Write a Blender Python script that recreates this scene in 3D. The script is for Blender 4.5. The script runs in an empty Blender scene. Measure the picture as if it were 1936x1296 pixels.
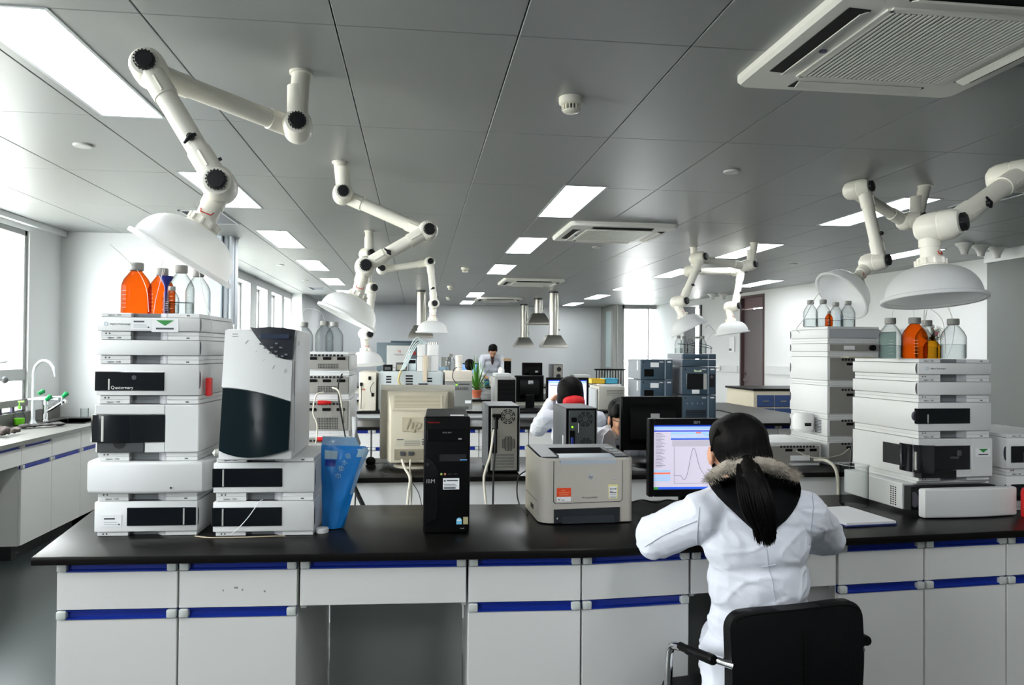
import bpy, bmesh, math, random
from mathutils import Vector, Matrix, noise
PI = math.pi
SC = bpy.context.scene
COL = SC.collection
random.seed(7)

# ------------------------------------------------------------ materials
def lin(c):
    c /= 255.0
    return c / 12.92 if c <= 0.04045 else ((c + 0.055) / 1.055) ** 2.4
def rgb(r, g, b):
    return (lin(r), lin(g), lin(b), 1.0)
_M = {}
def mat(name, col, rough=0.5, metal=0.0, spec=0.5, trans=0.0, ior=1.45, emit=None, es=1.0, bump=None, coat=0.0, alpha=None, sss=0.0, vary=None, aniso=None):
    if name in _M:
        return _M[name]
    m = bpy.data.materials.new(name); m.use_nodes = True
    nt = m.node_tree; b = nt.nodes['Principled BSDF']
    b.inputs['Base Color'].default_value = col
    b.inputs['Roughness'].default_value = rough
    b.inputs['Metallic'].default_value = metal
    b.inputs['Specular IOR Level'].default_value = spec
    b.inputs['Transmission Weight'].default_value = trans
    b.inputs['IOR'].default_value = ior
    b.inputs['Coat Weight'].default_value = coat
    if sss:
        b.inputs['Subsurface Weight'].default_value = sss
        b.inputs['Subsurface Radius'].default_value = (0.02, 0.008, 0.004)
    if emit:
        b.inputs['Emission Color'].default_value = emit
        b.inputs['Emission Strength'].default_value = es
    if alpha is not None:
        b.inputs['Alpha'].default_value = alpha
    if bump or vary:
        tc = nt.nodes.new('ShaderNodeTexCoord')
        mp = nt.nodes.new('ShaderNodeMapping')
        nt.links.new(tc.outputs['Object'], mp.inputs['Vector'])
    if bump:
        scale, strength, stretch = bump
        mp.inputs['Scale'].default_value = stretch
        nz = nt.nodes.new('ShaderNodeTexNoise'); nz.inputs['Scale'].default_value = scale
        nz.inputs['Detail'].default_value = 4
        nt.links.new(mp.outputs['Vector'], nz.inputs['Vector'])
        bp = nt.nodes.new('ShaderNodeBump'); bp.inputs['Strength'].default_value = strength
        bp.inputs['Distance'].default_value = 0.01
        nt.links.new(nz.outputs['Fac'], bp.inputs['Height'])
        nt.links.new(bp.outputs['Normal'], b.inputs['Normal'])
    if vary:
        scale, amt = vary
        nz2 = nt.nodes.new('ShaderNodeTexNoise'); nz2.inputs['Scale'].default_value = scale
        nz2.inputs['Detail'].default_value = 5
        nt.links.new(tc.outputs['Object'], nz2.inputs['Vector'])
        mx = nt.nodes.new('ShaderNodeMix'); mx.data_type = 'RGBA'
        mx.inputs[6].default_value = [c * (1 - amt) for c in col[:3]] + [1]
        mx.inputs[7].default_value = [min(1, c * (1 + amt)) for c in col[:3]] + [1]
        nt.links.new(nz2.outputs['Fac'], mx.inputs[0])
        nt.links.new(mx.outputs[2], b.inputs['Base Color'])
    _M[name] = m
    return m

WALL = mat('wall_paint', rgb(226, 228, 228), 0.7, vary=(3, 0.02))
WALLSHADE = mat('shaded_wall_tone', rgb(106, 110, 108), 0.7, vary=(3, 0.02))  # grey stands in for shade on the unlit near right wall
CEIL = mat('aluminium_panel', rgb(158, 161, 161), 0.4, metal=0.25, spec=0.4, bump=(6, 0.02, (1, 0.12, 1)))
DARK = mat('dark_gap', rgb(22, 23, 24), 0.9)
FLOOR = mat('floor_epoxy', rgb(46, 54, 53), 0.3, vary=(1.5, 0.08))
TOP = mat('worktop_black', rgb(19, 18, 17), 0.32, spec=0.15, vary=(40, 0.12))
CAB = mat('cabinet_white', rgb(214, 214, 211), 0.42, vary=(2, 0.015))
CABIN = mat('cabinet_inner_grey', rgb(186, 190, 188), 0.6)
BLUE = mat('rail_blue', rgb(14, 42, 140), 0.4)
ENDCAP = mat('rail_endcap', rgb(192, 196, 192), 0.45)
PLINTH = mat('plinth_black', rgb(26, 26, 27), 0.6)
LCW = mat('instrument_white', rgb(219, 220, 219), 0.42)
LCG = mat('instrument_pale_grey', rgb(176, 180, 184), 0.45)  # pale grey for seams, marks, a side cover and a rear panel
LCR = mat('instrument_recess', rgb(120, 124, 128), 0.5)
LCB = mat('instrument_back', rgb(150, 148, 142), 0.5, metal=0.2)
GAP = mat('seam_black', rgb(18, 18, 22), 0.7)
WIN = mat('smoked_window', rgb(13, 17, 22), 0.08, spec=0.6, coat=0.3)
WINT = mat('smoked_door_tint', rgb(20, 32, 36), 0.12, spec=0.14)
STRIPE = mat('silver_stripe', rgb(196, 196, 190), 0.35, metal=0.3)
LATCH = mat('latch_dark', rgb(48, 46, 58), 0.45)
BEIGE = mat('beige_plastic', rgb(206, 198, 176), 0.5, vary=(6, 0.03))
BEIGE2 = mat('beige_grey_plastic', rgb(190, 186, 172), 0.5)
IVORY = mat('ivory_enamel', rgb(247, 244, 232), 0.38, coat=0.15)
KNOB = mat('black_knob', rgb(18, 18, 22), 0.45)
def thin_glass(name, tint=(1, 1, 1, 1), amount=0.08, edge=0.06):
    m = bpy.data.materials.new(name); m.use_nodes = True; nt = m.node_tree; nt.nodes.clear()
    out = nt.nodes.new('ShaderNodeOutputMaterial'); mx = nt.nodes.new('ShaderNodeMixShader')
    tr = nt.nodes.new('ShaderNodeBsdfTransparent'); tr.inputs['Color'].default_value = tint
    gl = nt.nodes.new('ShaderNodeBsdfGlossy'); gl.inputs['Roughness'].default_value = 0.02
    lw = nt.nodes.new('ShaderNodeLayerWeight'); lw.inputs['Blend'].default_value = amount
    geo = nt.nodes.new('ShaderNodeNewGeometry'); inv = nt.nodes.new('ShaderNodeMath'); inv.operation = 'SUBTRACT'; inv.inputs[0].default_value = 1.0
    mul = nt.nodes.new('ShaderNodeMath'); mul.operation = 'MULTIPLY'; half = nt.nodes.new('ShaderNodeMath'); half.operation = 'MULTIPLY'; half.inputs[1].default_value = 0.75
    nt.links.new(geo.outputs['Backfacing'], inv.inputs[1]); nt.links.new(lw.outputs['Fresnel'], mul.inputs[0]); nt.links.new(inv.outputs[0], mul.inputs[1])
    fc = nt.nodes.new('ShaderNodeMath'); fc.operation = 'POWER'; fc.inputs[1].default_value = 2.2
    mc = nt.nodes.new('ShaderNodeMix'); mc.data_type = 'RGBA'; mc.inputs[6].default_value = tint; mc.inputs[7].default_value = [c * edge for c in tint[:3]] + [1]  # tint darkens towards silhouettes, painting in the dark outlines of refraction
    lf = nt.nodes.new('ShaderNodeLayerWeight'); lf.inputs['Blend'].default_value = 0.5
    nt.links.new(lf.outputs['Facing'], fc.inputs[0]); nt.links.new(fc.outputs[0], mc.inputs[0]); nt.links.new(mc.outputs[2], tr.inputs['Color'])
    nt.links.new(mul.outputs[0], half.inputs[0]); nt.links.new(half.outputs[0], mx.inputs[0]); nt.links.new(tr.outputs[0], mx.inputs[1]); nt.links.new(gl.outputs[0], mx.inputs[2])
    nt.links.new(mx.outputs[0], out.inputs['Surface']); return m
def milky(name, col, w=0.35, rough=0.35):
    m = bpy.data.materials.new(name); m.use_nodes = True; nt = m.node_tree; b = nt.nodes['Principled BSDF']; out = nt.nodes['Material Output']
    b.inputs['Base Color'].default_value = col; b.inputs['Roughness'].default_value = rough
    tl = nt.nodes.new('ShaderNodeBsdfTranslucent'); tl.inputs['Color'].default_value = col
    mx = nt.nodes.new('ShaderNodeMixShader'); mx.inputs[0].default_value = w
    nt.links.new(b.outputs[0], mx.inputs[1]); nt.links.new(tl.outputs[0], mx.inputs[2]); nt.links.new(mx.outputs[0], out.inputs['Surface'])
    return m
DOME = milky('milky_dome', rgb(247, 248, 248), 0.5)
STEEL = mat('brushed_steel', rgb(186, 184, 176), 0.3, metal=1.0, bump=(30, 0.05, (1, 1, 0.1)))
CHROME = mat('chrome', rgb(225, 225, 225), 0.08, metal=1.0)
ALU = mat('window_aluminium', rgb(158, 160, 158), 0.4, metal=0.5)
BLK = mat('black_plastic', rgb(12, 12, 13), 0.38, spec=0.14)
BLK2 = mat('black_plastic_matte', rgb(12, 12, 12), 0.5, spec=0.12)
DGREY = mat('dark_grey_metal', rgb(86, 88, 90), 0.45, metal=0.3)
MGREY = mat('mid_grey_plastic', rgb(136, 138, 136), 0.5)
LGREY = mat('light_grey_plastic', rgb(186, 188, 188), 0.5)
GALV = mat('galvanised_back', rgb(166, 164, 156), 0.4, metal=0.6, vary=(20, 0.05))
SLATE = mat('slate_blue_grey', rgb(62, 80, 94), 0.42)
SLATE2 = mat('slate_side_grey', rgb(126, 130, 136), 0.45)
WHITE = mat('white_paper', rgb(238, 239, 240), 0.75)
WHITEP = mat('white_plastic', rgb(232, 232, 230), 0.42)
RED = mat('red_plastic', rgb(200, 26, 28), 0.4)
ORANGE = mat('orange_sticker', rgb(236, 76, 28), 0.5)
YELLOW = mat('yellow_plastic', rgb(226, 186, 52), 0.5)
YPAPER = mat('yellow_label', rgb(226, 218, 150), 0.6)
GREEN = mat('green_plastic', rgb(0, 132, 70), 0.35)
GREENS = mat('green_sticker', rgb(44, 138, 62), 0.5)
CYAN = mat('cyan_plastic', rgb(86, 176, 206), 0.45)
LEDG = mat('green_led', rgb(120, 230, 40), 0.4, emit=rgb(150, 255, 40), es=1.2)
GLASS = thin_glass('clear_glass', (0.88, 0.9, 0.9, 1), 0.1)
AMBER = thin_glass('amber_glass', (0.84, 0.3, 0.06, 1), 0.12, 0.3)
WATER = thin_glass('clear_liquid', (0.93, 0.95, 0.95, 1), 0.05)
CAPG = mat('bottle_cap_grey', rgb(146, 146, 142), 0.5)
TUBING = mat('tubing', rgb(226, 228, 226), 0.3)
CABLEW = mat('cable_cream', rgb(212, 206, 190), 0.5)
CABLEB = mat('cable_black', rgb(20, 20, 20), 0.5)
SKIN = mat('skin', rgb(214, 160, 130), 0.5, sss=0.08)
HAIR = mat('black_hair', rgb(11, 9, 9), 0.58, spec=0.12, bump=(90, 0.3, (1, 1, 0.04)))
COAT = mat('white_cotton', rgb(218, 221, 230), 0.85, spec=0.2, bump=(260, 0.08, (1, 1, 1)))
PLANT = mat('leaf_green', rgb(74, 128, 44), 0.45)
POT = mat('terracotta', rgb(170, 88, 60), 0.7)
DOOR = mat('door_brown_grey', rgb(104, 96, 98), 0.4)
DOORF = mat('door_frame_brown', rgb(72, 52, 54), 0.45)
PIPEB = mat('column_pale_blue', rgb(196, 206, 216), 0.5)
BAGB = mat('blue_film', rgb(20, 118, 196), 0.28, spec=0.6, bump=(14, 0.35, (1, 1, 0.6)))
BAGC = milky('clear_film', rgb(150, 186, 216), 0.3, 0.15)
SEAT = mat('black_leather', rgb(11, 11, 12), 0.5, spec=0.2, bump=(120, 0.1, (1, 1, 1)))

# ------------------------------------------------------------ mesh builder
class MB:
    """Collects shapes; obj() links them as ONE mesh object."""
    def __init__(s, m=None):
        s.v = []; s.f = []; s.fm = []; s.mats = []; s.M = Matrix()
        s.cur = m
    def use(s, m):
        s.cur = m; return s
    def _mi(s):
        if s.cur not in s.mats: s.mats.append(s.cur)
        return s.mats.index(s.cur)
    def add(s, vs, fs):
        o = len(s.v); mi = s._mi()
        M = s.M
        s.v.extend([M @ Vector(p) for p in vs])
        for f in fs:
            s.f.append([o + i for i in f]); s.fm.append(mi)
        return s
    def box(s, x0, x1, y0, y1, z0, z1, b=0.0, seg=1):
        if x0 > x1: x0, x1 = x1, x0
        if y0 > y1: y0, y1 = y1, y0
        if z0 > z1: z0, z1 = z1, z0
        if b <= 0:
            vs = [(x, y, z) for z in (z0, z1) for y in (y0, y1) for x in (x0, x1)]
            return s.add(vs, [(0, 2, 3, 1), (4, 5, 7, 6), (0, 1, 5, 4), (2, 6, 7, 3), (0, 4, 6, 2), (1, 3, 7, 5)])
        b = min(b, 0.49 * min(x1 - x0, y1 - y0, z1 - z0))
        bm = bmesh.new()
        bmesh.ops.create_cube(bm, size=1.0)
        for v in bm.verts:
            v.co = Vector((x0 + (v.co.x + .5) * (x1 - x0), y0 + (v.co.y + .5) * (y1 - y0), z0 + (v.co.z + .5) * (z1 - z0)))
        bmesh.ops.bevel(bm, geom=list(bm.edges), offset=b, segments=seg, affect='EDGES', profile=0.5)
        return s.bm(bm)
    def bm(s, bm):
        bm.verts.index_update()
        s.add([v.co.copy() for v in bm.verts], [[v.index for v in f.verts] for f in bm.faces])
        bm.free(); return s
    def cyl(s, p0, p1, r0, r1=None, n=24, cap=True):
        r1 = r0 if r1 is None else r1
        p0, p1 = Vector(p0), Vector(p1)
        q = (p1 - p0).to_track_quat('Z', 'Y')
        vs = []
        for p, r in ((p0, r0), (p1, r1)):
            for i in range(n):
                a = 2 * PI * i / n
                vs.append(p + q @ Vector((r * math.cos(a), r * math.sin(a), 0)))
        fs = [(i, (i + 1) % n, n + (i + 1) % n, n + i) for i in range(n)]
        if cap: fs += [tuple(range(n))[::-1], tuple(range(n, 2 * n))]
        return s.add(vs, fs)
    def lathe(s, prof, c=(0, 0, 0), n=32, axis=(0, 0, 1), closed=False, cap=True):
        q = Vector(axis).normalized().to_track_quat('Z', 'Y'); c = Vector(c)
        vs = []; fs = []
        k = len(prof)
        for i in range(n):
            a = 2 * PI * i / n
            for r, z in prof:
                vs.append(c + q @ Vector((r * math.cos(a), r * math.sin(a), z)))
        for i in range(n):
            j = (i + 1) % n
            for t in range(k if closed else k - 1):
                u = (t + 1) % k
                fs.append((i * k + t, j * k + t, j * k + u, i * k + u))
        if not closed and cap:
            if prof[0][0] > 1e-5: fs.append([i * k for i in range(n)][::-1])
            if prof[-1][0] > 1e-5: fs.append([i * k + k - 1 for i in range(n)])
        return s.add(vs, fs)
    def ball(s, c, r, n=20, m=12):
        r = (r, r, r) if not hasattr(r, '__len__') else r
        c = Vector(c); vs = [c + Vector((0, 0, -r[2]))]; fs = []
        for j in range(1, m):
            t = -PI / 2 + PI * j / m
            for i in range(n):
                a = 2 * PI * i / n
                vs.append(c + Vector((r[0] * math.cos(t) * math.cos(a), r[1] * math.cos(t) * math.sin(a), r[2] * math.sin(t))))
        vs.append(c + Vector((0, 0, r[2])))
        for i in range(n):
            fs.append((0, 1 + (i + 1) % n, 1 + i))
            for j in range(m - 2):
                a = 1 + j * n + i; b = 1 + j * n + (i + 1) % n
                fs.append((a, b, b + n, a + n))
            fs.append((1 + (m - 2) * n + i, 1 + (m - 2) * n + (i + 1) % n, len(vs) - 1))
        return s.add(vs, fs)
    def capsule(s, p0, p1, r0, r1, n=16):
        s.cyl(p0, p1, r0, r1, n); s.ball(p0, r0, n, 10); return s.ball(p1, r1, n, 10)
    def tube(s, pts, r, n=8, smooth=0, cap=True):
        pts = [Vector(p) for p in pts]
        if smooth: pts = spline(pts, smooth)
        k = len(pts)
        rs = r if hasattr(r, '__len__') else [r] * k
        if len(rs) != k:
            rs = [rs[0] + (rs[-1] - rs[0]) * i / (k - 1) if len(rs) == 2 else rs[int(i * (len(rs) - 1) / (k - 1))] for i in range(k)]
        t0 = (pts[1] - pts[0]).normalized()
        nrm = t0.orthogonal().normalized()
        vs = []
        for i, p in enumerate(pts):
            t = (pts[min(i + 1, k - 1)] - pts[max(i - 1, 0)])
            t = t.normalized() if t.length > 1e-9 else t0
            nrm = (nrm - t * nrm.dot(t))
            nrm = nrm.normalized() if nrm.length > 1e-6 else t.orthogonal().normalized()
            bn = t.cross(nrm)
            for j in range(n):
                a = 2 * PI * j / n
                vs.append(p + (nrm * math.cos(a) + bn * math.sin(a)) * rs[i])
        fs = [(i * n + j, i * n + (j + 1) % n, (i + 1) * n + (j + 1) % n, (i + 1) * n + j) for i in range(k - 1) for j in range(n)]
        if cap: fs += [tuple(range(n))[::-1], tuple(range((k - 1) * n, k * n))]
        return s.add(vs, fs)
    def prism(s, poly, y0, y1):
        """poly of (x, z) points, counter-clockwise seen from -y; from y0 (front) to y1."""
        n = len(poly)
        vs = [(x, y0, z) for x, z in poly] + [(x, y1, z) for x, z in poly]
        fs = [tuple(range(n)), tuple(range(n, 2 * n))[::-1]] + [(i, n + i, n + (i + 1) % n, (i + 1) % n) for i in range(n)]
        return s.add(vs, fs)
    def prismz(s, poly, z0, z1):
        n = len(poly)
        vs = [(x, y, z0) for x, y in poly] + [(x, y, z1) for x, y in poly]
        fs = [tuple(range(n))[::-1], tuple(range(n, 2 * n))] + [(i, (i + 1) % n, n + (i + 1) % n, n + i) for i in range(n)]
        return s.add(vs, fs)
    def prismx(s, poly, x0, x1):
        n = len(poly)
        vs = [(x0, y, z) for y, z in poly] + [(x1, y, z) for y, z in poly]
        fs = [tuple(range(n))[::-1], tuple(range(n, 2 * n))] + [(i, (i + 1) % n, n + (i + 1) % n, n + i) for i in range(n)]
        return s.add(vs, fs)
    def text(s, txt, x, y, z, size, align='LEFT', depth=0.0006, up=False, M=None):
        """Lettering standing on the plane y, readable from -y."""
        cu = bpy.data.curves.new('lettering', 'FONT')
        cu.body = txt; cu.size = size; cu.align_x = align; cu.extrude = depth / 2; cu.resolution_u = 2
        ob = bpy.data.objects.new('lettering', cu)
        me = ob.to_mesh()
        T = Matrix.Translation((x, y, z)) @ (M or Matrix()) @ Matrix.Rotation(PI / 2, 4, 'X')
        s.add([T @ v.co for v in me.vertices], [list(p.vertices) for p in me.polygons])
        ob.to_mesh_clear(); bpy.data.objects.remove(ob); bpy.data.curves.remove(cu)
        return s
    def obj(s, name, parent=None, label=None, angle=35, world=False):
        me = bpy.data.meshes.new(name)
        vs = s.v
        if world and parent is not None:
            inv = parent_matrix(parent).inverted(); vs = [inv @ p for p in vs]
        me.from_pydata([tuple(p) for p in vs], [], s.f)
        for m in s.mats: me.materials.append(m)
        for p, mi in zip(me.polygons, s.fm): p.material_index = mi
        fix_normals(me)
        me.polygons.foreach_set('use_smooth', [True] * len(me.polygons))
        me.set_sharp_from_angle(angle=math.radians(angle))
        o = bpy.data.objects.new(name, me); COL.objects.link(o)
        if parent is not None: o.parent = parent
        if label: o['label'] = label
        return o
def fix_normals(me):
    bm = bmesh.new(); bm.from_mesh(me)
    bmesh.ops.recalc_face_normals(bm, faces=bm.faces[:])
    bm.to_mesh(me); bm.free(); me.update()
def parent_matrix(o):
    M = o.matrix_basis.copy()
    while o.parent is not None:
        o = o.parent; M = o.matrix_basis @ M
    return M
def spline(pts, k):
    """Catmull-Rom through the points, k steps each."""
    out = []
    P = [pts[0] * 2 - pts[1]] + list(pts) + [pts[-1] * 2 - pts[-2]]
    for i in range(1, len(P) - 2):
        a, b, c, d = P[i - 1], P[i], P[i + 1], P[i + 2]
        for j in range(k):
            t = j / k
            out.append(0.5 * ((2 * b) + (c - a) * t + (2 * a - 5 * b + 4 * c - d) * t * t + (3 * b - a - 3 * c + d) * t ** 3))
    out.append(P[-2]); return out
def arc(cx, cy, r, a0, a1, n):
    return [(cx + r * math.cos(math.radians(a0 + (a1 - a0) * i / n)), cy + r * math.sin(math.radians(a0 + (a1 - a0) * i / n))) for i in range(n + 1)]

# ------------------------------------------------------------ things
def tag(o, label, cat, group=None, kind=None):
    o['label'] = label
    if cat: o['category'] = cat
    if group: o['group'] = group
    if kind: o['kind'] = kind
    return o
def thing(name, label, cat, loc=(0, 0, 0), rz=0.0, group=None):
    o = bpy.data.objects.new(name, None); COL.objects.link(o)
    o.location = loc; o.rotation_euler = (0, 0, rz); o.empty_display_size = 0.05
    return tag(o, label, cat, group)
def struct(name, mb, label=None, angle=35):
    o = mb.obj(name, angle=angle); o['kind'] = 'structure'
    if label: o['label'] = label
    return o
def dup(root, loc, rz=None, label=None, group=None):
    r = root.copy(); COL.objects.link(r); r.location = loc
    if rz is not None: r.rotation_euler = (0, 0, rz)
    if label: r['label'] = label
    if group: r['group'] = group
    for ch in list(root.children):
        c = ch.copy(); COL.objects.link(c); c.parent = r
        for g in ch.children:
            d = g.copy(); COL.objects.link(d); d.parent = c
    return r

# ------------------------------------------------------------ where a line of sight from the photographer's place meets the plane y = Y
_yaw, _pit, _rol = math.radians(7.0808), math.radians(0.7279), 0.008
_fw = Vector((math.sin(_yaw) * math.cos(_pit), math.cos(_yaw) * math.cos(_pit), math.sin(_pit)))
_r0 = Vector((math.cos(_yaw), -math.sin(_yaw), 0)); _u0 = _r0.cross(_fw)
_rr = _r0 * math.cos(_rol) + _u0 * math.sin(_rol); _uu = _u0 * math.cos(_rol) - _r0 * math.sin(_rol)
def at(px, py, Y):
    d = _fw + _rr * ((px - 968) / 1440.0) + _uu * ((648 - py) / 1440.0)
    t = Y / d.y
    return Vector((d.x * t, Y, 1.5 + d.z * t))
def ax(px, Y): return at(px, 660, Y).x
def az(px, py, Y): return at(px, py, Y).z
# ============================================================ the setting
CE = 2.62
XL, XL2 = -3.39, -2.48
# floor
b = MB(FLOOR); b.box(-3.6, 6.9, -4.6, 7.93, -0.05, 0.0); b.box(-2.78, 6.9, 7.93, 18.7, -0.05, 0.0); struct('floor', b)
# ceiling: aluminium tray panels with open seams, a dark void above
b = MB(DARK); b.box(-3.6, 7.2, -4.6, 7.93, CE + 0.03, CE + 0.06); b.box(-2.7, 7.2, 7.93, 18.7, CE + 0.03, CE + 0.06)
b.use(CEIL)
px, py = 0.636, 1.193
i0 = -5
for i in range(-6, 11):
    for j in range(-6, 14):
        x0 = 0.345 + i * px; y0 = 2.66 + j * py
        x1, y1 = x0 + px, y0 + py
        if x1 > 7.15 or y0 > 18.5: continue
        if y0 > 7.6 and x1 < -2.3: continue
        if y1 > 8.0 and x1 < -2.3: y1 = 7.93
        x0 = max(x0, -2.6 if y0 > 7.6 else -3.45)
        b.box(x0 + 0.0022, x1 - 0.0022, y0 + 0.0012, min(y1 - 0.0012, 18.6), CE, CE + 0.025, 0.0025)
struct('ceiling', b)
# cornice strip along the windows
b = MB(WALL); b.box(XL - 0.02, XL + 0.05, -4.5, 7.75, CE - 0.05, CE + 0.001, 0.004); struct('trim_1', b)

def wall_open(name, axis, pos, th, a0, a1, z0, z1, holes, m=WALL):
    """Wall with rectangular openings: axis 'x' = plane x=pos running along y; holes (a0,a1,z0,z1)."""
    b = MB(m)
    def put(u0, u1, w0, w1):
        if u1 - u0 < 1e-4 or w1 - w0 < 1e-4: return
        if axis == 'x': b.box(pos, pos + th, u0, u1, w0, w1)
        else: b.box(u0, u1, pos, pos + th, w0, w1)
    cur = a0
    for h in sorted(holes):
        put(cur, h[0], z0, z1); put(h[0], h[1], z0, h[2]); put(h[0], h[1], h[3], z1); cur = h[1]
    put(cur, a1, z0, z1)
    return struct(name, b)

def window(name, y0, y1, x, z0, z1, mull, rail=None, depth=0.06):
    """Aluminium window frame in an x = const wall, with glass panes."""
    b = MB(ALU); w = 0.045
    b.box(x - depth, x, y0, y1, z0, z0 + w, 0.004); b.box(x - depth, x, y0, y1, z1 - w, z1, 0.004)
    for y in [y0 + w / 2] + list(mull) + [y1 - w / 2]:
        b.box(x - depth, x, y - w / 2, y + w / 2, z0, z1, 0.004)
    if rail: b.box(x - depth, x + 0.006, y0, y1, rail - 0.05, rail + 0.05, 0.004)
    b.use(WINGLASS); b.box(x - depth * 0.55, x - depth * 0.45, y0, y1, z0, z1)
    return struct(name, b)
WINGLASS = thin_glass('window_glass', (0.95, 0.97, 0.97, 1), 0.04, 0.9)

WINS_L = [(-1.6, -0.2), (1.6, 4.0), (4.35, 7.16)]
wall_open('wall_left', 'x', XL - 0.24, 0.24, -4.6, 7.75, 0, CE + 0.03, [(a, c, 0.92, 2.53) for a, c in WINS_L])
for k, (a, c) in enumerate(WINS_L):
    n = max(2, round((c - a) / 0.95))
    window('window_%d' % (k + 1), a, c, XL - 0.02, 0.92, 2.53, [a + (c - a) * i / n for i in range(1, n)], rail=1.27)
# safety rail with dark balusters outside the sash, behind the sink
b = MB(DARK)
b.use(mat('rail_painted', rgb(126, 122, 122), 0.5))
b.box(XL - 0.018, XL + 0.012, 4.36, 7.15, 1.0, 1.06, .004)
b.use(mat('baluster_dark', rgb(40, 34, 62), 0.5))
y = 4.5
while y < 7.1:
    b.box(XL - 0.015, XL + 0.005, y, y + 0.04, 0.94, 1.0); y += 0.2
struct('trim_2', b)
# cross wall stub with its service column
b = MB(WALL); b.box(XL - 0.2, -2.03, 7.75, 7.93, 0, CE + 0.02); struct('wall_stub', b)
b = MB(PIPEB); b.box(-2.03, -1.91, 7.74, 7.95, 0, CE + 0.02, 0.006)
b.use(mat('pipe_grey', rgb(168, 174, 180), 0.45))
b.cyl((-1.88, 7.8, 0), (-1.88, 7.8, CE + 0.02), 0.026); b.cyl((-1.83, 7.8, 0), (-1.83, 7.8, CE + 0.02), 0.024)
b.box(-1.91, -1.8, 7.83, 7.95, 0, CE + 0.02)
struct('trim_3', b)
# far left wall with three tall windows
WINS_F = [(8.3, 9.4), (9.62, 10.62), (10.93, 11.75), (12.2, 13.05), (13.42, 14.4), (14.66, 15.4)]
wall_open('wall_left_far', 'x', XL2 - 0.3, 0.3, 7.9, 15.45, 0, CE + 0.03, [(a, c, 0.9, 2.5) for a, c in WINS_F])
for k, (a, c) in enumerate(WINS_F):
    window('window_%d' % (k + 4), a, c, XL2 - 0.14, 0.9, 2.5, [])
b = MB(WALL); b.box(XL2 - 0.3, -2.27, 15.42, 15.6, 0, CE + 0.02); b.box(-2.37, -2.27, 15.6, 18.45, 0, CE + 0.02)
struct('wall_return', b)
# far wall
b = MB(mat('far_wall_paint', rgb(206, 209, 211), 0.7, vary=(3, 0.02))); b.box(-2.4, 4.55, 18.42, 18.62, 0, CE + 0.03); struct('wall_far', b)
# window bay in the far right corner
b = MB(ALU)
b.box(4.5, 4.56, 18.0, 18.42, 0, CE + 0.02); b.box(4.5, 4.6, 17.24, 17.42, 0, CE + 0.02)
b.box(4.5, 4.56, 17.42, 18.0, 0, 0.9); b.box(4.5, 4.56, 17.42, 18.0, 2.5, CE + 0.02); b.box(4.5, 4.56, 17.42, 18.0, 1.08, 1.16)
b.use(mat('frosted_pane', rgb(172, 190, 190), 0.3)); b.box(4.52, 4.54, 17.42, 18.0, 0.9, 2.5)
b.use(ALU); b.box(4.6, 4.72, 17.22, 17.32, 0, CE + 0.02, 0.006)
struct('window_11', b)
b = MB(ALU)
for x in (4.72, 5.96): b.box(x, x + 0.05, 17.24, 17.32, 0, CE + 0.02, 0.005)
b.box(4.72, 6.0, 17.24, 17.32, 2.53, CE + 0.02); b.box(4.72, 6.0, 17.24, 17.32, 0.0, 0.5)
b.box(5.33, 5.36, 17.25, 17.31, 0.5, 2.53)
b.use(WINGLASS); b.box(4.75, 5.97, 17.275, 17.285, 0.5, 2.53)
struct('window_12', b)
# right wall, slightly splayed: x = 6.5 - 0.1 (y - 7.6)
def rx(y): return 6.5 - 0.1 * (y - 7.6)
b = MB(WALL)
def rwall(y0, y1, z0, z1, off=0.0, th=0.2):
    b.prismz([(rx(y0) + off, y0), (rx(y0) + off + th, y0), (rx(y1) + off + th, y1), (rx(y1) + off, y1)][::-1], z0, z1)
rwall(7.4, 12.62, 0, CE + 0.03); rwall(12.62, 13.42, 2.56, CE + 0.03); rwall(13.42, 14.95, 0, CE + 0.03)
rwall(14.95, 15.75, 2.5, CE + 0.03); rwall(15.75, 17.5, 0, CE + 0.03)
struct('wall_right', b)
b = MB(mat('corridor_grey', rgb(120, 120, 122), 0.7)); rwall(14.8, 15.9, 0, CE, 0.6, 0.1); struct('wall_corridor', b)
# brown door with steel overpanel
b = MB(DOORF)
rwall(12.62, 12.66, 0, 2.56, -0.02, 0.24); rwall(13.38, 13.42, 0, 2.56, -0.02, 0.24); rwall(12.66, 13.38, 2.52, 2.56, -0.02, 0.24)
b.use(DOOR); rwall(12.66, 13.38, 0.01, 2.31, 0.05, 0.05)
b.use(mat('overpanel_brown', rgb(112, 92, 92), 0.4)); rwall(12.66, 13.38, 2.33, 2.52, 0.05, 0.05)
struct('door_1', b)
dh = MB(CHROME); xx = rx(13.3) + 0.05
dh.cyl((xx, 13.3, 1.14), (xx - 0.02, 13.3, 1.14), 0.026, n=16); dh.cyl((xx, 13.3, 1.03), (xx - 0.05, 13.3, 1.03), 0.024, n=16)
dh.box(xx - 0.06, xx - 0.04, 13.16, 13.31, 1.02, 1.04, 0.005)
bpy.data.objects['door_1']; dh.obj('door_handle', bpy.data.objects['door_1'])
b = MB(mat('dark_doorway', rgb(70, 72, 74), 0.6)); rwall(14.95, 15.02, 0, 2.5, -0.03, 0.24); rwall(15.68, 15.75, 0, 2.5, -0.03, 0.24)
struct('trim_4', b)
# dado conduit on the right wall with its socket
b = MB(mat('conduit_grey', rgb(214, 216, 216), 0.5)); rwall(7.9, 12.55, 1.16, 1.3, -0.03, 0.04); rwall(13.5, 14.9, 1.16, 1.28, -0.03, 0.04); struct('trim_5', b)
b = MB(PIPEB); rwall(10.5, 10.62, 0, CE + 0.02, -0.05, 0.06); struct('trim_6', b)
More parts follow.
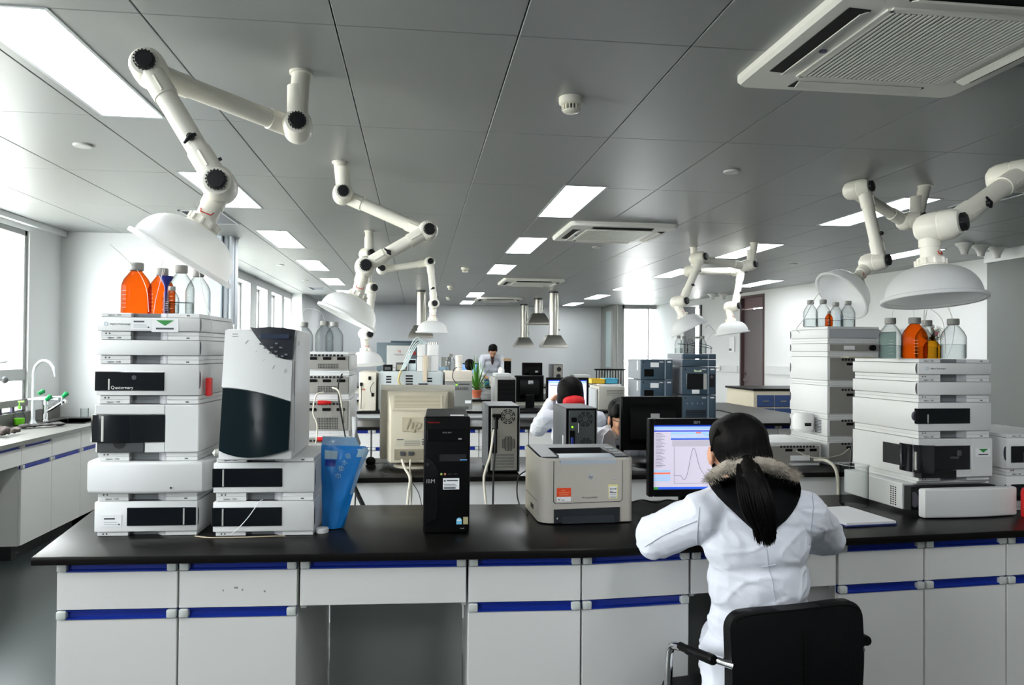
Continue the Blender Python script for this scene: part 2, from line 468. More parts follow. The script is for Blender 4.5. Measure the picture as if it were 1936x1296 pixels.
# near right: wall face, its unlit shade put into a grey colour, under a white bulkhead
b = MB(WALLSHADE); b.box(6.08, 6.3, -4.6, 7.5, 0, 2.5); b.use(WALL); b.box(6.06, 6.3, -4.6, 7.52, 2.5, CE + 0.02)
b.use(WALL); b.box(6.3, 6.75, 7.38, 7.5, 0, CE + 0.02)
struct('wall_right_near', b)
b = MB(WALL); b.box(-3.6, 6.3, -4.75, -4.6, 0, CE + 0.03); struct('wall_rear', b)
# parapet-level ground and pale neighbour facade outside the left windows
b = MB(mat('neighbour_facade', rgb(214, 208, 186), 0.9, vary=(2, 0.05)))
b.box(-8.2, -8.0, 3.5, 13.3, -3, 6); struct('exterior_facade', b)

# framed board on the right wall
t = thing('framed_board', 'white framed dark green board on the right wall behind the bottles', 'board', (rx(9.6) - 0.02, 9.6, 1.35))
b = MB(WHITEP)
for a in ((-.32, -.28, 0, .5), (.28, .32, 0, .5), (-.28, .28, 0, .04), (-.28, .28, .46, .5)): b.box(-.03, .02, a[0], a[1], a[2], a[3], .004)
b.obj('frame', t)
b = MB(mat('board_green_grey', rgb(108, 128, 122), 0.4)); b.box(-.01, .018, -.28, .28, .04, .46); b.obj('board_face', t)
t = thing('wall_socket', 'white double socket plate on the conduit left of the brown door', 'socket', (rx(14.2) - 0.035, 14.2, 1.22))
b = MB(WHITEP); b.box(-.012, 0, -.09, .09, -.045, .045, .004); b.obj('plate', t)
for q in (-1, 1): b = MB(DARK); b.box(-.014, -.01, q * .035 - .015, q * .035 + .015, -.02, .02); b.obj('socket_hole', t)
t = thing('notice_paper', 'small white notice taped on the wall beside the brown door', 'notice', (rx(13.75) - 0.006, 13.75, 1.66))
b = MB(WHITE); b.box(-.004, 0, -.14, .14, -.12, .16); b.obj('sheet', t); b = MB(BLK2); b.box(-.006, -.003, -.02, .1, -.1, -.06); b.obj('clip', t)

# ------------------------------------------------------------ ceiling fittings
LAMP = mat('lamp_diffuser', (1, 1, 1, 1), 0.5, emit=(0.95, 0.98, 1.0, 1), es=16.0)
LFR = mat('lamp_frame', rgb(196, 200, 204), 0.4, metal=0.3)
def lamp(x, y, label):
    t = thing('ceiling_light', label, 'ceiling light', (x, y, CE), 0, 'recessed ceiling lights')
    b = MB(LFR); w, l = 0.135, 0.585
    for a in ((-w - .016, -w, -l - .016, l + .016), (w, w + .016, -l - .016, l + .016), (-w, w, -l - .016, -l), (-w, w, l, l + .016)):
        b.box(a[0], a[1], a[2], a[3], -0.004, 0.012, 0.0015)
    b.obj('frame', t)
    b = MB(LAMP); b.box(-w, w, -l, l, -0.001, 0.008); b.obj('diffuser', t)
    return t
ORD = ['nearest', 'second', 'third', 'fourth', 'fifth', 'sixth', 'seventh']
l0 = lamp(-1.366, 3.255, 'large bright ceiling light in the upper left corner, nearest of the left row')
NTH = {1: 'second', 2: 'third', 3: 'fourth', 4: 'fifth', 5: 'sixth', 6: 'seventh'}
for x, ks, nm in ((-1.366, (1, 2, 3, 4, 5, 6), 'of the left row along the windows'), (1.115, (1, 2, 3, 5, 6), 'of the middle row by the air conditioners'), (3.56, (1, 2, 3, 4, 5, 6), 'of the right row behind the fume arms')):
    for n, k in enumerate(ks):
        q = (['second', 'third', 'fourth', 'fifth', 'sixth', 'seventh'] if x < 0 else ['nearest', 'second', 'third', 'fourth', 'fifth', 'sixth'])[n]
        dup(l0, (x, 3.255 + 2.335 * k, CE), label='recessed ceiling light, %s %s' % (q, nm))
dup(l0, (5.36, 7.95, CE), label='thin looking ceiling light between the two nearer domes on the right')
dup(l0, (5.36, 11.5, CE), label='thin looking ceiling light over the top of the brown door')
for x in (-1.366, 1.115, 3.56):
    for k in (-1, -2):
        dup(l0, (x, 3.255 + 2.335 * k, CE), label='ceiling light overhead behind the photographer')
# cassette air conditioners
ACW = mat('cassette_ivory', rgb(246, 245, 239), 0.45)
def cassette(x, y, label):
    t = thing('ceiling_air_conditioner', label, 'air conditioner', (x, y, CE), 0, 'ceiling cassette air conditioners')
    W = 0.475; b = MB(ACW)
    # rounded flat panel with four louvre slots: built as ring pieces
    def ring(h0, h1, z0, z1, r):
        out = []
        for s, (cx, cy, a) in enumerate(((h0 - r, -h1 + r, -90), (h0 - r, h1 - r, 0), (-h0 + r, h1 - r, 90), (-h0 + r, -h1 + r, 180))):
            out += arc(cx, cy, r, a, a + 90, 5)
        return out
    n = 24
    a = ring(W, W, 0, 0, 0.05); c = ring(W - 0.012, W - 0.012, 0, 0, 0.045); d = ring(0.29, 0.29, 0, 0, 0.02)
    vs = [(p[0], p[1], 0.0) for p in a] + [(p[0], p[1], -0.022) for p in a] + [(p[0], p[1], -0.036) for p in c] + [(p[0], p[1], -0.044) for p in d]
    fs = []
    for k in range(3):
        for i in range(n): fs.append((k * n + i, k * n + (i + 1) % n, (k + 1) * n + (i + 1) % n, (k + 1) * n + i))
    fs.append(tuple(range(3 * n, 4 * n)))
    b.add(vs, fs); b.obj('panel', t)
    for q in range(4):
        R = Matrix.Rotation(q * PI / 2, 4, 'Z')
        b = MB(DARK); b.M = R; b.prismx([(-.418, -.0405), (-.345, -.0445), (-.345, -.036), (-.418, -.03)], -.27, .27); o = b.obj('louvre_slot', t)
        f = MB(ACW); f.M = R @ Matrix.Translation((0, -.352, -.044)) @ Matrix.Rotation(0.35, 4, 'X'); f.box(-.262, .262, -.03, .008, -.004, .0, 0.0015); f.obj('louvre_flap', o)
    b = MB(mat('grille_back', rgb(60, 60, 58), 0.7)); b.box(-.275, .275, -.275, .275, -.046, -.043); o = b.obj('intake_grille', t)
    b = MB(ACW)
    for k in range(31):
        x0 = -.275 + .55 * k / 30; b.box(x0 - .0045, x0 + .0045, -.275, .275, -.0505, -.045)
    for s in (-1, 1): b.box(-.29, .29, s * .29 - .012, s * .29 + .012, -.05, -.043); b.box(s * .29 - .012, s * .29 + .012, -.29, .29, -.05, -.043)
    b.obj('grille_slats', o)
    b = MB(mat('maker_badge', rgb(60, 72, 110), 0.4)); b.cyl((-.325, .05, -.0435), (-.325, .05, -.047), .014, n=16); b.obj('badge', t)
    return t
ac = cassette(1.742, 2.48, 'large ivory ceiling air conditioner with louvred grille in the upper right corner')
dup(ac, (1.76, 6.81, CE), label='ivory ceiling air conditioner behind the first middle light')
dup(ac, (1.76, 11.87, CE), label='ivory ceiling air conditioner above the steel hoods')
dup(ac, (1.68, 15.9, CE), label='farthest small looking ceiling air conditioner near the far wall')

# smoke detectors
def detector(x, y, label):
    t = thing('smoke_detector', label, 'smoke detector', (x, y, CE), 0, 'smoke detectors')
    b = MB(IVORY); b.lathe([(.054, 0), (.055, -.012), (.053, -.028), (.046, -.034), (.03, -.034)], n=28)
    b.lathe([(.0, -.066), (.03, -.066), (.036, -.062), (.036, -.054), (.0, -.054)], n=24); b.obj('body', t)
    b = MB(DARK); b.cyl((0, 0, -.034), (0, 0, -.056), .03, .029, 20); b.obj('chamber', t)
    b = MB(IVORY)
    for k in range(16):
        a = 2 * PI * k / 16; b.M = Matrix.Rotation(a, 4, 'Z'); b.prismx([(-.003 , -.033), (.003, -.033), (.003, -.056), (-.003, -.056)], .03, .042)
    b.obj('vent_ribs', t)
    return t
d0 = detector(.66, 3.275, 'round ivory smoke detector on the ceiling, nearest one in the middle')
dup(d0, (.62, 10.1, CE), label='round ivory smoke detector left of the third middle light')
dup(d0, (.62, 15.64, CE), label='tiny looking far smoke detector just above the far wall')
dup(d0, (.55, 13.0, CE), label='round smoke detector between the far lights and the third middle light')
# flat cover plates
cover_m = mat('cover_plate', rgb(206, 208, 206), 0.4)
b = MB(cover_m); b.lathe([(.05, 0), (.05, -.006), (.044, -.011), (0, -.012)], n=28); o = b.obj('ceiling_cover_plate')
tag(o, 'round flat white cover plate on the ceiling below the large left light', 'cover plate', 'round ceiling cover plates'); o.location = (-1.832, 4.426, CE)
for x, y, lab in ((1.9, 4.45, 'round flat cover plate on the ceiling left of the right fume arms'), (-1.824, 7.876, 'round dark looking cover plate above the service column'),
                  (-1.79, 10.25, 'round cover plate on the ceiling by the third left light'), (-1.78, 12.41, 'round cover plate on the ceiling by the fifth left light'),
                  (1.87, 7.86, 'round cover plate on the ceiling behind the second air conditioner'), (3.5, 9.2, 'round cover plate between the second and third lights of the right row'),
                  (4.6, 8.9, 'round cover plate on the ceiling near the door wall')):
    c = o.copy(); COL.objects.link(c); c.location = (x, y, CE); c['label'] = lab
# vents and hatches
def hatch(x, y, w, l, label, m=GAP):
    t = thing('ceiling_vent', label, 'ceiling vent', (x, y, CE))
    b = MB(LFR)
    for a in ((-w, -w + .02, -l, l), (w - .02, w, -l, l), (-w, w, -l, -l + .02), (-w, w, l - .02, l)): b.box(a[0], a[1], a[2], a[3], -.006, .004, .001)
    b.obj('frame', t)
    b = MB(mat('vent_grey', rgb(120, 122, 130), 0.5)); b.box(-w + .02, w - .02, -l + .02, l - .02, -.001, .003); b.obj('vent_panel', t)
    b = MB(GAP)
    b.box(-w + .02, -w + .07, -l + .02, l - .02, -.003, .001); b.obj('slot', t)
hatch(-1.75, 6.7, .17, .32, 'square ceiling vent behind the large left dome hood')
hatch(4.05, 5.0, .1, .3, 'dark slotted ceiling vent beside the right fume arm elbow')
hatch(-1.8, 14.0, .14, .3, 'small ceiling vent in the far left over the windows')
# conical ceiling nozzles
b = MB(WHITEP); b.lathe([(.085, 0), (.085, -.012), (.055, -.04), (.035, -.085), (.03, -.11), (.0, -.112)], n=24); o = b.obj('ceiling_cone')
tag(o, 'white funnel shaped ceiling outlet, leftmost of the three over the right arm', 'ceiling outlet', 'white funnel shaped ceiling outlets'); o.location = (5.39, 6.95, CE)
for x, y, lab in ((5.65, 7.05, 'white funnel shaped ceiling outlet, middle of the three over the right arm'), (5.91, 7.15, 'white funnel shaped ceiling outlet, rightmost of the three over the right arm'),
                  (5.44, 13.6, 'far white funnel ceiling outlet left of its pair before the brown door'), (5.65, 13.6, 'far white funnel ceiling outlet nearer the brown door')):
    c = o.copy(); COL.objects.link(c); c.location = (x, y, CE); c['label'] = lab
# stainless canopy hoods
def canopy(x, y, zb, label, first=[None]):
    t = thing('steel_hood', label, 'extractor hood', (x, y, zb), 0, 'stainless canopy hoods')
    b = MB(STEEL); w, u = .225, .12; h = .23
    def fr(w, z): return [(-w, -w, z), (w, -w, z), (w, w, z), (-w, w, z)]
    L = [fr(w, 0), fr(w, .045), fr(u, h)]
    vs = sum(L, []); fs = []
    for k in range(2): fs += [(k * 4 + i, k * 4 + (i + 1) % 4, k * 4 + 4 + (i + 1) % 4, k * 4 + 4 + i) for i in range(4)]
    fs.append((8, 9, 10, 11)); b.add(vs, fs); b.obj('canopy', t)
    b = MB(STEEL); b.cyl((0, 0, h - .01), (0, 0, CE - zb), .075, n=32); b.obj('duct', t)
    b = MB(DGREY); b.cyl((0, 0, CE - zb - .03), (0, 0, CE - zb), .09, n=32); b.obj('ceiling_collar', t)
    b = MB(STEEL); b.cyl((.085, -.06, h), (.085, -.06, CE - zb), .008, n=10); b.ball((.1, -.07, h + .1), .018, 12, 8); b.obj('damper_rod', t)
canopy(2.46, 17.6, 1.615, 'stainless canopy hood on a long steel duct, left of the three')
canopy(2.475, 15.6, 2.078, 'stainless canopy hood hung highest, middle of the three')
canopy(2.475, 13.8, 1.588, 'stainless canopy hood hung lowest, right of the three')
canopy(.06, 14.1, 1.75, 'steel canopy hood half hidden behind a white dome over the white twin turret')
# ============================================================ benches and cabinets
BH = 0.85
def top_slab(name, poly, label, z=BH, th=0.027):
    """Worktop with eased edge: poly (x, y) counter-clockwise."""
    b = MB(TOP); n = len(poly)
    bm = bmesh.new(); vs = [bm.verts.new((x, y, z - th)) for x, y in poly]
    f = bm.faces.new(vs); r = bmesh.ops.extrude_face_region(bm, geom=[f])
    for e in r['geom']:
        if isinstance(e, bmesh.types.BMVert): e.co.z = z
    bmesh.ops.recalc_face_normals(bm, faces=bm.faces[:])
    bmesh.ops.bevel(bm, geom=[e for e in bm.edges if abs(e.verts[0].co.z - e.verts[1].co.z) < 1e-6], offset=0.004, segments=2, affect='EDGES', profile=.5)
    b.bm(bm); o = b.obj(name); tag(o, label, 'worktop'); return o
# cabinet local frame: x to the right seen from the front, front face at y = 0, body towards +y
def rail(t, x0, x1, z0, z1):
    b = MB(BLUE); b.prismx([(-.003, z0), (-.003, z0 + .004), (.014, z0 + .008), (.014, z1 - .006), (-.001, z1 - .002), (-.001, z1), (.02, z1), (.02, z0)], x0 + .03, x1 - .03)
    b.box(x0 + .004, x1 - .004, .008, .018, z0, z1)
    r = b.obj('pull_rail', t)
    for a in (x0 + .004, x1 - .034):
        c = MB(ENDCAP); c.box(a, a + .03, -.009, .012, z0 + .001, z1 - .001, .004, 2); c.obj('end_cap', r)
def cabinet(x0, x1, front, rz, label, kind='door', depth=.7, group='white blue railed bench cabinets', zt=.8225, cut=(0, 0)):
    w = x1 - x0
    t = thing('bench_cabinet' if kind != 'knee' else 'bench_drawer_unit', label, 'cabinet', (front[0], front[1], 0), rz, group)
    x0, x1 = 0, w
    b = MB(CAB)
    if kind == 'knee':
        b.box(.002, w - .002, .018, depth - .02, zt - .005, zt)
        b.use(CABIN); b.box(.002, .02, .018, depth, .66, zt); b.box(w - .02, w - .002, .018, depth, .66, zt); b.box(.002, w - .002, depth - .03, depth - .015, .05, zt)
        b.obj('frame', t)
    else:
        b.prismz([(.002, .019), (w - .002, .019), (w - .002 - cut[1], depth), (.002 + cut[0], depth)], .1, zt)
        b.obj('carcass', t)
        b = MB(PLINTH); b.box(.002 + cut[0], w - .002 - cut[1], .06, depth, 0, .1); b.obj('plinth', t)
    b = MB(CAB)
    b.box(.003, w - .003, 0, .018, .673, zt if kind == 'blank' else .791, .0015)
    d = b.obj('drawer_front' if kind != 'blank' else 'false_front', t)
    if kind != 'blank': rail(t, 0, w, .793, zt - .002)
    if kind != 'knee':
        rail(t, 0, w, .643, .671)
        b = MB(CAB); b.box(.003, w - .003, 0, .018, .104, .641, .0015); b.obj('door', t)
    return t
# --- near bench: two tables meeting at x = 0.47, each turned a little
JX = .551
AL, AR = math.atan2(-.06, 1.6), math.atan2(.115, 1.75)
def fy(x): return 2.467 - (x - JX) * .042 if x < JX else 2.467 + (x - JX) * .075
top_slab('worktop', [(-1.185, fy(-1.185)), (JX, fy(JX)), (2.9, fy(2.9)), (2.9, fy(2.9) + .76), (JX, fy(JX) + .765), (-1.3, fy(-1.3) + .79)], 'black worktop of the nearest bench, carrying the printer and black tower')
INS = .035
for x0, x1, kind, lab in ((-1.125, -.751, 'door', 'white bench cabinet at the left end of the nearest bench'), (-.751, -.376, 'door', 'white bench cabinet with a scuffed drawer, second from the left end'),
                          (-.372, .170, 'knee', 'wide white drawer over the open knee space below the black tower'), (.172, .551, 'door', 'white bench cabinet below the printer, right of the knee space'),
                          (.551, .937, 'door', 'white bench cabinet just left of the seated person'), (.94, 1.50, 'knee', 'white drawer over the knee space in front of the seated person'),
                          (1.503, 1.857, 'door', 'white bench cabinet just right of the seated person'), (1.857, 2.21, 'door', 'white bench cabinet second from the seated person, cut by the right edge'),
                          (2.21, 2.56, 'door', 'white bench cabinet beyond the right edge of the picture')):
    s = -.042 if (x0 + x1) / 2 < JX else .075
    t = cabinet(x0, x1, (x0, fy(x0) + INS), math.atan(s), lab, kind, depth=.68, cut=(0, .04) if x1 == .551 else (.055, 0) if x0 == .551 else (0, 0))
    if 'scuffed' in lab:
        d = [c for c in t.children if c.name.startswith('drawer_front')][0]
        for q in ((.18, .735, .012), (.2, .728, .005), (.14, .727, .004), (.27, .722, .006)): b = MB(mat('scuff_mark', rgb(140, 140, 134), 0.8)); b.box(q[0] - q[2] / 2, q[0] + q[2] / 2, -.0006, .001, q[1] - .003, q[1] + .003, .0004); b.obj('scuff', d)
# --- second bench
top_slab('worktop', [(-1.45, 3.97), (3.0, 3.97), (3.0, 4.70), (-1.45, 4.70)], 'black worktop of the second bench, carrying the beige monitor and grey towers')
t = thing('bench_support', 'white panelled frame under the second bench', 'bench frame', (0, 0, 0))
b = MB(mat('modesty_white', rgb(240, 241, 240), 0.5)); b.box(-1.42, 2.98, 4.02, 4.04, .1, .8225); b.obj('modesty_panel', t)
for x in (-1.42, -.2, 1.0, 2.2, 2.96):
    b = MB(CABIN); b.box(x, x + .02, 4.0405, 4.68, 0, .8225); b.obj('side_panel', t)
b = MB(WHITEP); b.box(-1.42, 2.98, 3.985, 4.0195, .36, .5, .004); b.obj('cable_trunking', t)
# --- third bench (double depth) with raised shelf
top_slab('worktop', [(-1.6, 6.63), (2.6, 6.63), (2.6, 6.80), (4.1, 6.86), (4.1, 9.75), (2.75, 9.75), (2.75, 8.35), (-1.6, 8.35)], 'black worktop of the long third bench, in front of the person with the red collar')
b = MB(TOP); b.box(-1.55, 1.95, 7.49, 8.3, .893, .917, .003)
o = b.obj('raised_shelf', None); tag(o, 'black raised shelf board along the third bench under the grey instruments', 'shelf')
for x in (-1.5, -.6, .35, 1.3, 1.87):
    b = MB(LGREY); b.box(x, x + .05, 7.53, 8.26, BH, .893); b.obj('shelf_foot', o)
b = MB(LGREY); b.box(-1.5, 1.92, 7.515, 7.53, BH, .893); b.obj('shelf_riser', o)
for k, (x0, x1) in enumerate(((-1.31, -.85), (-.85, -.381), (-.381, .08), (.08, .543), (.543, .983), (.983, 1.43), (1.43, 1.9), (1.9, 2.37))):
    lab = ['white cabinet hidden behind the tall left instrument stack, third bench', 'white third bench cabinet left of the joint beside the blue bag', 'white third bench cabinet behind the beige monitor', 'white third bench cabinet seen right of the beige monitor',
           'white third bench cabinet seen between the two grey towers', 'white third bench cabinet behind the person with the red collar', 'white third bench cabinet behind the person with glasses', 'white third bench cabinet behind the blue instrument column'][k]
    cabinet(x0, x1, (x0, 6.66), 0, lab, 'door', depth=.66)
for k, (x0, x1) in enumerate(((2.62, 3.02), (3.02, 3.42), (3.42, 3.82))):
    lab = ['white third bench cabinet right of the blue instrument column', 'white third bench cabinet left of the rail joint beside the person\'s head', 'white third bench cabinet behind the tall right instrument stack'][k]
    cabinet(x0, x1, (x0, 6.9), 0, lab, 'door', depth=.66)
# --- fourth bench across the room
top_slab('worktop', [(-1.7, 10.35), (3.2, 10.35), (3.2, 11.85), (-1.7, 11.85)], 'black worktop of the fourth bench, with the potted plant on it')
t = thing('bench_support', 'cream fronted frame under the fourth bench', 'bench frame', (0, 0, 0))
b = MB(BEIGE2); b.box(-1.65, 3.15, 10.4, 11.8, .08, .8225, .004); b.obj('frame_body', t)
b = MB(PLINTH); b.box(-1.62, 3.12, 10.45, 11.75, 0, .08); b.obj('plinth', t)
top_slab('worktop', [(-1.7, 14.2), (3.6, 14.2), (3.6, 15.7), (-1.7, 15.7)], 'dark worktop of the farthest bench, near the far wall')
t = thing('bench_support', 'white frame under the farthest bench', 'bench frame', (0, 0, 0))
b = MB(CAB); b.box(-1.65, 3.55, 14.25, 15.65, .08, .8225, .004); b.obj('frame_body', t)
b = MB(PLINTH); b.box(-1.62, 3.52, 14.3, 15.6, 0, .08); b.obj('plinth', t)
# --- left counter along the windows (fronts face +x)
t = thing('sink_counter', 'dark grey counter with a black sink along the left windows', 'worktop', (0, 0, 0))
LTOP = mat('counter_grey', rgb(104, 104, 100), 0.42, vary=(30, 0.06))
b = MB(LTOP)
SX0, SX1, SY0, SY1 = -3.2, -2.87, 7.02, 7.5
for a in ((XL + .002, -2.735, 1.5, SY0), (XL + .002, SX0, SY0, SY1), (SX1, -2.735, SY0, SY1), (XL + .002, -2.735, SY1, 7.74)): b.box(a[0], a[1], a[2], a[3], BH - .03, BH)
b.obj('top', t)
b = MB(LTOP); b.box(XL + .002, XL + .02, 1.5, 7.74, BH, BH + .1, .003); b.obj('upstand', t)
b = MB(BLK)
for a in ((SX0 - .02, SX0, SY0, SY1), (SX1, SX1 + .02, SY0, SY1), (SX0, SX1, SY0 - .02, SY0), (SX0, SX1, SY1, SY1 + .02)): b.box(a[0], a[1], a[2], a[3], BH - .24, BH + .006, .003)
b.box(SX0, SX1, SY0, SY1, BH - .25, BH - .235); b.obj('sink_basin', t)
R90 = PI / 2   # local +x -> world +y, local -y -> world +x
for y0, y1, kind, lab in ((4.9, 5.78, 'knee', 'white drawer over the knee space at the near end of the left counter'), (5.78, 6.235, 'door', 'white cabinet left of the sink with two blue rails, on the left counter'),
                          (6.235, 6.74, 'blank', 'white sink cabinet with one blue rail, on the left counter'), (6.74, 7.24, 'blank', 'white sink cabinet partly hidden behind the left instrument stack'), (7.24, 7.72, 'blank', 'white sink cabinet in the corner hidden behind the instrument stack')):
    cabinet(y0, y1, (-2.77, y0), R90, lab, kind, depth=.6 if y1 < 6.8 else .06, group='white cabinets under the left counter', zt=.8195)
# blue drawered low cabinet by the door
t = thing('drawer_cabinet', 'cream low cabinet with blue drawers standing beside the brown door', 'cabinet', (4.55, 9.9, 0))
b = MB(BEIGE); b.box(0, 1.1, 0, .9, .06, 1.0, .006); b.obj('carcass', t)
b = MB(TOP); b.box(-.02, 1.12, -.02, .92, 1.0, 1.03, .004); b.obj('top', t)
for k in range(4):
    b = MB(mat('drawer_blue', rgb(52, 74, 122), 0.45)); b.box(.05 + k * .255, .29 + k * .255, -.015, .01, .78, .94, .004); d = b.obj('drawer', t)
    b = MB(STEEL); b.box(.13 + k * .255, .21 + k * .255, -.028, -.014, .85, .868, .003); b.obj('label_holder', d)
    b = MB(mat('drawer_blue', rgb(52, 74, 122), 0.45)); b.box(.05 + k * .255, .29 + k * .255, -.015, .01, .1, .76, .004); b.obj('door', t)

# --- things on the left counter
t = thing('lab_faucet', 'tall gooseneck lab tap with green knobs beside the left sink', 'faucet', (-3.235, 6.93, BH + .001))
WCH = mat('tap_grey_enamel', rgb(206, 212, 214), 0.2, metal=0.4)
b = MB(WCH); b.lathe([(.034, 0), (.034, .012), (.02, .03), (.016, .05), (.016, .2)], n=20)
pts = [(0, 0, .2), (0, 0, .38), (0, 0, .44), (.02, 0, .505), (.07, 0, .545), (.12, 0, .535), (.155, 0, .49), (.165, 0, .455)]
b.tube(pts, .0125, 12, smooth=6); b.cyl((.165, 0, .46), (.17, 0, .41), .012, .004, 12); b.obj('spout', t)
b = MB(WCH); b.cyl((-.04, 0, .215), (.2, 0, .215), .011, n=12); b.cyl((.1, 0, .215), (.09, .02, .06), .01, .008, 12); b.cyl((.22, .02, .235), (.22, .02, .165), .01, .004, 12); b.cyl((.0, 0, .225), (.22, .02, .235), .009, n=12); b.obj('side_arms', t)
for q, d in (((.11, -.01, .215), (.06, -.02, .05)), ((.235, .01, .24), (.05, -.02, .04)), ((.02, .05, .26), (.02, .03, .02))):
    b = MB(GREEN); q = Vector(q); d = Vector(d).normalized(); b.cyl(q, q + d * .045, .016, .021, 12); b.cyl(q + d * .045, q + d * .055, .021, .012, 12); b.obj('green_knob', t)
t = thing('mixer_tap', 'low chrome mixer tap with long lever over the left sink', 'faucet', (-3.262, 7.2, BH + .002))
b = MB(CHROME); b.lathe([(.028, 0), (.028, .008), (.022, .02), (.022, .13), (.026, .15), (.0, .16)], n=20); b.tube([(0, 0, .08), (.08, 0, .13), (.15, 0, .18), (.17, 0, .185)], .013, 12, smooth=5); b.cyl((.17, 0, .19), (.175, 0, .165), .014, n=12); b.obj('spout', t)
b = MB(CHROME); b.cyl((0, 0, .15), (0, 0, .185), .024, .02, 16); b.box(-.03, .05, -.01, .01, .18, .195, .004); b.obj('lever', t)
t = thing('soap_bottle', 'clear pump bottle of bright green soap on the left counter', 'soap bottle', (-3.31, 6.86, BH + .001))
b = MB(GLASS); b.lathe([(.0, .002), (.03, 0), (.042, .006), (.046, .03), (.044, .08), (.03, .115), (.014, .13), (.014, .14)], n=24); b.obj('bottle', t)
b = MB(mat('green_soap', rgb(126, 222, 44), 0.3)); b.lathe([(.0, .004), (.036, .004), (.041, .03), (.04, .062), (0, .062)], n=24); b.obj('soap', t)
b = MB(mat('pump_green', rgb(140, 220, 90), 0.4)); b.cyl((0, 0, .138), (0, 0, .165), .013, n=14); b.cyl((0, 0, .165), (0, 0, .195), .005, n=10); b.box(-.01, .04, -.009, .009, .193, .208, .003); b.obj('pump', t)
def beaker(x, y, z, r, h, label):
    t = thing('beaker', label, 'beaker', (x, y, z))
    b = MB(GLASS); e = .0022
    b.lathe([(0, 0), (r * .93, 0), (r, r * .1), (r, h * .95), (r * 1.06, h)], n=40, cap=False); g_ = b.obj('glass_body', t)
    b = MB(mat('glass_rim', rgb(206, 214, 214), .15)); b.tube([(r * 1.06 * math.cos(q * PI / 20), r * 1.06 * math.sin(q * PI / 20), h) for q in range(41)], .0011, 6); b.obj('rim', g_)
    return t
beaker(-3.12, 7.66, BH + .001, .035, .085, 'small clear beaker at the wall end of the left counter')
# grey rag
def blob(name, pts, m, vox, label=None, cat=None, parent=None, jitter=0.0, seed=0, smooth=3, world=False):
    b = MB(m)
    for p, r in pts: b.ball(p, r, 14, 9)
    return remesh(b, name, vox, smooth, parent, jitter, seed, label, cat, world)
def remesh(b, name, vox, smooth=4, parent=None, jitter=0.0, seed=0, label=None, cat=None, world=False, fold=None):
    """Fuse the collected closed shapes into one smooth skin."""
    me = bpy.data.meshes.new(name)
    vs = b.v
    if world and parent is not None:
        inv = parent_matrix(parent).inverted(); vs = [inv @ p for p in vs]
    me.from_pydata([tuple(p) for p in vs], [], b.f); fix_normals(me)
    o = bpy.data.objects.new(name, me); COL.objects.link(o)
    md = o.modifiers.new('r', 'REMESH'); md.mode = 'VOXEL'; md.voxel_size = vox
    if smooth:
        ms = o.modifiers.new('s', 'SMOOTH'); ms.factor = 0.5; ms.iterations = smooth
    dg = bpy.context.evaluated_depsgraph_get(); ev = o.evaluated_get(dg)
    nm = bpy.data.meshes.new_from_object(ev); o.modifiers.clear(); o.data = nm; bpy.data.meshes.remove(me)
    nm.materials.clear(); nm.materials.append(b.cur)
    if jitter or fold:
        nrm = [v.normal.copy() for v in nm.vertices]
        for v, n in zip(nm.vertices, nrm):
            if jitter: v.co += n * (noise.noise(v.co * 28 + Vector((seed, 0, 0))) * jitter + noise.noise(v.co * 9 + Vector((0, seed, 0))) * jitter)
            if fold: v.co += n * fold(v.co)
    nm.polygons.foreach_set('use_smooth', [True] * len(nm.polygons)); nm.name = name
    for p in nm.polygons: p.material_index = 0
    if parent is not None: o.parent = parent
    if label: o['label'] = label
    if cat: o['category'] = cat
    return o
o = blob('rag', [((-3.08 + math.sin(k * 2.1) * .09, 5.94 + (k % 6) * .055, .872 + .008 * (k % 4)), (.05, .045, .012 + .006 * (k % 3))) for k in range(22)], mat('rag_grey', rgb(84, 76, 73), 0.95, bump=(80, .6, (1, 1, 1))), .006, jitter=.02, seed=3, smooth=2)
tag(o, 'crumpled grey brown rag on the left counter', 'rag')
o = blob('rag', [((-3.14 + k * .03, 6.6 + .03 * k, .872), (.05, .05, .012)) for k in range(7)], mat('rag_dark', rgb(74, 72, 72), 0.95), .007, jitter=.01, seed=8)
tag(o, 'flat dark cloth lying at the foot of the gooseneck tap', 'cloth')
t = thing('window_latch', 'grey ball ended latch on the window sash at the left edge', 'latch', (XL, 6.66, 1.24))
b = MB(DGREY); b.cyl((0, 0, 0), (.05, 0, 0), .012, n=12); b.ball((.06, 0, 0), .028, 14, 9); b.obj('ball_knob', t)
b = MB(ALU); b.cyl((0, .0, .14), (.06, .04, .15), .008, n=10); b.ball((0, 0, .12), .022, 12, 8); b.obj('catch', t)
# poster panel with dark picture on the service column
t = thing('wall_sign', 'small dark picture sign on the pale blue service column', 'sign', (-1.84, 7.735, 1.56))
b = MB(WHITEP); b.box(-.06, .06, -.012, 0, -.02, .19, .002); b.obj('board', t)
b = MB(mat('sign_dark', rgb(52, 64, 72), 0.5)); b.box(-.04, .052, -.0135, -.011, .06, .17); b.use(WHITE); b.text('A', -.025, -.0145, .08, .06); b.text('.', .018, -.0145, .08, .08); b.use(mat('sign_blue', rgb(120, 150, 190), .5)); b.box(-.04, .052, -.0135, -.011, .0, .02); b.obj('picture', t)
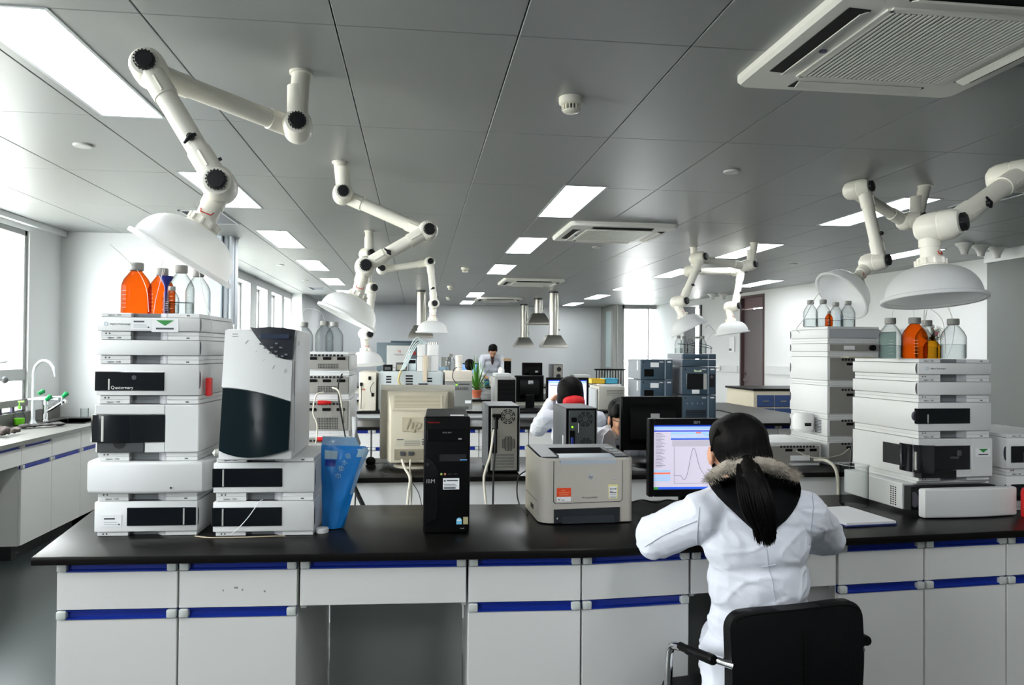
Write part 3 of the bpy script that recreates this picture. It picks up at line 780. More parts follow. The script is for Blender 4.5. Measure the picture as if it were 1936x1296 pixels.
# ============================================================ stacked white instruments
TXT = mat('print_dark', rgb(70, 74, 80), 0.5)
TXTW = mat('print_white', rgb(226, 226, 222), 0.5)
def lc_module(name, label, loc, h, style='blank', rz=0.0, latch=1, back=False, group=None, d=.43, decals=(), led=None):
    """White instrument box; front face on y = 0, body towards +y, 0.345 wide."""
    t = thing(name, label, 'instrument', loc, rz, group)
    W = .1725; g = .0155
    b = MB(LCW)
    if style == 'wide':
        # bulging front cover wider than the body, rounded ends
        n = 10; zl, zh = g - .001, h - g + .001
        prof = [(-.205, .14), (-.212, .08), (-.205, .02)] + [(-.19 + .38 * k / n, -.012 - .016 * math.sin(PI * k / n)) for k in range(n + 1)] + [(.205, .02), (.212, .08), (.205, .14)]
        bm = bmesh.new(); vs = [bm.verts.new((x, y, zl)) for x, y in prof]; f = bm.faces.new(vs)
        r = bmesh.ops.extrude_face_region(bm, geom=[f])
        for e in r['geom']:
            if isinstance(e, bmesh.types.BMVert): e.co.z = zh
        bmesh.ops.recalc_face_normals(bm, faces=bm.faces[:])
        bmesh.ops.bevel(bm, geom=[e for e in bm.edges if abs(e.verts[0].co.z - e.verts[1].co.z) < 1e-6], offset=.012, segments=3, affect='EDGES', profile=.5)
        b.bm(bm); b.obj('front_cover', t)
        b = MB(LCW); b.box(-.2, .2, .1405, d, g, h - g, .004); b.obj('body', t)
        b = MB(GAP); b.cyl((.09, -.0235, .035), (.09, -.027, .035), .003, n=10); b.obj('status_light', t)
    elif style == 'sampler':
        b.box(-W, W, .002, d, g, h - g, .003); b.obj('body', t)
        b = MB(LCW); b.box(.06, W + .002, -.004, .02, g, h - g, .003); b.box(-W - .002, .06, -.004, .02, h - g - .035, h - g, .003); b.obj('front_cover', t)
        # curved smoked door
        z0, z1 = .052, h - g - .036
        prof = [(-.19, .05), (-.196, .03), (-.192, .01), (-.18, -.008), (-.15, -.014), (-.08, -.013), (.0, -.009), (.06, -.004), (.06, .01), (-.16, .01), (-.175, .05)]
        b = MB(WIN); b.prismz(prof, z0, z1); dr = b.obj('sliding_door', t)
        b = MB(STRIPE); b.box(-.147, -.139, -.0155, -.01, z0 + .003, z1 - .003, .001); b.obj('door_stripe', dr)
        b = MB(mat('sample_tray_dark', rgb(58, 60, 62), 0.5)); b.box(-.165, -.008, -.006, .02, g, z0 - .001, .002); tr = b.obj('drip_tray', t)
        b = MB(GAP); b.cyl((-.09, -.0075, z0 - .003), (-.09, -.005, z0 - .003), .02, n=20); b.obj('finger_notch', tr)
        b = MB(LCW); b.box(-.007, .06, -.004, .02, g, z0 - .001, .002); b.obj('lower_cover', t)
    elif style == 'open':
        b.box(-W, W, .03, d, g, h - g, .003); b.obj('body', t)
        b = MB(LCW); b.box(.075, W + .002, -.004, .03, g, h - g, .003); b.box(-W - .002, .075, -.004, .03, h - g - .03, h - g, .003); b.box(-.0, .075, -.004, .03, g, .045, .002); b.obj('front_cover', t)
        b = MB(GAP); b.box(-.165, .074, .005, .0295, .046, h - g - .031); o = b.obj('sample_bay', t)
        b = MB(DGREY); b.box(-.02, .02, -.0, .006, .09, .1, .002); b.box(.01, .03, -.004, .006, .1, .125, .003); b.obj('needle_arm', o)
        b = MB(GAP); b.box(-W - .0015, -W + .001, .03, .215, .052, h - g - .034); b.obj('side_window', t)
        b = MB(mat('tray_black', rgb(24, 25, 26), 0.4)); b.box(-.165, -.001, -.01, .03, g, .045, .002); b.obj('drip_tray', t)
        # the smoked door pushed aside round the corner
        pr = [(-.2, .075), (-.204, .04), (-.196, .0), (-.17, -.028), (-.13, -.042), (-.126, -.039), (-.167, -.024), (-.191, .002), (-.199, .04), (-.195, .075)]
        b = MB(mat('smoked_door_gloss', rgb(20, 22, 25), 0.06, spec=0.6)); b.prismz(pr, .04, h - g - .022); dr = b.obj('sliding_door', t)
        b = MB(STRIPE); b.box(-.192, -.186, -.012, -.002, .05, h - g - .05, .001); b.obj('door_stripe', dr)
    else:
        b.box(-W, W, 0, d, g, h - g, .0035, 2); b.obj('body', t)
    if style.startswith('win'):
        xa, xb, xs = {'winL': (-W - .003, .055, -.128), 'winR': (-.063, .168, .128), 'winB': (-W - .003, .062, -.138), 'winC': (-W - .008, .068, -.13), 'winW': (-W + .02, W + .002, -.09)}[style]
        za, zb = {'winL': (.25, .68), 'winR': (.3, .72), 'winB': (.29, .73), 'winC': (.36, .72), 'winW': (.3, .66)}[style]
        za = g + (h - 2 * g) * (za - .1); zb = g + (h - 2 * g) * (zb + .08)
        b = MB(WIN); b.box(xa, xb, -.004, .012, za, zb, .0015); w = b.obj('window', t)
        b = MB(STRIPE); zc = zb - .003 if style in ('winR', 'winB') else za + (zb - za) * .62
        b.box(xs - .0025, xs + .0025, -.0052, -.003, za + .003, zc); b.obj('window_stripe', w)
        if style in ('winC', 'winW'):
            b = MB(LATCH); b.cyl((xa + .01, .002, (za + zb) / 2), (xa + .01, .014, (za + zb) / 2), .022, n=24); b.obj('grip', w)
        if style == 'winL':
            b = MB(TXTW); b.text('Quaternary', xs + .006, -.0046, za + .006, .016); b.obj('window_print', w); b = MB(mat('print_gloss', rgb(60, 64, 70), .3)); b.cyl((-.045, -.0046, zb - .02), (-.045, -.0035, zb - .02), .008, n=16); b.obj('window_sensor', w)
    # bands with the tubing channel
    for nm, z0, z1 in (('lower_band', 0, g - .0015), ('upper_band', h - g + .0015, h)):
        b = MB(LCW)
        if style == 'wide' or True:
            b.box(-W + .008, -.062, .008, d - .004, z0, z1, .0015); b.box(.062, W - .004, .008, d - .004, z0, z1, .0015); b.box(-.062, .062, .03, d - .004, z0, z1)
        o = b.obj(nm, t)
        b = MB(LCR); b.box(-.061, .061, .0295, .03, z0, z1)
        b.use(mat('drain_grey', rgb(168, 168, 172), .45)); n = 8
        b.prismz([(.03 + .031 * k / n, .03 - .02 * math.sin(PI / 2 * k / n)) for k in range(n + 1)] + [(.061, .03)], z0, z1); b.obj('tubing_channel', o)
        b = MB(TXT)
        if nm == 'upper_band': b.text('Agilent   1200', -.14, .0076, z0 + .004, .008); b.box(.125, .136, .0072, .0085, z0 + .005, z0 + .009)
        else: b.cyl((-.145, .0075, (z0 + z1) / 2), (-.145, .009, (z0 + z1) / 2), .003, n=10); b.cyl((-.133, .0075, (z0 + z1) / 2), (-.133, .009, (z0 + z1) / 2), .003, n=10)
        b.obj('band_print', o)
    b = MB(GAP); b.box(-W + .012, W - .008, .012, d - .01, g - .0016, g + .0001); b.box(-W + .012, W - .008, .012, d - .01, h - g - .0001, h - g + .0016); b.obj('shadow_gap', t)
    if latch and style != 'wide':
        b = MB(LATCH); zc = h * .5; n = 14; s = latch; hh = min(.03, h * .28)
        poly = [(.004 + .012 * math.sin(PI * k / n), zc - hh * math.cos(PI * k / n)) for k in range(n + 1)]
        b.prismx(poly, s * (W - .002), s * (W + .0012)); b.obj('side_latch', t)
    if back: rear(t, h, d, back)
    for f in decals: f(t, h)
    return t
def rear(t, h, d, seed):
    """Rear panel with vents and sockets, as seen on the turned stacks (rear faces +y locally)."""
    rnd = random.Random(seed)
    b = MB(LCB); b.box(-.16, .16, d - .001, d + .004, .02, h - .02, .002); p = b.obj('rear_panel', t)
    b = MB(GAP)
    if h > .1:
        z = .026
        while z < h * .42:
            for k in range(13): b.box(-.105 + k * .0085, -.1 + k * .0085, d + .003, d + .005, z, z + .0055)
            z += .009
        b.obj('vent_slots', p)
        for q in range(3):
            b = MB(BLK2); x = -.12 + q * .075; b.box(x - .022, x + .022, d + .003, d + .008, h * .62, h * .62 + .016, .002); b.obj('socket', p)
        b = MB(GAP)
        for k in range(11): b.box(-.13 + k * .02, -.117 + k * .02, d + .003, d + .005, h * .78, h * .78 + .012)
        b.obj('card_slot', p)
    else:
        b = MB(WHITE); b.box(.0, .07, d + .003, d + .0045, .028, h - .028); b.obj('rating_label', p)
        b = MB(BLK2); b.cyl((-.11, d + .003, h / 2), (-.11, d + .025, h / 2), .017, n=18); b.obj('power_plug', p)
def sticker_tri(x, z, s=1.0, dy=0.0):
    def f(t, h):
        D = Matrix.Translation((0, dy, 0))
        b = MB(WHITE); b.M = D; b.box(x - .045 * s, x + .045 * s, -.0012, .001, z - .035 * s, z + .012 * s); o = b.obj('asset_sticker', t)
        b = MB(GREENS); b.M = D; b.prism([(x - .03 * s, z + .006), (x, z - .013 * s), (x + .03 * s, z + .006)], -.002, -.0011)
        b.use(TXT); b.box(x - .03 * s, x + .03 * s, -.0018, -.0011, z - .026 * s, z - .02 * s); b.obj('sticker_print', o)
    return f
def label_plain(x, z):
    def f(t, h):
        b = MB(WHITE); b.box(x - .034, x + .034, -.0012, .001, z - .02, z + .02); o = b.obj('asset_label', t)
        b = MB(TXT); b.box(x - .024, x + .012, -.0018, -.0011, z + .004, z + .0095); b.use(mat('print_soft', rgb(150, 154, 158), .6)); b.box(x - .024, x + .02, -.0018, -.0011, z - .006, z - .0045); b.box(x - .024, x + .024, -.0018, -.0011, z - .013, z - .0115); b.use(TXT); b.cyl((x + .026, -.0018, z - .013), (x + .026, -.0011, z - .013), .003, n=12); b.obj('label_print', o)
    return f
def maker(x, z):
    def f(t, h):
        b = MB(mat('maker_blue', rgb(150, 190, 206), .5))
        for k in range(8):
            a = k * PI / 4; b.cyl((x + .006 * math.cos(a), -.001, z + .006 * math.sin(a)), (x + .006 * math.cos(a), .001, z + .006 * math.sin(a)), .0015, n=8)
        b.use(TXT); b.text('Agilent Technologies', x + .014, -.0006, z - .003, .0084); b.obj('maker_print', t)
    return f
G_A = 'white instrument modules of the tall left stack'
AY = 2.79; AXc = -.93
z = BH + .0005
lv = [(.136, 'winR', 'white module with a long dark window, bottom of the tall left stack', (label_plain(-.115, .055),)),
      (.139, 'wide', 'white module with a wide bulging front, second from bottom of the left stack', ()),
      (.198, 'sampler', 'white module with a curved smoked sliding door in the tall left stack', ()),
      (.140, 'winL', 'white module with black window and pump name, above the curved door module', ()),
      (.084, 'blank', 'plain flat white module, second from the top of the left stack', ()),
      (.079, 'blank', 'white top module with a green triangle sticker under the orange bottles', (maker(-.142, .04), sticker_tri(.055, .048), label_plain(-.026, .042)))]
for h, st, lab, dec in lv:
    lc_module('instrument_module', lab, (AXc, AY, z), h - .0005, st, group=G_A, decals=dec, rz=-.03)
    z += h
ZA = z
b = MB(RED); b.box(-.745, -.728, 2.815, 2.85, 1.335, 1.4, .003)
o = b.obj('hanging_tag'); tag(o, 'small red plastic tag hanging on the side of the left stack', 'tag')
# the pair of modules under the big column instrument
z = BH + .0005
for k, lab in enumerate(('white dark-windowed module on the worktop, lower of the pair beside the blue bag', 'white module with a dark window carrying the big detector, upper of the pair')):
    lc_module('instrument_module', lab, (-.527, 2.755, z), .1355, 'winB', group='paired white modules under the big instrument', rz=-.03); z += .136
ZB = z
# the big white instrument with smoked lower door and keypad
t = thing('column_instrument', 'big white instrument with curved smoked door and black keypad panel', 'instrument', (-.548, 2.69, ZB + .001), 0)
H = .45; LB = .09; w2 = .122
def lean(z): return LB * z / H
b = MB(LCW)
# body: leaning front, upright back, softly bevelled
bm = bmesh.new()
vs = [bm.verts.new(p) for p in ((-w2, .012, 0), (w2, .012, 0), (w2, .44, 0), (-w2, .44, 0), (-w2, LB + .012, H), (w2, LB + .012, H), (w2, .44, H), (-w2, .44, H))]
for f in ((3, 2, 1, 0), (4, 5, 6, 7), (0, 1, 5, 4), (1, 2, 6, 5), (2, 3, 7, 6), (3, 0, 4, 7)): bm.faces.new([vs[i] for i in f])
bmesh.ops.bevel(bm, geom=list(bm.edges), offset=.006, segments=2, affect='EDGES', profile=.5)
b.bm(bm); b.obj('body', t)
def slab(poly, y0, y1, m, bulge=0.0):
    """Plate on the leaning front: (x, z) outline, offset along the front."""
    b = MB(m); n = len(poly); c = (sum(p[0] for p in poly) / n, sum(p[1] for p in poly) / n)
    vs = []; K = 5
    for k in range(K + 1):
        s = 1 - k / K
        vs += [(c[0] + (x - c[0]) * s if k < K else c[0], y0 + lean(c[1] + (zz - c[1]) * s) - bulge * (1 - ((c[0] + (x - c[0]) * s) / w2) ** 2), c[1] + (zz - c[1]) * s) for x, zz in poly]
    fs = [(k * n + i, k * n + (i + 1) % n, (k + 1) * n + (i + 1) % n, (k + 1) * n + i) for k in range(K) for i in range(n)]
    o = len(vs); vs += [(x, y1 + lean(zz), zz) for x, zz in poly]
    fs += [(i, o + i, o + (i + 1) % n, (i + 1) % n) for i in range(n)]
    b.add(vs, fs); return b
def up(x): return .245 - .052 * max(0, (x + w2) / (2 * w2)) ** 1.7 if True else 0
lo = [(-.118 + .23 * k / 14, .034 - .024 * math.sin(PI * (k / 14) ** .85)) for k in range(15)]
hi = [(.112 - .23 * k / 14, up(.112 - .23 * k / 14)) for k in range(15)]
d = slab(lo + hi, -.003, .02, WINT, .007).obj('smoked_door', t)
b = MB(mat('hazard_yellow', rgb(92, 84, 30), .5)); b.box(.062, .095, .012 + lean(.15) - .009, .012 + lean(.15) - .005, .135, .168); b.obj('warning_label', d)
pan = [(w2 + .001, .435), (w2 - .006, .35)] + [(w2 - .012 - .135 * k / 10, .345 + .118 * (k / 10) ** 1.9) for k in range(11)] + [(-.005 + .03 * k, H + .006 * math.sin(PI * (k + 1) / 5)) for k in range(1, 5)]
front = [(-.122, up(-.122) + .003)] + [(p[0], up(p[0]) + .003) for p in hi[::-1][1:]] + [(.112, .34)] + [(.1 - .135 * k / 10, .343 + .118 * (k / 10) ** 1.9) for k in range(10)] + [(-.04, H - .004), (-.122, H - .004)]
slab(front, -.002, .02, LCW, .012).obj('front_cover', t)
p = slab([(.112, .346)] + [(.1 - .135 * k / 10, .345 + .112 * (k / 10) ** 1.9) for k in range(11)] + [(-.02, H + .004), (.03, H + .009), (.08, H + .006), (.118, H)], -.004, .02, mat('keypad_black', rgb(38, 42, 50), .35), .013).obj('keypad_panel', t)
b = MB(mat('display_blue', rgb(44, 56, 78), .3)); b.M = Matrix.Translation((0, lean(.425), .425)); b.box(.0, .1, -.0185, -.015, -.008, .008, .001); b.obj('display', p)
for kx, kz in ((.058, .4), (.058, .372), (.042, .386), (.074, .386), (.04, .368), (.06, .358), (.08, .356), (.02, .385), (.005, .398), (.092, .362)):
    b = MB(mat('key_grey', rgb(112, 118, 126), .4)); b.box(kx - .005, kx + .005, .012 + lean(kz) - .0335, .012 + lean(kz) - .028, kz - .003, kz + .003, .001); b.obj('key', p)
b = MB(mat('print_soft', rgb(150, 154, 158), .6))
b.box(-.095, -.05, .012 + lean(.432) - .0205, lean(.432) - .001, .431, .4335); b.box(-.095, -.055, lean(.424) - .0088, lean(.424) - .001, .423, .4255); b.obj('model_print', t)
for kx, kz, a in ((-.045, .405, .9), (-.012, .37, .8), (.015, .34, .9), (.05, .318, 1.1), (.09, .305, 1.25)):
    b = MB(LCG); b.M = Matrix.Translation((kx, lean(kz) - .0125, kz)) @ Matrix.Rotation(-a, 4, 'Y'); b.box(-.007, .007, -.0015, .002, -.001, .001); b.obj('score_mark', t)
b = MB(GAP); b.box(w2 - .001, w2 + .0006, LB + .05, LB + .055, .395, .41); b.box(w2 - .001, w2 + .0006, .06, .0615, .02, .34); b.obj('side_seam', t)
b = MB(STRIPE); b.lathe([(0, -.028), (.012, -.02), (.014, 0), (.012, .02), (0, .028)], c=(-.125, .06, .02), axis=(1, .3, 0), n=14); b.obj('door_grip', t)
# cables in front of the pair
def cable(label, pts, r, m, cat='cable', name='cable', smooth=8, group=None):
    b = MB(m); b.tube(pts, r, 7, smooth=smooth); o = b.obj(name); return tag(o, label, cat, group)
cable('thin white tube hanging across the lower dark window by the blue bag', [at(497, 945, 2.745), at(489, 951, 2.737), at(470, 978, 2.738), at(452, 998, 2.738), at(436, 1012, 2.735)], .0016, TUBING, 'tube', 'tube')
cable('grey tube lying on the worktop at the foot of the left stack', [(-.76, 2.765, .853), (-.7, 2.74, .8525), (-.6, 2.735, .8525), (-.47, 2.742, .8525), (-.45, 2.738, .853)], .002, mat('tube_tan', rgb(190, 176, 150), .5), 'tube', 'tube')
# --- right-hand stack
G_C = 'white instrument modules of the tall right stack'
CX, CYf = 2.2, 2.89
t = thing('instrument_module', 'white bottom module with its sample tray drawer pulled open, right stack', 'instrument', (CX, CYf, BH + .001), .06, G_C)
h = .125; 
b = MB(LCW); b.box(-.215, .2, .04, .43, .0155, h - .004, .003); b.obj('body', t)
b = MB(GAP); b.box(-.205, .19, .0, .0395, .02, h - .012); b.obj('tray_bay', t)
n = 10
prof = [(-.205, -.045)] + [(-.2 + .42 * k / n, -.075 - .016 * math.sin(PI * k / n)) for k in range(n + 1)] + [(.225, -.045)]
bm = bmesh.new(); vs = [bm.verts.new((x, y, .002)) for x, y in prof]; f = bm.faces.new(vs); r = bmesh.ops.extrude_face_region(bm, geom=[f])
for e in r['geom']:
    if isinstance(e, bmesh.types.BMVert): e.co.z = .118
bmesh.ops.recalc_face_normals(bm, faces=bm.faces[:]); bmesh.ops.bevel(bm, geom=[e for e in bm.edges if abs(e.verts[0].co.z - e.verts[1].co.z) < 1e-6], offset=.008, segments=3, affect='EDGES', profile=.5)
b = MB(LCW); b.bm(bm); dr = b.obj('drawer_front', t)
b = MB(mat('tray_black', rgb(24, 25, 26), 0.4)); b.box(-.19, .2, -.045, -.001, .03, .1); b.obj('tray', dr)
b = MB(LATCH); b.cyl((-.2, -.012, .065), (-.19, -.012, .065), .03, n=20); b.obj('grip', dr)
for k in range(3):
    b = MB(GAP)
    for j in range(9): b.box(-.2158, -.214, .075 + k * .014, .083 + k * .014, .025 + j * .009, .03 + j * .009)
    b.obj('vent_slots', t)
b = MB(LCW); b.box(-.165, .165, .02, .425, h - .003, h + .008, .002); b.obj('upper_band', t)
z = BH + .001 + h + .0085
for h, st, lab, dec in ((.19, 'open', 'white module with its smoked door slid open, lower part of the right stack', (sticker_tri(.128, .125, .75, -.0045),)),
                        (.148, 'winC', 'white module with a round gripped dark window in the right stack', ()),
                        (.0845, 'blank', 'plain flat white module, second from the top of the right stack', ()),
                        (.0785, 'blank', 'white top module under the amber bottle, right stack', (maker(-.13, .04),))):
    lc_module('instrument_module', lab, (CX, CYf, z), h - .0005, st, rz=.06, latch=-1, group=G_C, decals=dec); z += h
ZC = z
z = BH + .001
for h, st, lab in ((.16, 'winW', 'white module cut by the right edge, lower of the two in the corner'), (.16, 'winW', 'white module cut by the right edge, upper of the two in the corner')):
    lc_module('instrument_module', lab, (2.63, 2.93, z), h - .0005, st, rz=.06, latch=-1, group='white modules at the right edge'); z += h
b = MB(RED); b.lathe([(0, 0), (.03, 0), (.032, .006), (.032, .1), (.026, .115), (.014, .12), (.014, .135), (0, .136)], c=(2.46, 2.80, BH + .001), n=24)
tag(b.obj('red_bottle'), 'red plastic bottle cut by the right edge of the picture', 'bottle')
# --- turned stack on the second bench (rear towards the camera)
G_R = 'white instrument modules of the turned right stack'
z = BH + .001
for k, (h, lab) in enumerate(((.15, 'white bottom module of the turned stack on the second bench'), (.132, 'white module with side vents, second from bottom of the turned stack'), (.198, 'white module with big rear vents, third up in the turned stack'),
                              (.172, 'white module with a cream shelf card, fourth up in the turned stack'), (.08, 'flat white module with a round power plug, second from top of the turned stack'), (.085, 'pale grey flat top module of the turned stack, under clear bottles'))):
    t = lc_module('instrument_module', lab, (2.56, 4.665, z), h - .0005, 'blank', rz=PI + .03, latch=1, back=k + 1 if k < 5 else False, group=G_R)
    if k == 5:
        b = MB(LCG); b.box(-.165, .165, .429, .434, .018, h - .018, .002); b.obj('rear_panel', t)
    if k == 1:
        b = MB(GAP)
        for i in range(9):
            for j in range(6): b.box(.1718, .1735, .3 + j * .012, .308 + j * .012, .03 + i * .009, .035 + i * .009)
        b.obj('side_vents', t)
    if k == 3:
        b = MB(BEIGE); b.box(-.09, .08, .42, .5, h - .02, h - .014); b.obj('shelf_card', t)
    z += h
ZR = z
t = lc_module('instrument_module', 'low white module on the second bench beside the seated person', (2.18, 4.64, BH + .001), .135, 'blank', rz=PI, back=9, group='white modules at the turned right stack')
b = MB(WHITE); b.box(-.1, .02, .434, .4355, .03, .06); b.obj('rating_label', t)
t = thing('white_side_unit', 'rounded white plastic unit with vent holes on the side of the turned stack', 'instrument', (2.33, 4.38, 1.03))
b = MB(WHITEP); b.lathe([(0, 0), (.05, .004), (.062, .02), (.062, .09), (.05, .115), (0, .12)], n=28); b.obj('body', t)
b = MB(GAP); b.box(-.02, .02, -.0635, -.055, .04, .06, .002); b.obj('socket', t)
# --- turned stack at the left on the second bench
G_L = 'instrument modules of the turned left stack'
z = BH + .001
for k, (h, lab) in enumerate(((.2, 'cream instrument module at the bottom of the turned left stack'), (.198, 'cream instrument module with red plug, third from top of the turned left stack'), (.13, 'cream instrument module with white plug, second from top of the turned left stack'), (.115, 'pale top module of the turned left stack, under three clear bottles'))):
    t = lc_module('instrument_module', lab, (-.53, 4.655, z), h - .0005, 'blank', rz=PI, back=20 + k, latch=0, group=G_L)
    if k in (0, 1):
        b = MB(RED); b.cyl((-.07, .44, h - .03), (-.04, .44, h - .03), .008, .012, 12); b.cyl((-.04, .44, h - .03), (.0, .44, h - .03), .012, n=12); b.obj('red_plug', t)
    z += h
ZL = z
# --- bottles
def bottle(x, y, z, label, kind=GLASS, level=0.3, r=.047, h=.178, liquid=WATER, group='reagent bottles'):
    t = thing('reagent_bottle', label, 'bottle', (x, y, z), 0, group)
    b = MB(kind); e = .0025
    out = [(0, 0), (r * .92, 0), (r, .006), (r, h * .52), (r * .97, h * .57), (r * .8, h * .68), (r * .48, h * .8), (r * .33, h * .85), (r * .32, h * .9)]
    b.lathe(out, n=36, cap=False); b.obj('glass_body', t)
    b = MB(CAPG); b.lathe([(r * .3, h * .84), (r * .44, h * .845), (r * .48, h * .86), (r * .48, h * .985), (r * .44, h), (0, h)], n=28); b.obj('cap', t)
    if kind is GLASS and level:
        b = MB(liquid); b.lathe([(0, .004), (r * .93, .004), (r * .93, h * level), (0, h * level)], n=28); b.obj('liquid', t)
    b = MB(mat('graduation', rgb(244, 238, 226), .6) if kind is AMBER else mat('graduation_dim', rgb(210, 214, 214), .6))
    for k in range(5):
        a0 = -2.2; zz = h * (.12 + .08 * k)
        for j in range(3):
            a = a0 + j * .12; b.box((r + .0003) * math.cos(a) - .002, (r + .0003) * math.cos(a) + .002, (r + .0003) * math.sin(a) - .001, (r + .0003) * math.sin(a) + .001, zz, zz + .0009)
    b.obj('graduation', t)
    return t
def hose(bt, pts, r=.0011):
    b = MB(TUBING); b.tube(pts, r, 7, smooth=10); return b.obj('solvent_tube', bt, world=True)
TA = ZA + .0015
ba = bottle(ax(256, 2.95), 2.95, TA, 'big amber orange bottle with grey cap, leftmost on the left stack', AMBER, r=.052, h=.19)
bb = bottle(ax(304, 3.13), 3.13, TA, 'second amber bottle, behind the blue funnel on the left stack', AMBER, r=.05, h=.19)
bc = bottle(ax(341, 2.96), 2.96, TA, 'clear glass bottle with grey cap, taller of two on the left stack', r=.046, h=.185, level=.25)
bd = bottle(ax(373, 3.1), 3.1, TA, 'clear glass bottle at the right rear of the left stack', r=.046, h=.185, level=.0)
bottle(ax(324, 2.88), 2.88, TA, 'small clear bottle standing before the blue funnel, left stack', r=.024, h=.1, level=.35)
t = thing('blue_funnel', 'deep blue plastic funnel stuck in a vial between the left bottles', 'funnel', (ax(313, 3.03), 3.03, TA))
b = MB(mat('funnel_blue', rgb(22, 38, 132), .4)); b.lathe([(.004, .085), (.007, .1), (.009, .115), (.026, .15), (.024, .15), (.007, .118), (.003, .1)], n=20); b.cyl((0, 0, .005), (0, 0, .09), .009, n=14); b.obj('cone', t)
b = MB(GLASS); b.lathe([(0, 0), (.014, 0), (.014, .07)], n=18, cap=False); b.obj('vial', t)
hose(ba, [at(281, 590, 2.9), at(277, 548, 2.9), at(262, 515, 2.93), at(235, 486, 2.9), at(208, 462, 2.86)])
hose(ba, [at(256, 515, 2.95), at(262, 497, 2.95), at(270, 482, 2.96), at(268, 470, 2.97)])
hose(bb, [at(303, 520, 3.13), at(306, 500, 3.1), at(312, 486, 3.05), at(306, 520, 2.98), at(296, 560, 2.93), at(290, 594, 2.9)])
hose(bc, [at(341, 515, 2.96), at(333, 498, 2.97), at(322, 492, 3.0), at(313, 505, 3.05), at(309, 520, 3.1)])
hose(bd, [at(372, 520, 3.1), at(374, 505, 3.08), at(385, 560, 2.98), at(398, 600, 2.87), at(402, 640, 2.86)])
TC = ZC + .0015
be = bottle(ax(1683, 2.98), 2.98, TC, 'clear bottle half full, leftmost on the right stack', r=.046, h=.17, level=.32)
bf = bottle(ax(1729, 2.96), 2.96, TC, 'amber red bottle in the middle of the right stack top', AMBER, r=.05, h=.172)
bg_ = bottle(ax(1752, 3.14), 3.14, TC, 'clear bottle mostly hidden behind the amber red one', r=.046, h=.17, level=.3)
bh = bottle(ax(1802, 2.98), 2.98, TC, 'clear bottle half full, rightmost on the right stack', r=.05, h=.17, level=.36)
t = thing('flower_bottle', 'small yellow brown bottle topped with crinkled clear film, beside the amber bottle', 'bottle', (ax(1762, 2.99), 2.99, TC))
b = MB(thin_glass('yellow_glass', (.78, .5, .1, 1), .1)); b.lathe([(0, 0), (.032, 0), (.034, .005), (.034, .05), (.026, .065), (.012, .08), (.012, .09), (0, .091)], n=24); b.obj('glass_body', t)
b = MB(thin_glass('crinkled_film', (.9, .9, .88, 1), .35))
for k in range(9):
    a = k * 2.4; q = Vector((.02 * math.cos(a), .02 * math.sin(a), .1 + .006 * (k % 4))); b.tube([(0, 0, .085), q + Vector((.012 * math.cos(a), .012 * math.sin(a), .02)), q + Vector((.02 * math.cos(a), .02 * math.sin(a), -.01)), (0.004, 0, .08)], .006, 6, smooth=4)
b.obj('film_topping', t)
b = MB(mat('pink_tab', rgb(206, 120, 140), .6)); b.box(-.006, .006, -.03, -.027, .1, .112); b.obj('pink_tab', t)
hose(be, [at(1686, 606, 2.97), at(1690, 585, 2.98), at(1710, 562, 3.0), at(1740, 560, 3.02), at(1748, 590, 3.03), at(1747, 615, 3.05)])
hose(bf, [at(1729, 605, 2.96), at(1726, 580, 2.98), at(1732, 566, 3.0), at(1750, 578, 3.0), at(1778, 600, 3.02), at(1786, 630, 3.0), at(1788, 668, 2.93)])
hose(bh, [at(1745, 610, 3.1), at(1750, 572, 3.05), at(1764, 555, 3.02), at(1786, 566, 3.0), at(1796, 590, 2.98), at(1801, 612, 2.98)])
hose(bh, [at(1748, 612, 3.1), at(1756, 575, 3.05), at(1772, 560, 3.02), at(1790, 580, 3.0), at(1804, 612, 2.98), at(1800, 650, 2.92), at(1790, 678, 2.9)])
TR = ZR + .0015
for px, Y, lab in ((1532, 4.42, 'clear bottle, leftmost on the turned right stack'), (1556, 4.36, 'clear bottle with a brown vial before it, second on the turned right stack'), (1580, 4.56, 'clear bottle, third on the turned right stack'), (1603, 4.42, 'clear bottle, rightmost on the turned right stack')):
    bk_ = bottle(ax(px, Y), Y, TR, lab, r=.042, h=.165, level=.3)
bottle(ax(1567, 4.29), 4.29, TR, 'small brown vial before the clear bottles of the turned stack', AMBER, r=.022, h=.09)
hose(bk_, [at(1556, 570, 4.36), at(1548, 556, 4.36), at(1535, 575, 4.35), at(1520, 603, 4.3), at(1506, 622, 4.27), at(1512, 630, 4.26)], .002)
TL = ZL + .0015
for px, Y, lab in ((574, 4.3, 'clear bottle showing only its cap behind the big white instrument'), (613, 4.36, 'clear bottle in the middle of the turned left stack'), (632, 4.48, 'clear bottle, rightmost on the turned left stack')):
    bl = bottle(ax(px, Y), Y, TL, lab, r=.05, h=.17 if px > 580 else .16, level=.0)
hose(bl, [at(574, 612, 4.3), at(572, 590, 4.3), at(585, 584, 4.3), at(606, 590, 4.3), at(616, 611, 4.33)])
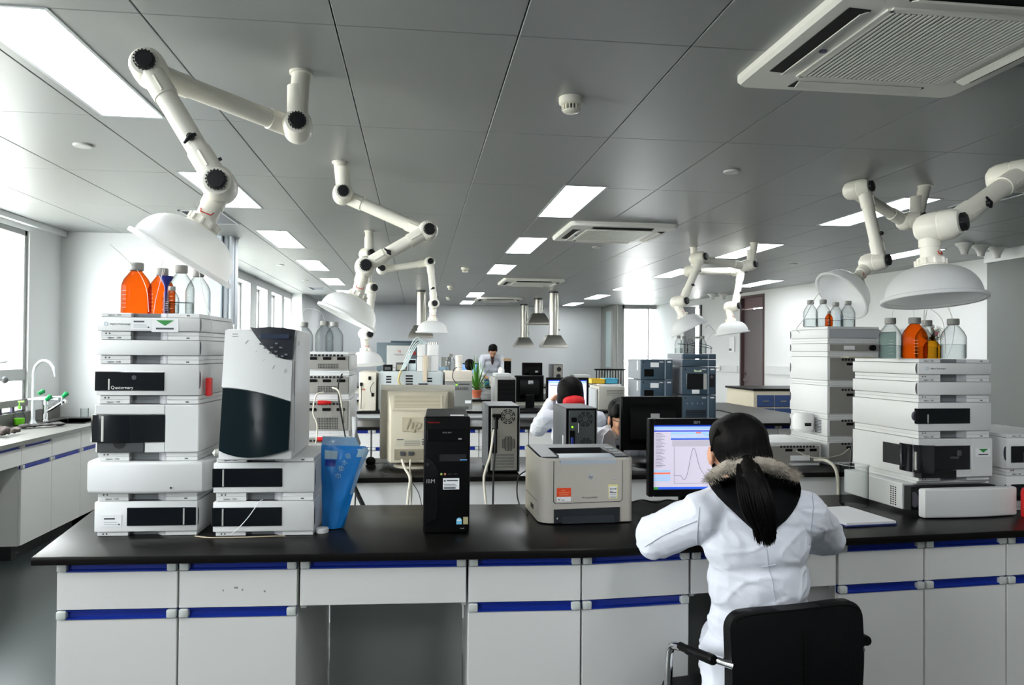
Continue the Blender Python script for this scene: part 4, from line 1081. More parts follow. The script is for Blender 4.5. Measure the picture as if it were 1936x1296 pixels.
# cables down the rear of the turned left stack
cable('black mains cable hanging down the turned left stack', [at(647, 707, 4.19), at(640, 725, 4.17), at(641, 760, 4.16), at(648, 800, 4.16), at(655, 840, 4.16), at(660, 880, 4.12), at(667, 905, 3.955), at(672, 925, 3.94), at(671, 962, 3.935)], .004, CABLEB)
cable('cream signal cable with a white plug on the turned left stack', [at(628, 733, 4.18), at(640, 740, 4.16), at(646, 765, 4.16), at(650, 800, 4.17)], .005, CABLEW)
cable('cream cable looping beside the red plugs behind the big instrument', [at(612, 742, 4.18), at(598, 748, 4.17), at(592, 780, 4.15), at(600, 806, 4.15), at(596, 850, 4.15)], .004, CABLEW)
cable('black cable hanging from the second bench behind the blue bag', [at(655, 868, 4.3), at(660, 893, 3.99), at(664, 908, 3.945), at(676, 935, 3.935), at(689, 962, 3.925)], .012, CABLEB)
cable('grey cable from the low module to the turned right stack', [at(1505, 853, 4.19), at(1530, 864, 4.17), at(1560, 866, 4.15), at(1590, 860, 4.18), at(1606, 848, 4.2)], .003, CABLEW)
cable('bundle of white cables hanging behind the beaker', [at(1540, 870, 4.18), at(1562, 872, 4.08), at(1580, 888, 3.95), at(1585, 930, 3.935), at(1580, 970, 3.92)], .009, CABLEW)
cable('black mains cable hanging between the two right stacks', [at(1618, 700, 4.15), at(1617, 790, 3.75), at(1612, 840, 3.6), at(1608, 880, 3.45), at(1606, 930, 3.3)], .006, CABLEB)
bk = beaker(ax(1614, 3.1) - .003, 3.09, BH + .001, .058, .175, 'tall clear glass beaker beside the right stack')
# ============================================================ computers and other things on the near benches
# --- blue film bag leaning on the modules, with its white screw cap
t = thing('blue_bag', 'crumpled blue film bag with clear top leaning on the modules', 'bag', (-.28, 2.86, BH + .001))
def bag_pt(u, v, side):
    """u across 0..1, v up 0..1, side +-1 (front/back)."""
    l = [(-.06, 0), (-.062, .1), (-.066, .2), (-.068, .285), (-.063, .33)]
    r = [(.02, .0), (.045, .1), (.075, .2), (.105, .275), (.075, .325)]
    def ev(q, v):
        k = min(int(v * 4), 3); f = v * 4 - k; return [q[k][i] + (q[k + 1][i] - q[k][i]) * f for i in (0, 1)]
    a, c = ev(l, v), ev(r, v)
    x = a[0] + (c[0] - a[0]) * u; zz = a[1] + (c[1] - a[1]) * u
    th = .028 * (1 - v) ** .8 * math.sin(PI * min(1, max(0, u))) + .003
    wr = .006 * noise.noise(Vector((u * 4, v * 5, side * 3))) + .004 * noise.noise(Vector((u * 11, v * 9, 2)))
    return (x, side * th + wr + .02 * v, zz + .002)
def bag_patch(m, u0, u1, v0, v1, off=0.0, n=14, k=26):
    b = MB(m)
    vs = []
    for s in (-1, 1):
        for j in range(k + 1):
            for i in range(n + 1):
                p = bag_pt(u0 + (u1 - u0) * i / n, v0 + (v1 - v0) * j / k, s); vs.append((p[0], p[1] + s * off, p[2]))
    N = (n + 1) * (k + 1); fs = []
    for s in (0, 1):
        for j in range(k):
            for i in range(n):
                a = s * N + j * (n + 1) + i; fs.append((a, a + 1, a + n + 2, a + n + 1))
    per = [i for i in range(n + 1)] + [j * (n + 1) + n for j in range(1, k + 1)] + [k * (n + 1) + i for i in range(n - 1, -1, -1)] + [j * (n + 1) for j in range(k - 1, 0, -1)]
    fs += [(per[i], N + per[i], N + per[(i + 1) % len(per)], per[(i + 1) % len(per)]) for i in range(len(per))]
    b.add(vs, fs); return b
bag_patch(BAGB, 0, 1, 0, .84).obj('bag_body', t, angle=60)
bag_patch(BAGC, .0, .86, .841, 1.0, n=12, k=6).obj('clear_top', t, angle=60)
bag_patch(BAGC, .9, 1.0, .3, .82, .0015, n=3, k=14).obj('clear_gusset', t, angle=60)
bag_patch(mat('bag_logo_pale', rgb(160, 190, 206), .5), .78, .97, .68, .79, .0018, n=5, k=5).obj('printed_patch', t, angle=60)
b = bag_patch(mat('bag_logo_grey', rgb(150, 176, 190), .5), .08, .36, .65, .74, .0016, n=5, k=5); b.obj('printed_logo', t, angle=60)
b = bag_patch(mat('bag_navy', rgb(14, 40, 130), .4), .1, .34, .57, .64, .0016, n=5, k=5); b.obj('printed_block', t, angle=60)
for k, ch in enumerate('吸水垫巾'):
    p = bag_pt(.62 - .05 * k, .66 - .07 * k, -1); b = MB(mat('bag_text', rgb(150, 190, 210), .5)); b.text(ch, p[0] - .01, p[1] - .004, p[2], .022, M=Matrix.Rotation(-.2, 4, 'Y')); b.obj('printed_character', t)
b = MB(WHITEP); b.lathe([(0, 0), (.022, 0), (.023, .002), (.023, .014), (.021, .0165), (0, .0165)], c=(ax(613, 2.79), 2.79, BH + .001), n=30)
tag(b.obj('screw_top'), 'white round screw cap lying before the blue bag', 'cap')

# --- black computer tower on the near bench
t = thing('computer_tower', 'black computer tower with white asset label on the near bench', 'computer', (.108, 2.725, BH + .001), -.03)
W, HT, D = .0825, .418, .43
b = MB(BLK2); b.box(-W + .002, W - .002, .03, D, .0, HT - .004, .004); b.obj('case', t)
b = MB(BLK); b.box(-W, W, .0, .03, .002, HT, .008, 3); f = b.obj('front_bezel', t)
b = MB(mat('gloss_black', rgb(10, 10, 11), .12)); b.prism([(-W + .004, .03), (-.035, .055), (-.03, .1), (-.03, .22), (-.036, .24), (-.055, .262), (-W + .004, .28)], -.003, .002); b.obj('gloss_panel', f)
b = MB(BLK); b.box(-W + .012, W - .014, -.0025, .002, HT - .088, HT - .046, .002); o = b.obj('optical_drive', f)
b = MB(mat('print_silver', rgb(150, 152, 154), .4)); b.text('DVD RW', -.0, -.003, HT - .06, .008, 'CENTER'); b.box(.04, .052, -.0035, -.002, HT - .082, HT - .077); b.obj('drive_print', o)
b = MB(GAP); b.box(-.026, W - .014, -.0012, .002, HT - .16, HT - .135); o = b.obj('floppy_slot', f)
b = MB(mat('print_blue', rgb(96, 160, 214), .4)); b.box(.046, .072, -.002, -.001, HT - .156, HT - .153); b.obj('slot_print', o)
b = MB(mat('maker_red', rgb(190, 40, 40), .4)); b.text('ThinkCentre', -W + .012, -.0008, HT - .024, .0085); b.obj('red_print', f)
b = MB(mat('print_silver', rgb(150, 152, 154), .4)); b.text('IBM', -W + .01, -.0036, .182, .02); b.obj('maker_print', f)
for k, m in enumerate((mat('jack_green', rgb(170, 190, 96), .4), mat('jack_pink', rgb(210, 130, 110), .4))):
    b = MB(m); b.cyl((-.019 + .013 * k, -.002, .213), (-.019 + .013 * k, .002, .213), .004, n=14); b.obj('audio_jack', f)
for k in range(2):
    b = MB(GAP); b.box(.005 + .02 * k, .018 + .02 * k, -.0015, .002, .21, .216); b.obj('usb_port', f)
b = MB(mat('button_dark', rgb(44, 44, 46), .35)); b.cyl((-.068, -.004, .248), (-.068, .002, .248), .006, n=16); b.obj('power_button', f)
b = MB(WHITE); b.box(-.013, .045, -.0012, .001, .158, .198, .0005); o = b.obj('asset_label', f)
b = MB(TXT); b.cyl((-.0065, -.0018, .189), (-.0065, -.001, .189), .0035, n=12); b.box(.0, .04, -.0018, -.001, .188, .192); b.box(-.009, .032, -.0018, -.001, .176, .1775); b.box(-.009, .036, -.0018, -.001, .17, .1715); b.box(-.01, .032, -.0018, -.001, .161, .166); b.obj('label_print', o)
b = MB(mat('badge_sky', rgb(120, 196, 232), .3)); b.prism([(.036, .034), (.055, .034), (.055, .05), (.05, .057), (.041, .057), (.036, .05)], -.0012, .001); b.use(WHITE); b.box(.038, .053, -.0016, -.001, .046, .051); b.obj('round_badge', f)
b = MB(mat('badge_gold', rgb(176, 168, 130), .3)); b.box(.06, .077, -.0012, .001, .034, .06); b.obj('square_badge', f)
b = MB(mat('print_silver', rgb(150, 152, 154), .4)); b.text('intel', .056, -.0006, .017, .009, 'CENTER'); b.obj('chip_print', f)
b = MB(WHITE); b.box(.012, .062, .06, .11, HT - .0045, HT - .0025); b.obj('top_sticker', t)

# --- laser printer
PRN = mat('printer_beige', rgb(186, 182, 172), .45); PRD = mat('printer_dark', rgb(60, 66, 72), .4); PRK = mat('printer_tray_black', rgb(38, 42, 46), .4)
t = thing('printer', 'beige grey laser printer with orange sticker on the near bench', 'printer', (.645, 2.845, BH + .001), .03)
W, HT, D = .182, .252, .33
def rr(x0, x1, y0, y1, r, n=6):
    return arc(x0 + r, y0 + r, r, 180, 270, n) + arc(x1 - .02, y0 + .02, .02, -90, 0, n) + arc(x1 - .012, y1 - .012, .012, 0, 90, 3) + arc(x0 + .012, y1 - .012, .012, 90, 180, 3)
b = MB(PRN)
out = rr(-W, W, .0, D, .05); n = len(out); inn = [(max(-W + .062, min(W - .06, x)), max(.034, min(D - .05, y))) for x, y in out]
vs = [(x, y, 0.004) for x, y in out] + [(x, y, HT - .012 + .014 * (y / D)) for x, y in out] + [(x * .985, y * .97 + .006, HT - .004 + .014 * (y / D)) for x, y in out]
fs = [tuple(range(n))[::-1]] + [(k * n + i, k * n + (i + 1) % n, (k + 1) * n + (i + 1) % n, (k + 1) * n + i) for k in (0, 1) for i in range(n)]
b.add(vs, fs)
b.obj('shell', t)
# top deck with the hollow output bin
b = MB(PRD); zt = HT + .001
def deck(y): return HT - .004 + .014 * (y / D)
X0, X1, Y0, Y1 = -.105, .115, .03, .235
for x0, x1, y0, y1 in ((-W + .012, X0, .035, D - .01), (X1, W - .012, .035, D - .01), (X0, X1, Y1, D - .01)):
    b.prismx([(y0, deck(y0) - .006), (y1, deck(y1) - .006), (y1, deck(y1) + .001), (y0, deck(y0) + .001)], x0, x1)
b.obj('top_deck', t)
b = MB(GAP); b.prismx([(Y0, deck(Y0) - .012), (Y1, deck(Y1) - .062), (Y1, deck(Y1) - .058), (Y0, deck(Y0) - .008)], X0, X1); b.box(X0, X1, Y1 - .002, Y1, deck(Y1) - .06, deck(Y1)); b.box(X0 - .001, X0 + .001, Y0, Y1, HT - .05, HT + .004); b.box(X1 - .001, X1 + .001, Y0, Y1, HT - .05, HT + .004); b.obj('output_bin', t)
b = MB(mat('bin_plate_grey', rgb(176, 186, 196), .4)); b.prismx([(-.0046, HT - .027), (-.0046, HT - .013), (.012, HT - .003), (.1, HT + .001), (.1, HT - .005), (.02, HT - .012), (.004, HT - .027)], -.104, .114); b.obj('paper_stop', t)
for k in range(3):
    b = MB(mat('panel_key', rgb(92, 98, 104), .35)); b.prismx([(.07 + .06 * k, deck(.07 + .06 * k) + .0005), (.115 + .06 * k, deck(.115 + .06 * k) + .0005), (.115 + .06 * k, deck(.115 + .06 * k) + .003), (.07 + .06 * k, deck(.07 + .06 * k) + .003)], .128, .162); b.obj('panel_key', t)
# front door, tray
b = MB(mat('printer_front', rgb(188, 184, 174), .45)); 
dp = [(-.128, .085)] + [(-.12, .079), (.13, .083), (.137, .09), (.137, HT - .012), (.118, HT - .012), (.11, HT - .024), (-.1, HT - .026), (-.11, HT - .012), (-.128, HT - .014)]
b.prism(dp, -.0035, .012); fd = b.obj('front_door', t)
b = MB(GAP); b.prism([(-.1305, .083), (-.121, .0765), (.131, .0805), (.1395, .088), (.1395, HT - .014), (-.1305, HT - .014)], -.0012, .004); b.obj('door_gap', t)
b = MB(PRK); b.prism([(-.128, .005), (.128, .003), (.128, .06), (-.128, .056)], -.006, .03); tr = b.obj('paper_tray', t)
b = MB(mat('printer_tray_grip', rgb(50, 55, 60), .35)); b.prism([(-.098, .003), (.108, .003), (.105, .03), (-.095, .03)], -.0085, -.005); b.obj('tray_grip', tr)
b = MB(WHITE); b.box(-.118, -.114, -.0085, -.0055, .02, .026); b.obj('tray_mark', tr)
b = MB(mat('logo_chrome', rgb(206, 208, 210), .25, metal=.5)); b.cyl((.012, -.006, .178), (.012, -.003, .178), .0115, n=24); b.use(BLK2); b.text('hp', .012, -.0066, .1725, .016, 'CENTER', M=Matrix(((1, 0, .3, 0), (0, 1, 0, 0), (0, 0, 1, 0), (0, 0, 0, 1)))); b.obj('maker_badge', fd)
b = MB(TXT); b.text('HP LaserJet P2015', .01, -.0042, .0965, .008, 'CENTER'); b.obj('model_print', fd)
b = MB(ORANGE); b.box(-.118, -.063, -.005, -.003, .104, .137, .0004); b.use(WHITE); b.box(-.118, -.063, -.005, -.003, .086, .1035, .0004); o = b.obj('service_sticker', fd)
b = MB(mat('sticker_peach', rgb(250, 176, 130), .5))
for k, (a, c) in enumerate(((-.1, -.085), (-.11, -.07), (-.108, -.073))): b.box(a, c, -.0056, -.0048, .126 - .008 * k, .128 - .008 * k)
b.use(BLK2); b.prism([(-.114, .097), (-.109, .09), (-.102, .1), (-.108, .094)], -.0056, -.0048); b.use(TXT); b.box(-.1, -.088, -.0056, -.0048, .0905, .093); b.obj('sticker_print', o)
b = MB(YPAPER); b.box(.083, .121, -.0052, -.003, .092, .147, .0004); o = b.obj('yellow_note', fd)
b = MB(WHITE); b.box(.086, .116, -.0058, -.005, .095, .14); b.use(TXT); b.text('重点仪器', .088, -.0062, .128, .0066)
for k, (a, c, hh) in enumerate(((.088, .1, .0022), (.088, .114, .0035), (.088, .113, .0012), (.088, .114, .0012), (.088, .112, .0012))): b.box(a, c, -.0064, -.0057, .12 - .006 * k, .12 + hh - .006 * k)
b.obj('note_print', o)
b = MB(mat('purple_mark', rgb(150, 140, 200), .5)); b.box(.098, .114, -.0042, -.0033, .1655, .1668); b.obj('tiny_mark', fd)
b = MB(GAP); b.box(-W - .001, -W + .003, .13, .19, .03, .05, .002); b.obj('side_grip', t)
b = MB(GAP); b.box(-W - .0008, -W + .001, .06, .3, .0775, .079); b.obj('side_seam', t)
cable('black mains cable running down behind the printer onto the bench', [(.47, 3.21, 1.0), (.435, 3.225, .97), (.425, 3.21, .91), (.43, 3.16, .862), (.445, 3.08, .855), (.44, 3.0, .8545)], .003, CABLEB)

# --- flat monitors
def monitor(name, label, loc, rz, w, h, screen=None, stand=True, tilt=0.0, zb=.1, back_label=False, brand=None, bez=.02, glow=None):
    """Screen centre plane at local y = 0 facing -y; zb = height of the lower bezel edge over the base."""
    t = thing(name, label, 'monitor', loc, rz)
    b = MB(BLK); R = Matrix.Translation((0, 0, zb)) @ Matrix.Rotation(-tilt, 4, 'X'); b.M = R
    for a in ((-w / 2, -w / 2 + bez, 0, h), (w / 2 - bez, w / 2, 0, h), (-w / 2 + bez, w / 2 - bez, 0, bez * 1.3), (-w / 2 + bez, w / 2 - bez, h - bez * 1.2, h)): b.box(a[0], a[1], -.016, .02, a[2], a[3], .003)
    b.box(-w / 2 + .004, w / 2 - .004, -.004, .026, .004, h - .004, .004)
    b.prismx([(.024, .03), (.055, .07), (.055, h - .09), (.024, h - .04)], -w / 2 + .05, w / 2 - .05)
    bz = b.obj('housing', t)
    if brand:
        b = MB(mat('print_silver', rgb(150, 152, 154), .4)); b.M = R; b.text(brand, 0, -.0166, h - bez * .95, .017, 'CENTER'); b.obj('maker_print', bz)
    if screen:
        b = MB(screen); b.M = R; b.box(-w / 2 + bez, w / 2 - bez, -.0045, -.0035, bez * 1.3, h - bez * 1.2); s = b.obj('screen', t)
        if glow: glow(s, R, -w / 2 + bez, w / 2 - bez, bez * 1.3, h - bez * 1.2)
    b = MB(BLK); b.box(-.045, .045, .055, .08, .02, zb + h * .28, .006); b.obj('stand_neck', t)
    b = MB(BLK); b.lathe([(0, .022), (.1, .018), (.125, .008), (.13, 0), (0, 0)], c=(0, .06, 0), n=36); b.obj('stand_foot', t)
    if back_label:
        b = MB(LGREY); b.M = R; x, zz = back_label; b.box(x - .026, x + .026, .0555, .0565, zz - .018, zz + .018); o = b.obj('asset_label', t)
        b = MB(TXT); b.M = R; b.box(x - .022, x + .006, .0562, .057, zz - .015, zz - .008); b.obj('label_print', o)
    return t
def em(name, c, s=1.0): return mat(name, c, .5, emit=c, es=s)
SCR_W = em('screen_white', rgb(196, 190, 206), .62)
def screen_main(s, R, x0, x1, z0, z1):
    W_, H_ = x1 - x0, z1 - z0
    def bar(name, m, a, c, d, e, y=-.0052):
        b = MB(m); b.M = R; b.box(x0 + W_ * a, x0 + W_ * c, y, -.0044, z0 + H_ * d, z0 + H_ * e); return b.obj(name, s)
    blue = em('screen_blue', rgb(30, 70, 200), .6); sky = em('screen_sky', rgb(150, 190, 230), .6); grey = em('screen_grey', rgb(176, 172, 184), .6); red = em('screen_red', rgb(226, 110, 80), .6); ink = em('screen_ink', rgb(60, 60, 90), .3)
    bar('title_bar', blue, 0, 1, .975, 1); bar('menu_bar', sky, 0, 1, .93, .972); bar('title_bar', blue, 0, 1, .895, .915); bar('tool_bar', sky, .205, 1, .79, .89); bar('title_bar', blue, .205, 1, .77, .79)
    bar('grey_band', grey, .22, 1, .665, .765); bar('tool_field', SCR_W, .21, .6, .835, .85, -.0058); bar('tool_field', SCR_W, .21, .95, .805, .82, -.0058); bar('red_button', red, .5, .56, .868, .888, -.0058)
    bar('task_bar', em('screen_taskblue', rgb(40, 90, 210), .6), 0, 1, 0, .035); bar('start_button', em('screen_green', rgb(60, 140, 60), .6), 0, .06, .0, .034, -.0058)
    for k, m in enumerate((sky, red, sky, sky, sky)): bar('side_button', m, .0, .2, .27 - k * .035, .295 - k * .035)
    for k in range(24): bar('list_row', ink, .03, .09 + .05 * ((k * 7) % 5) / 4, .865 - k * .0225, .87 - k * .0225)
    b = MB(ink); b.M = R
    P = []
    for k in range(61):
        u = k / 60; v = .38 * math.exp(-((u - .0) / .1) ** 2) * .55 + .12 * math.exp(-((u - .1) / .04) ** 2) + 1.0 * math.exp(-((u - .31) / .085) ** 2) + .02 + .25 * math.exp(-((u - .45) / .09) ** 2)
        P.append((x0 + W_ * (.25 + .72 * u), -.0056, z0 + H_ * (.1 + .52 * v)))
    b.tube(P, .0007, 5); b.obj('spectrum_curve', s)
    b = MB(ink); b.M = R; b.box(x0 + W_ * .245, x0 + W_ * .247, -.0054, -.0045, z0 + H_ * .09, z0 + H_ * .66); b.box(x0 + W_ * .245, x0 + W_ * .98, -.0054, -.0045, z0 + H_ * .088, z0 + H_ * .091); b.obj('chart_axes', s)
monitor('flat_monitor', 'black flat monitor showing a blue spectrum program, left of the seated person', (1.093, 2.9, BH + .001), -.02, .385, .305, SCR_W, zb=.088, brand='IBM', bez=.021, glow=screen_main)
t = thing('keyboard', 'black keyboard on the bench below the lit monitor', 'keyboard', (1.06, 2.72, BH + .001), .05)
b = MB(BLK); b.prismx([(-.08, 0), (.08, 0), (.08, .024), (-.08, .012)], -.2, .2); b.obj('key_base', t)
for r in range(5):
    b = MB(BLK2)
    for k in range(15): b.box(-.19 + k * .0255, -.168 + k * .0255, -.07 + r * .028, -.046 + r * .028, .012 + r * .002, .021 + r * .0023, .002)
    b.obj('key_row', t)
cable('black cables tangled under the lit monitor', [at(1195, 950, 3.1), at(1215, 946, 3.0), at(1240, 951, 2.98), at(1262, 946, 3.0), at(1290, 951, 3.02)], .003, CABLEB)
t = thing('paper_pad', 'white paper pad with blue edge lying right of the person', 'notebook', (1.70, 2.85, BH + .001), .1)
b = MB(mat('pad_blue', rgb(40, 52, 110), .5)); b.box(-.11, .11, -.15, .14, 0, .006, .001); b.obj('cover', t)
b = MB(WHITE); b.box(-.108, .108, -.146, .138, .006, .016, .001); b.obj('pages', t)

# --- second bench: beige tube monitor seen from behind
t = thing('tube_monitor', 'beige tube monitor seen from behind on the second bench', 'monitor', (.0, 4.2, BH + .001))
def loftz(b, secs, m):
    """secs: list of (y, x0, x1, z0, z1) rectangles joined front to back."""
    b.use(m); vs = []; fs = []
    for y, x0, x1, z0, z1 in secs: vs += [(x0, y, z0), (x1, y, z0), (x1, y, z1), (x0, y, z1)]
    for k in range(len(secs) - 1): fs += [(k * 4 + i, k * 4 + (i + 1) % 4, k * 4 + 4 + (i + 1) % 4, k * 4 + 4 + i) for i in range(4)]
    fs += [(3, 2, 1, 0), tuple(len(vs) - 4 + i for i in range(4))]
    bm = bmesh.new(); q = [bm.verts.new(v) for v in vs]
    for f in fs: bm.faces.new([q[i] for i in f])
    bmesh.ops.recalc_face_normals(bm, faces=bm.faces[:])
    bmesh.ops.bevel(bm, geom=list(bm.edges), offset=.006, segments=2, affect='EDGES', profile=.5)
    b.bm(bm); return b
loftz(MB(), [(.0, -.14, .15, .04, .33), (.1, -.155, .165, .03, .4), (.22, -.175, .185, .03, .425)], BEIGE).obj('rear_housing', t)
loftz(MB(), [(.2, -.205, .215, .035, .43), (.36, -.215, .225, .03, .452)], BEIGE2).obj('front_housing', t)
b = MB(BEIGE)
b.prismx([(-.004, .325), (.0, .327), (.1, .4), (.1, .405), (-.004, .332)], -.13, .14)
b.obj('upper_ledge', t)
b = MB(mat('beige_groove', rgb(172, 162, 136), .6))
for k in range(9): y = .01 + .01 * k; zz = .3355 + .00702 * k; b.prismx([(y, zz + .0045), (y + .004, zz + .007), (y + .004, zz + .0095), (y, zz + .008)], -.12, .13)
b.obj('vent_ribs', t)
b = MB(mat('beige_emboss', rgb(196, 186, 160), .5)); b.box(-.08, .06, -.003, .001, .21, .29, .001); b.obj('logo_field', t)
b = MB(mat('beige_letter', rgb(176, 166, 142), .5)); b.text('hp', -.02, -.0045, .225, .085, 'CENTER', depth=.003, M=Matrix(((1, 0, .32, 0), (0, 1, 0, 0), (0, 0, 1, 0), (0, 0, 0, 1)))); b.obj('maker_emboss', t)
b = MB(mat('label_beige', rgb(206, 200, 180), .6)); b.box(-.11, .09, -.0012, .001, .13, .175); o = b.obj('rating_label', t)
b = MB(TXT); b.box(-.105, -.07, -.002, -.001, .165, .17); b.box(.03, .06, -.002, -.001, .165, .17)
for k in range(5): b.box(-.065, .02, -.002, -.001, .135 + k * .006, .1365 + k * .006)
for k in range(6): b.box(.03 + .018 * (k % 3), .04 + .018 * (k % 3), -.002, -.001, .138 + .012 * (k // 3), .146 + .012 * (k // 3))
b.obj('label_print', o)
b = MB(mat('beige_shadow', rgb(150, 142, 122), .6)); b.box(-.12, .13, -.001, .002, .055, .115, .002); so = b.obj('socket_bay', t)
for q in (-.075, -.03):
    b = MB(DGREY); b.box(q - .014, q + .014, -.006, .0, .08, .102, .002); b.obj('socket', so)
b = MB(BEIGE); b.lathe([(0, .03), (.08, .028), (.13, .012), (.135, 0), (0, 0)], c=(.005, .17, 0), n=36); b.obj('swivel_foot', t)
cable('cream monitor cable hanging behind the black tower', [at(760, 870, 4.19), at(765, 885, 4.1), at(775, 905, 3.955), at(772, 935, 3.93), at(769, 965, 3.9)], .007, CABLEW)
cable('second cream monitor cable hanging behind the black tower', [at(776, 870, 4.19), at(775, 890, 4.08), at(777, 905, 3.955), at(778, 935, 3.94), at(776, 965, 3.93)], .005, CABLEW)
# --- grey towers with their backs to us
def tower_back(label, x, y, w, h, d, lit=False, plug=True, gm=GALV, side=DGREY, handle=False):
    t = thing('computer_tower', label, 'computer', (x, y, BH + .001), 0)
    b = MB(side); b.box(-w / 2, -w / 2 + .004, .0, d, .008, h, .0015); b.box(w / 2 - .004, w / 2, 0, d, .008, h, .0015); b.box(-w / 2, w / 2, .0, d, h - .004, h, .0015); b.box(-w / 2 + .004, w / 2 - .004, .015, d, .008, h - .004); b.obj('case', t)
    b = MB(BLK); b.box(-w / 2 + .004, w / 2 - .004, .004, .0155, .008, h - .004, .001); b.obj('rear_rim', t)
    b = MB(gm); b.box(-w / 2 + .018, w / 2 - .014, .0, .012, .016, h - .012, .001); p = b.obj('back_plate', t)
    # fan grilles
    fx = w * .12; fz = h - .058; R = .041
    b = MB(GAP)
    for r0_, r1_ in ((.016, .021), (.025, .03), (.034, .04)):
        for q in range(8):
            a0 = q * PI / 4 + .1; a1 = (q + 1) * PI / 4 - .1; n = 5
            vs = []
            for k in range(n + 1):
                a = a0 + (a1 - a0) * k / n
                for rr_ in (r0_, r1_): vs.append((fx + rr_ * math.cos(a), -.0012, fz + rr_ * math.sin(a)))
            b.add(vs, [(2 * k, 2 * k + 1, 2 * k + 3, 2 * k + 2) for k in range(n)])
    b.obj('fan_grille', p)
    b = MB(GAP)
    hx, hz = w * .15, h * .44
    for i in range(-5, 6):
        for j in range(-6, 7):
            x_ = i * .0078; z_ = j * .0068 + (i % 2) * .0034
            if x_ * x_ + z_ * z_ < .0385 ** 2: b.add([(hx + x_ + .0032 * math.cos(k * PI / 3), -.0012, hz + z_ + .0032 * math.sin(k * PI / 3)) for k in range(6)], [tuple(range(6))])
    b.obj('honeycomb_vent', p)
    b = MB(BLK2); b.box(-w / 2 + .022, -w / 2 + .05, -.003, .001, h * .3, h - .12, .001); o = b.obj('port_strip', p)
    b = MB(mat('port_blue', rgb(40, 60, 150), .4)); b.box(-w / 2 + .028, -w / 2 + .042, -.01, -.002, h * .46, h * .56, .002); b.obj('display_port', o)
    b = MB(mat('slot_grey', rgb(128, 128, 124), .45, metal=.5))
    for k in range(5): b.box(-w / 2 + .03, w / 2 - .03, -.002, .001, .03 + .016 * k, .042 + .016 * k, .001)
    b.obj('slot_covers', p)
    b = MB(BLK2); b.box(-w / 2 + .03, -w / 2 + .06, -.003, .001, h - .075, h - .05, .002); o = b.obj('mains_inlet', p)
    if plug:
        b = MB(BLK2); b.box(-w / 2 + .022, -w / 2 + .07, -.035, -.002, h - .062, h - .042, .008, 2); b.cyl((-w / 2 + .046, -.03, h - .06), (-w / 2 + .046, -.03, h - .12), .006, n=10); b.obj('mains_plug', o)
    if lit:
        b = MB(LEDG); b.cyl((-w / 2 + .036, -.003, h - .1), (-w / 2 + .036, .001, h - .1), .005, n=14); b.obj('green_light', p)
        b = MB(WHITE); b.box(-w / 2 + .068, -w / 2 + .071, -.004, -.001, h - .13, h - .08); b.obj('white_tie', p)
    if handle:
        b = MB(WHITE); b.box(-w / 2 - .002, -w / 2 + .001, .06, .085, .12, .2); b.obj('side_label', t)
    return t
tower_back('grey computer tower showing its bare metal back, left of the printer', .463, 4.05, .172, .362, .36)
tower_back('dark backed computer tower with a green light, behind the printer', .875, 4.0, .172, .352, .38, lit=True, plug=False, gm=mat('back_dark', rgb(84, 90, 90), .45, metal=.4), handle=True)
cable('cream cable hanging from the tower left of the printer', [at(934, 813, 4.04), at(927, 860, 4.0), at(918, 890, 3.962), at(915, 910, 3.95), at(919, 955, 3.9)], .007, CABLEW)
cable('black cable hanging straight from the tower left of the printer', [at(937, 790, 4.01), at(936, 850, 4.0), at(933, 898, 3.962), at(932, 955, 3.93)], .005, CABLEB)
# --- black monitor with its back to us
monitor('flat_monitor', 'black flat monitor seen from behind, hiding half the person with glasses', (1.37, 4.36, BH + .001), PI - .03, .37, .315, mat('screen_off', rgb(30, 34, 44), .2), zb=.08, back_label=(-.01, .2))
# --- small things on the second bench
t = thing('webcam', 'small round black webcam on a thin stalk left of the beige monitor', 'webcam', (ax(703, 4.35), 4.35, BH + .001))
b = MB(BLK); b.ball((0, 0, .03), (.028, .028, .026), 20, 12); b.cyl((0, 0, 0), (0, 0, .012), .03, .026, 24); b.obj('body', t)
b = MB(CABLEB); b.cyl((0, 0, .05), (.0, 0, .2), .0022, n=8); b.obj('stalk', t)
cable('thin black lead running from the webcam along the bench edge', [at(700, 878, 4.33), at(725, 876, 4.3), at(735, 880, 4.25), at(722, 889, 4.12), at(716, 893, 4.05), at(735, 897, 3.99), at(770, 905, 3.955), at(790, 930, 3.945), at(797, 955, 3.93)], .002, CABLEB)
t = thing('stick_paper', 'torn white paper tab hanging at the turned left stack', 'paper', (ax(676, 4.12), 4.12, BH + .1))
b = MB(LGREY); b.add([(-.025, 0, .2), (.005, .01, .2), (.0, .012, .12), (.022, .0, .06), (.012, -.004, .03), (-.022, .006, .055), (-.025, .201, .2), (.005, .211, .2)][:6], [(0, 1, 2, 3, 4, 5)]); o = b.obj('sheet', t)
sm = o.modifiers.new('thickness', 'SOLIDIFY'); sm.thickness = .001
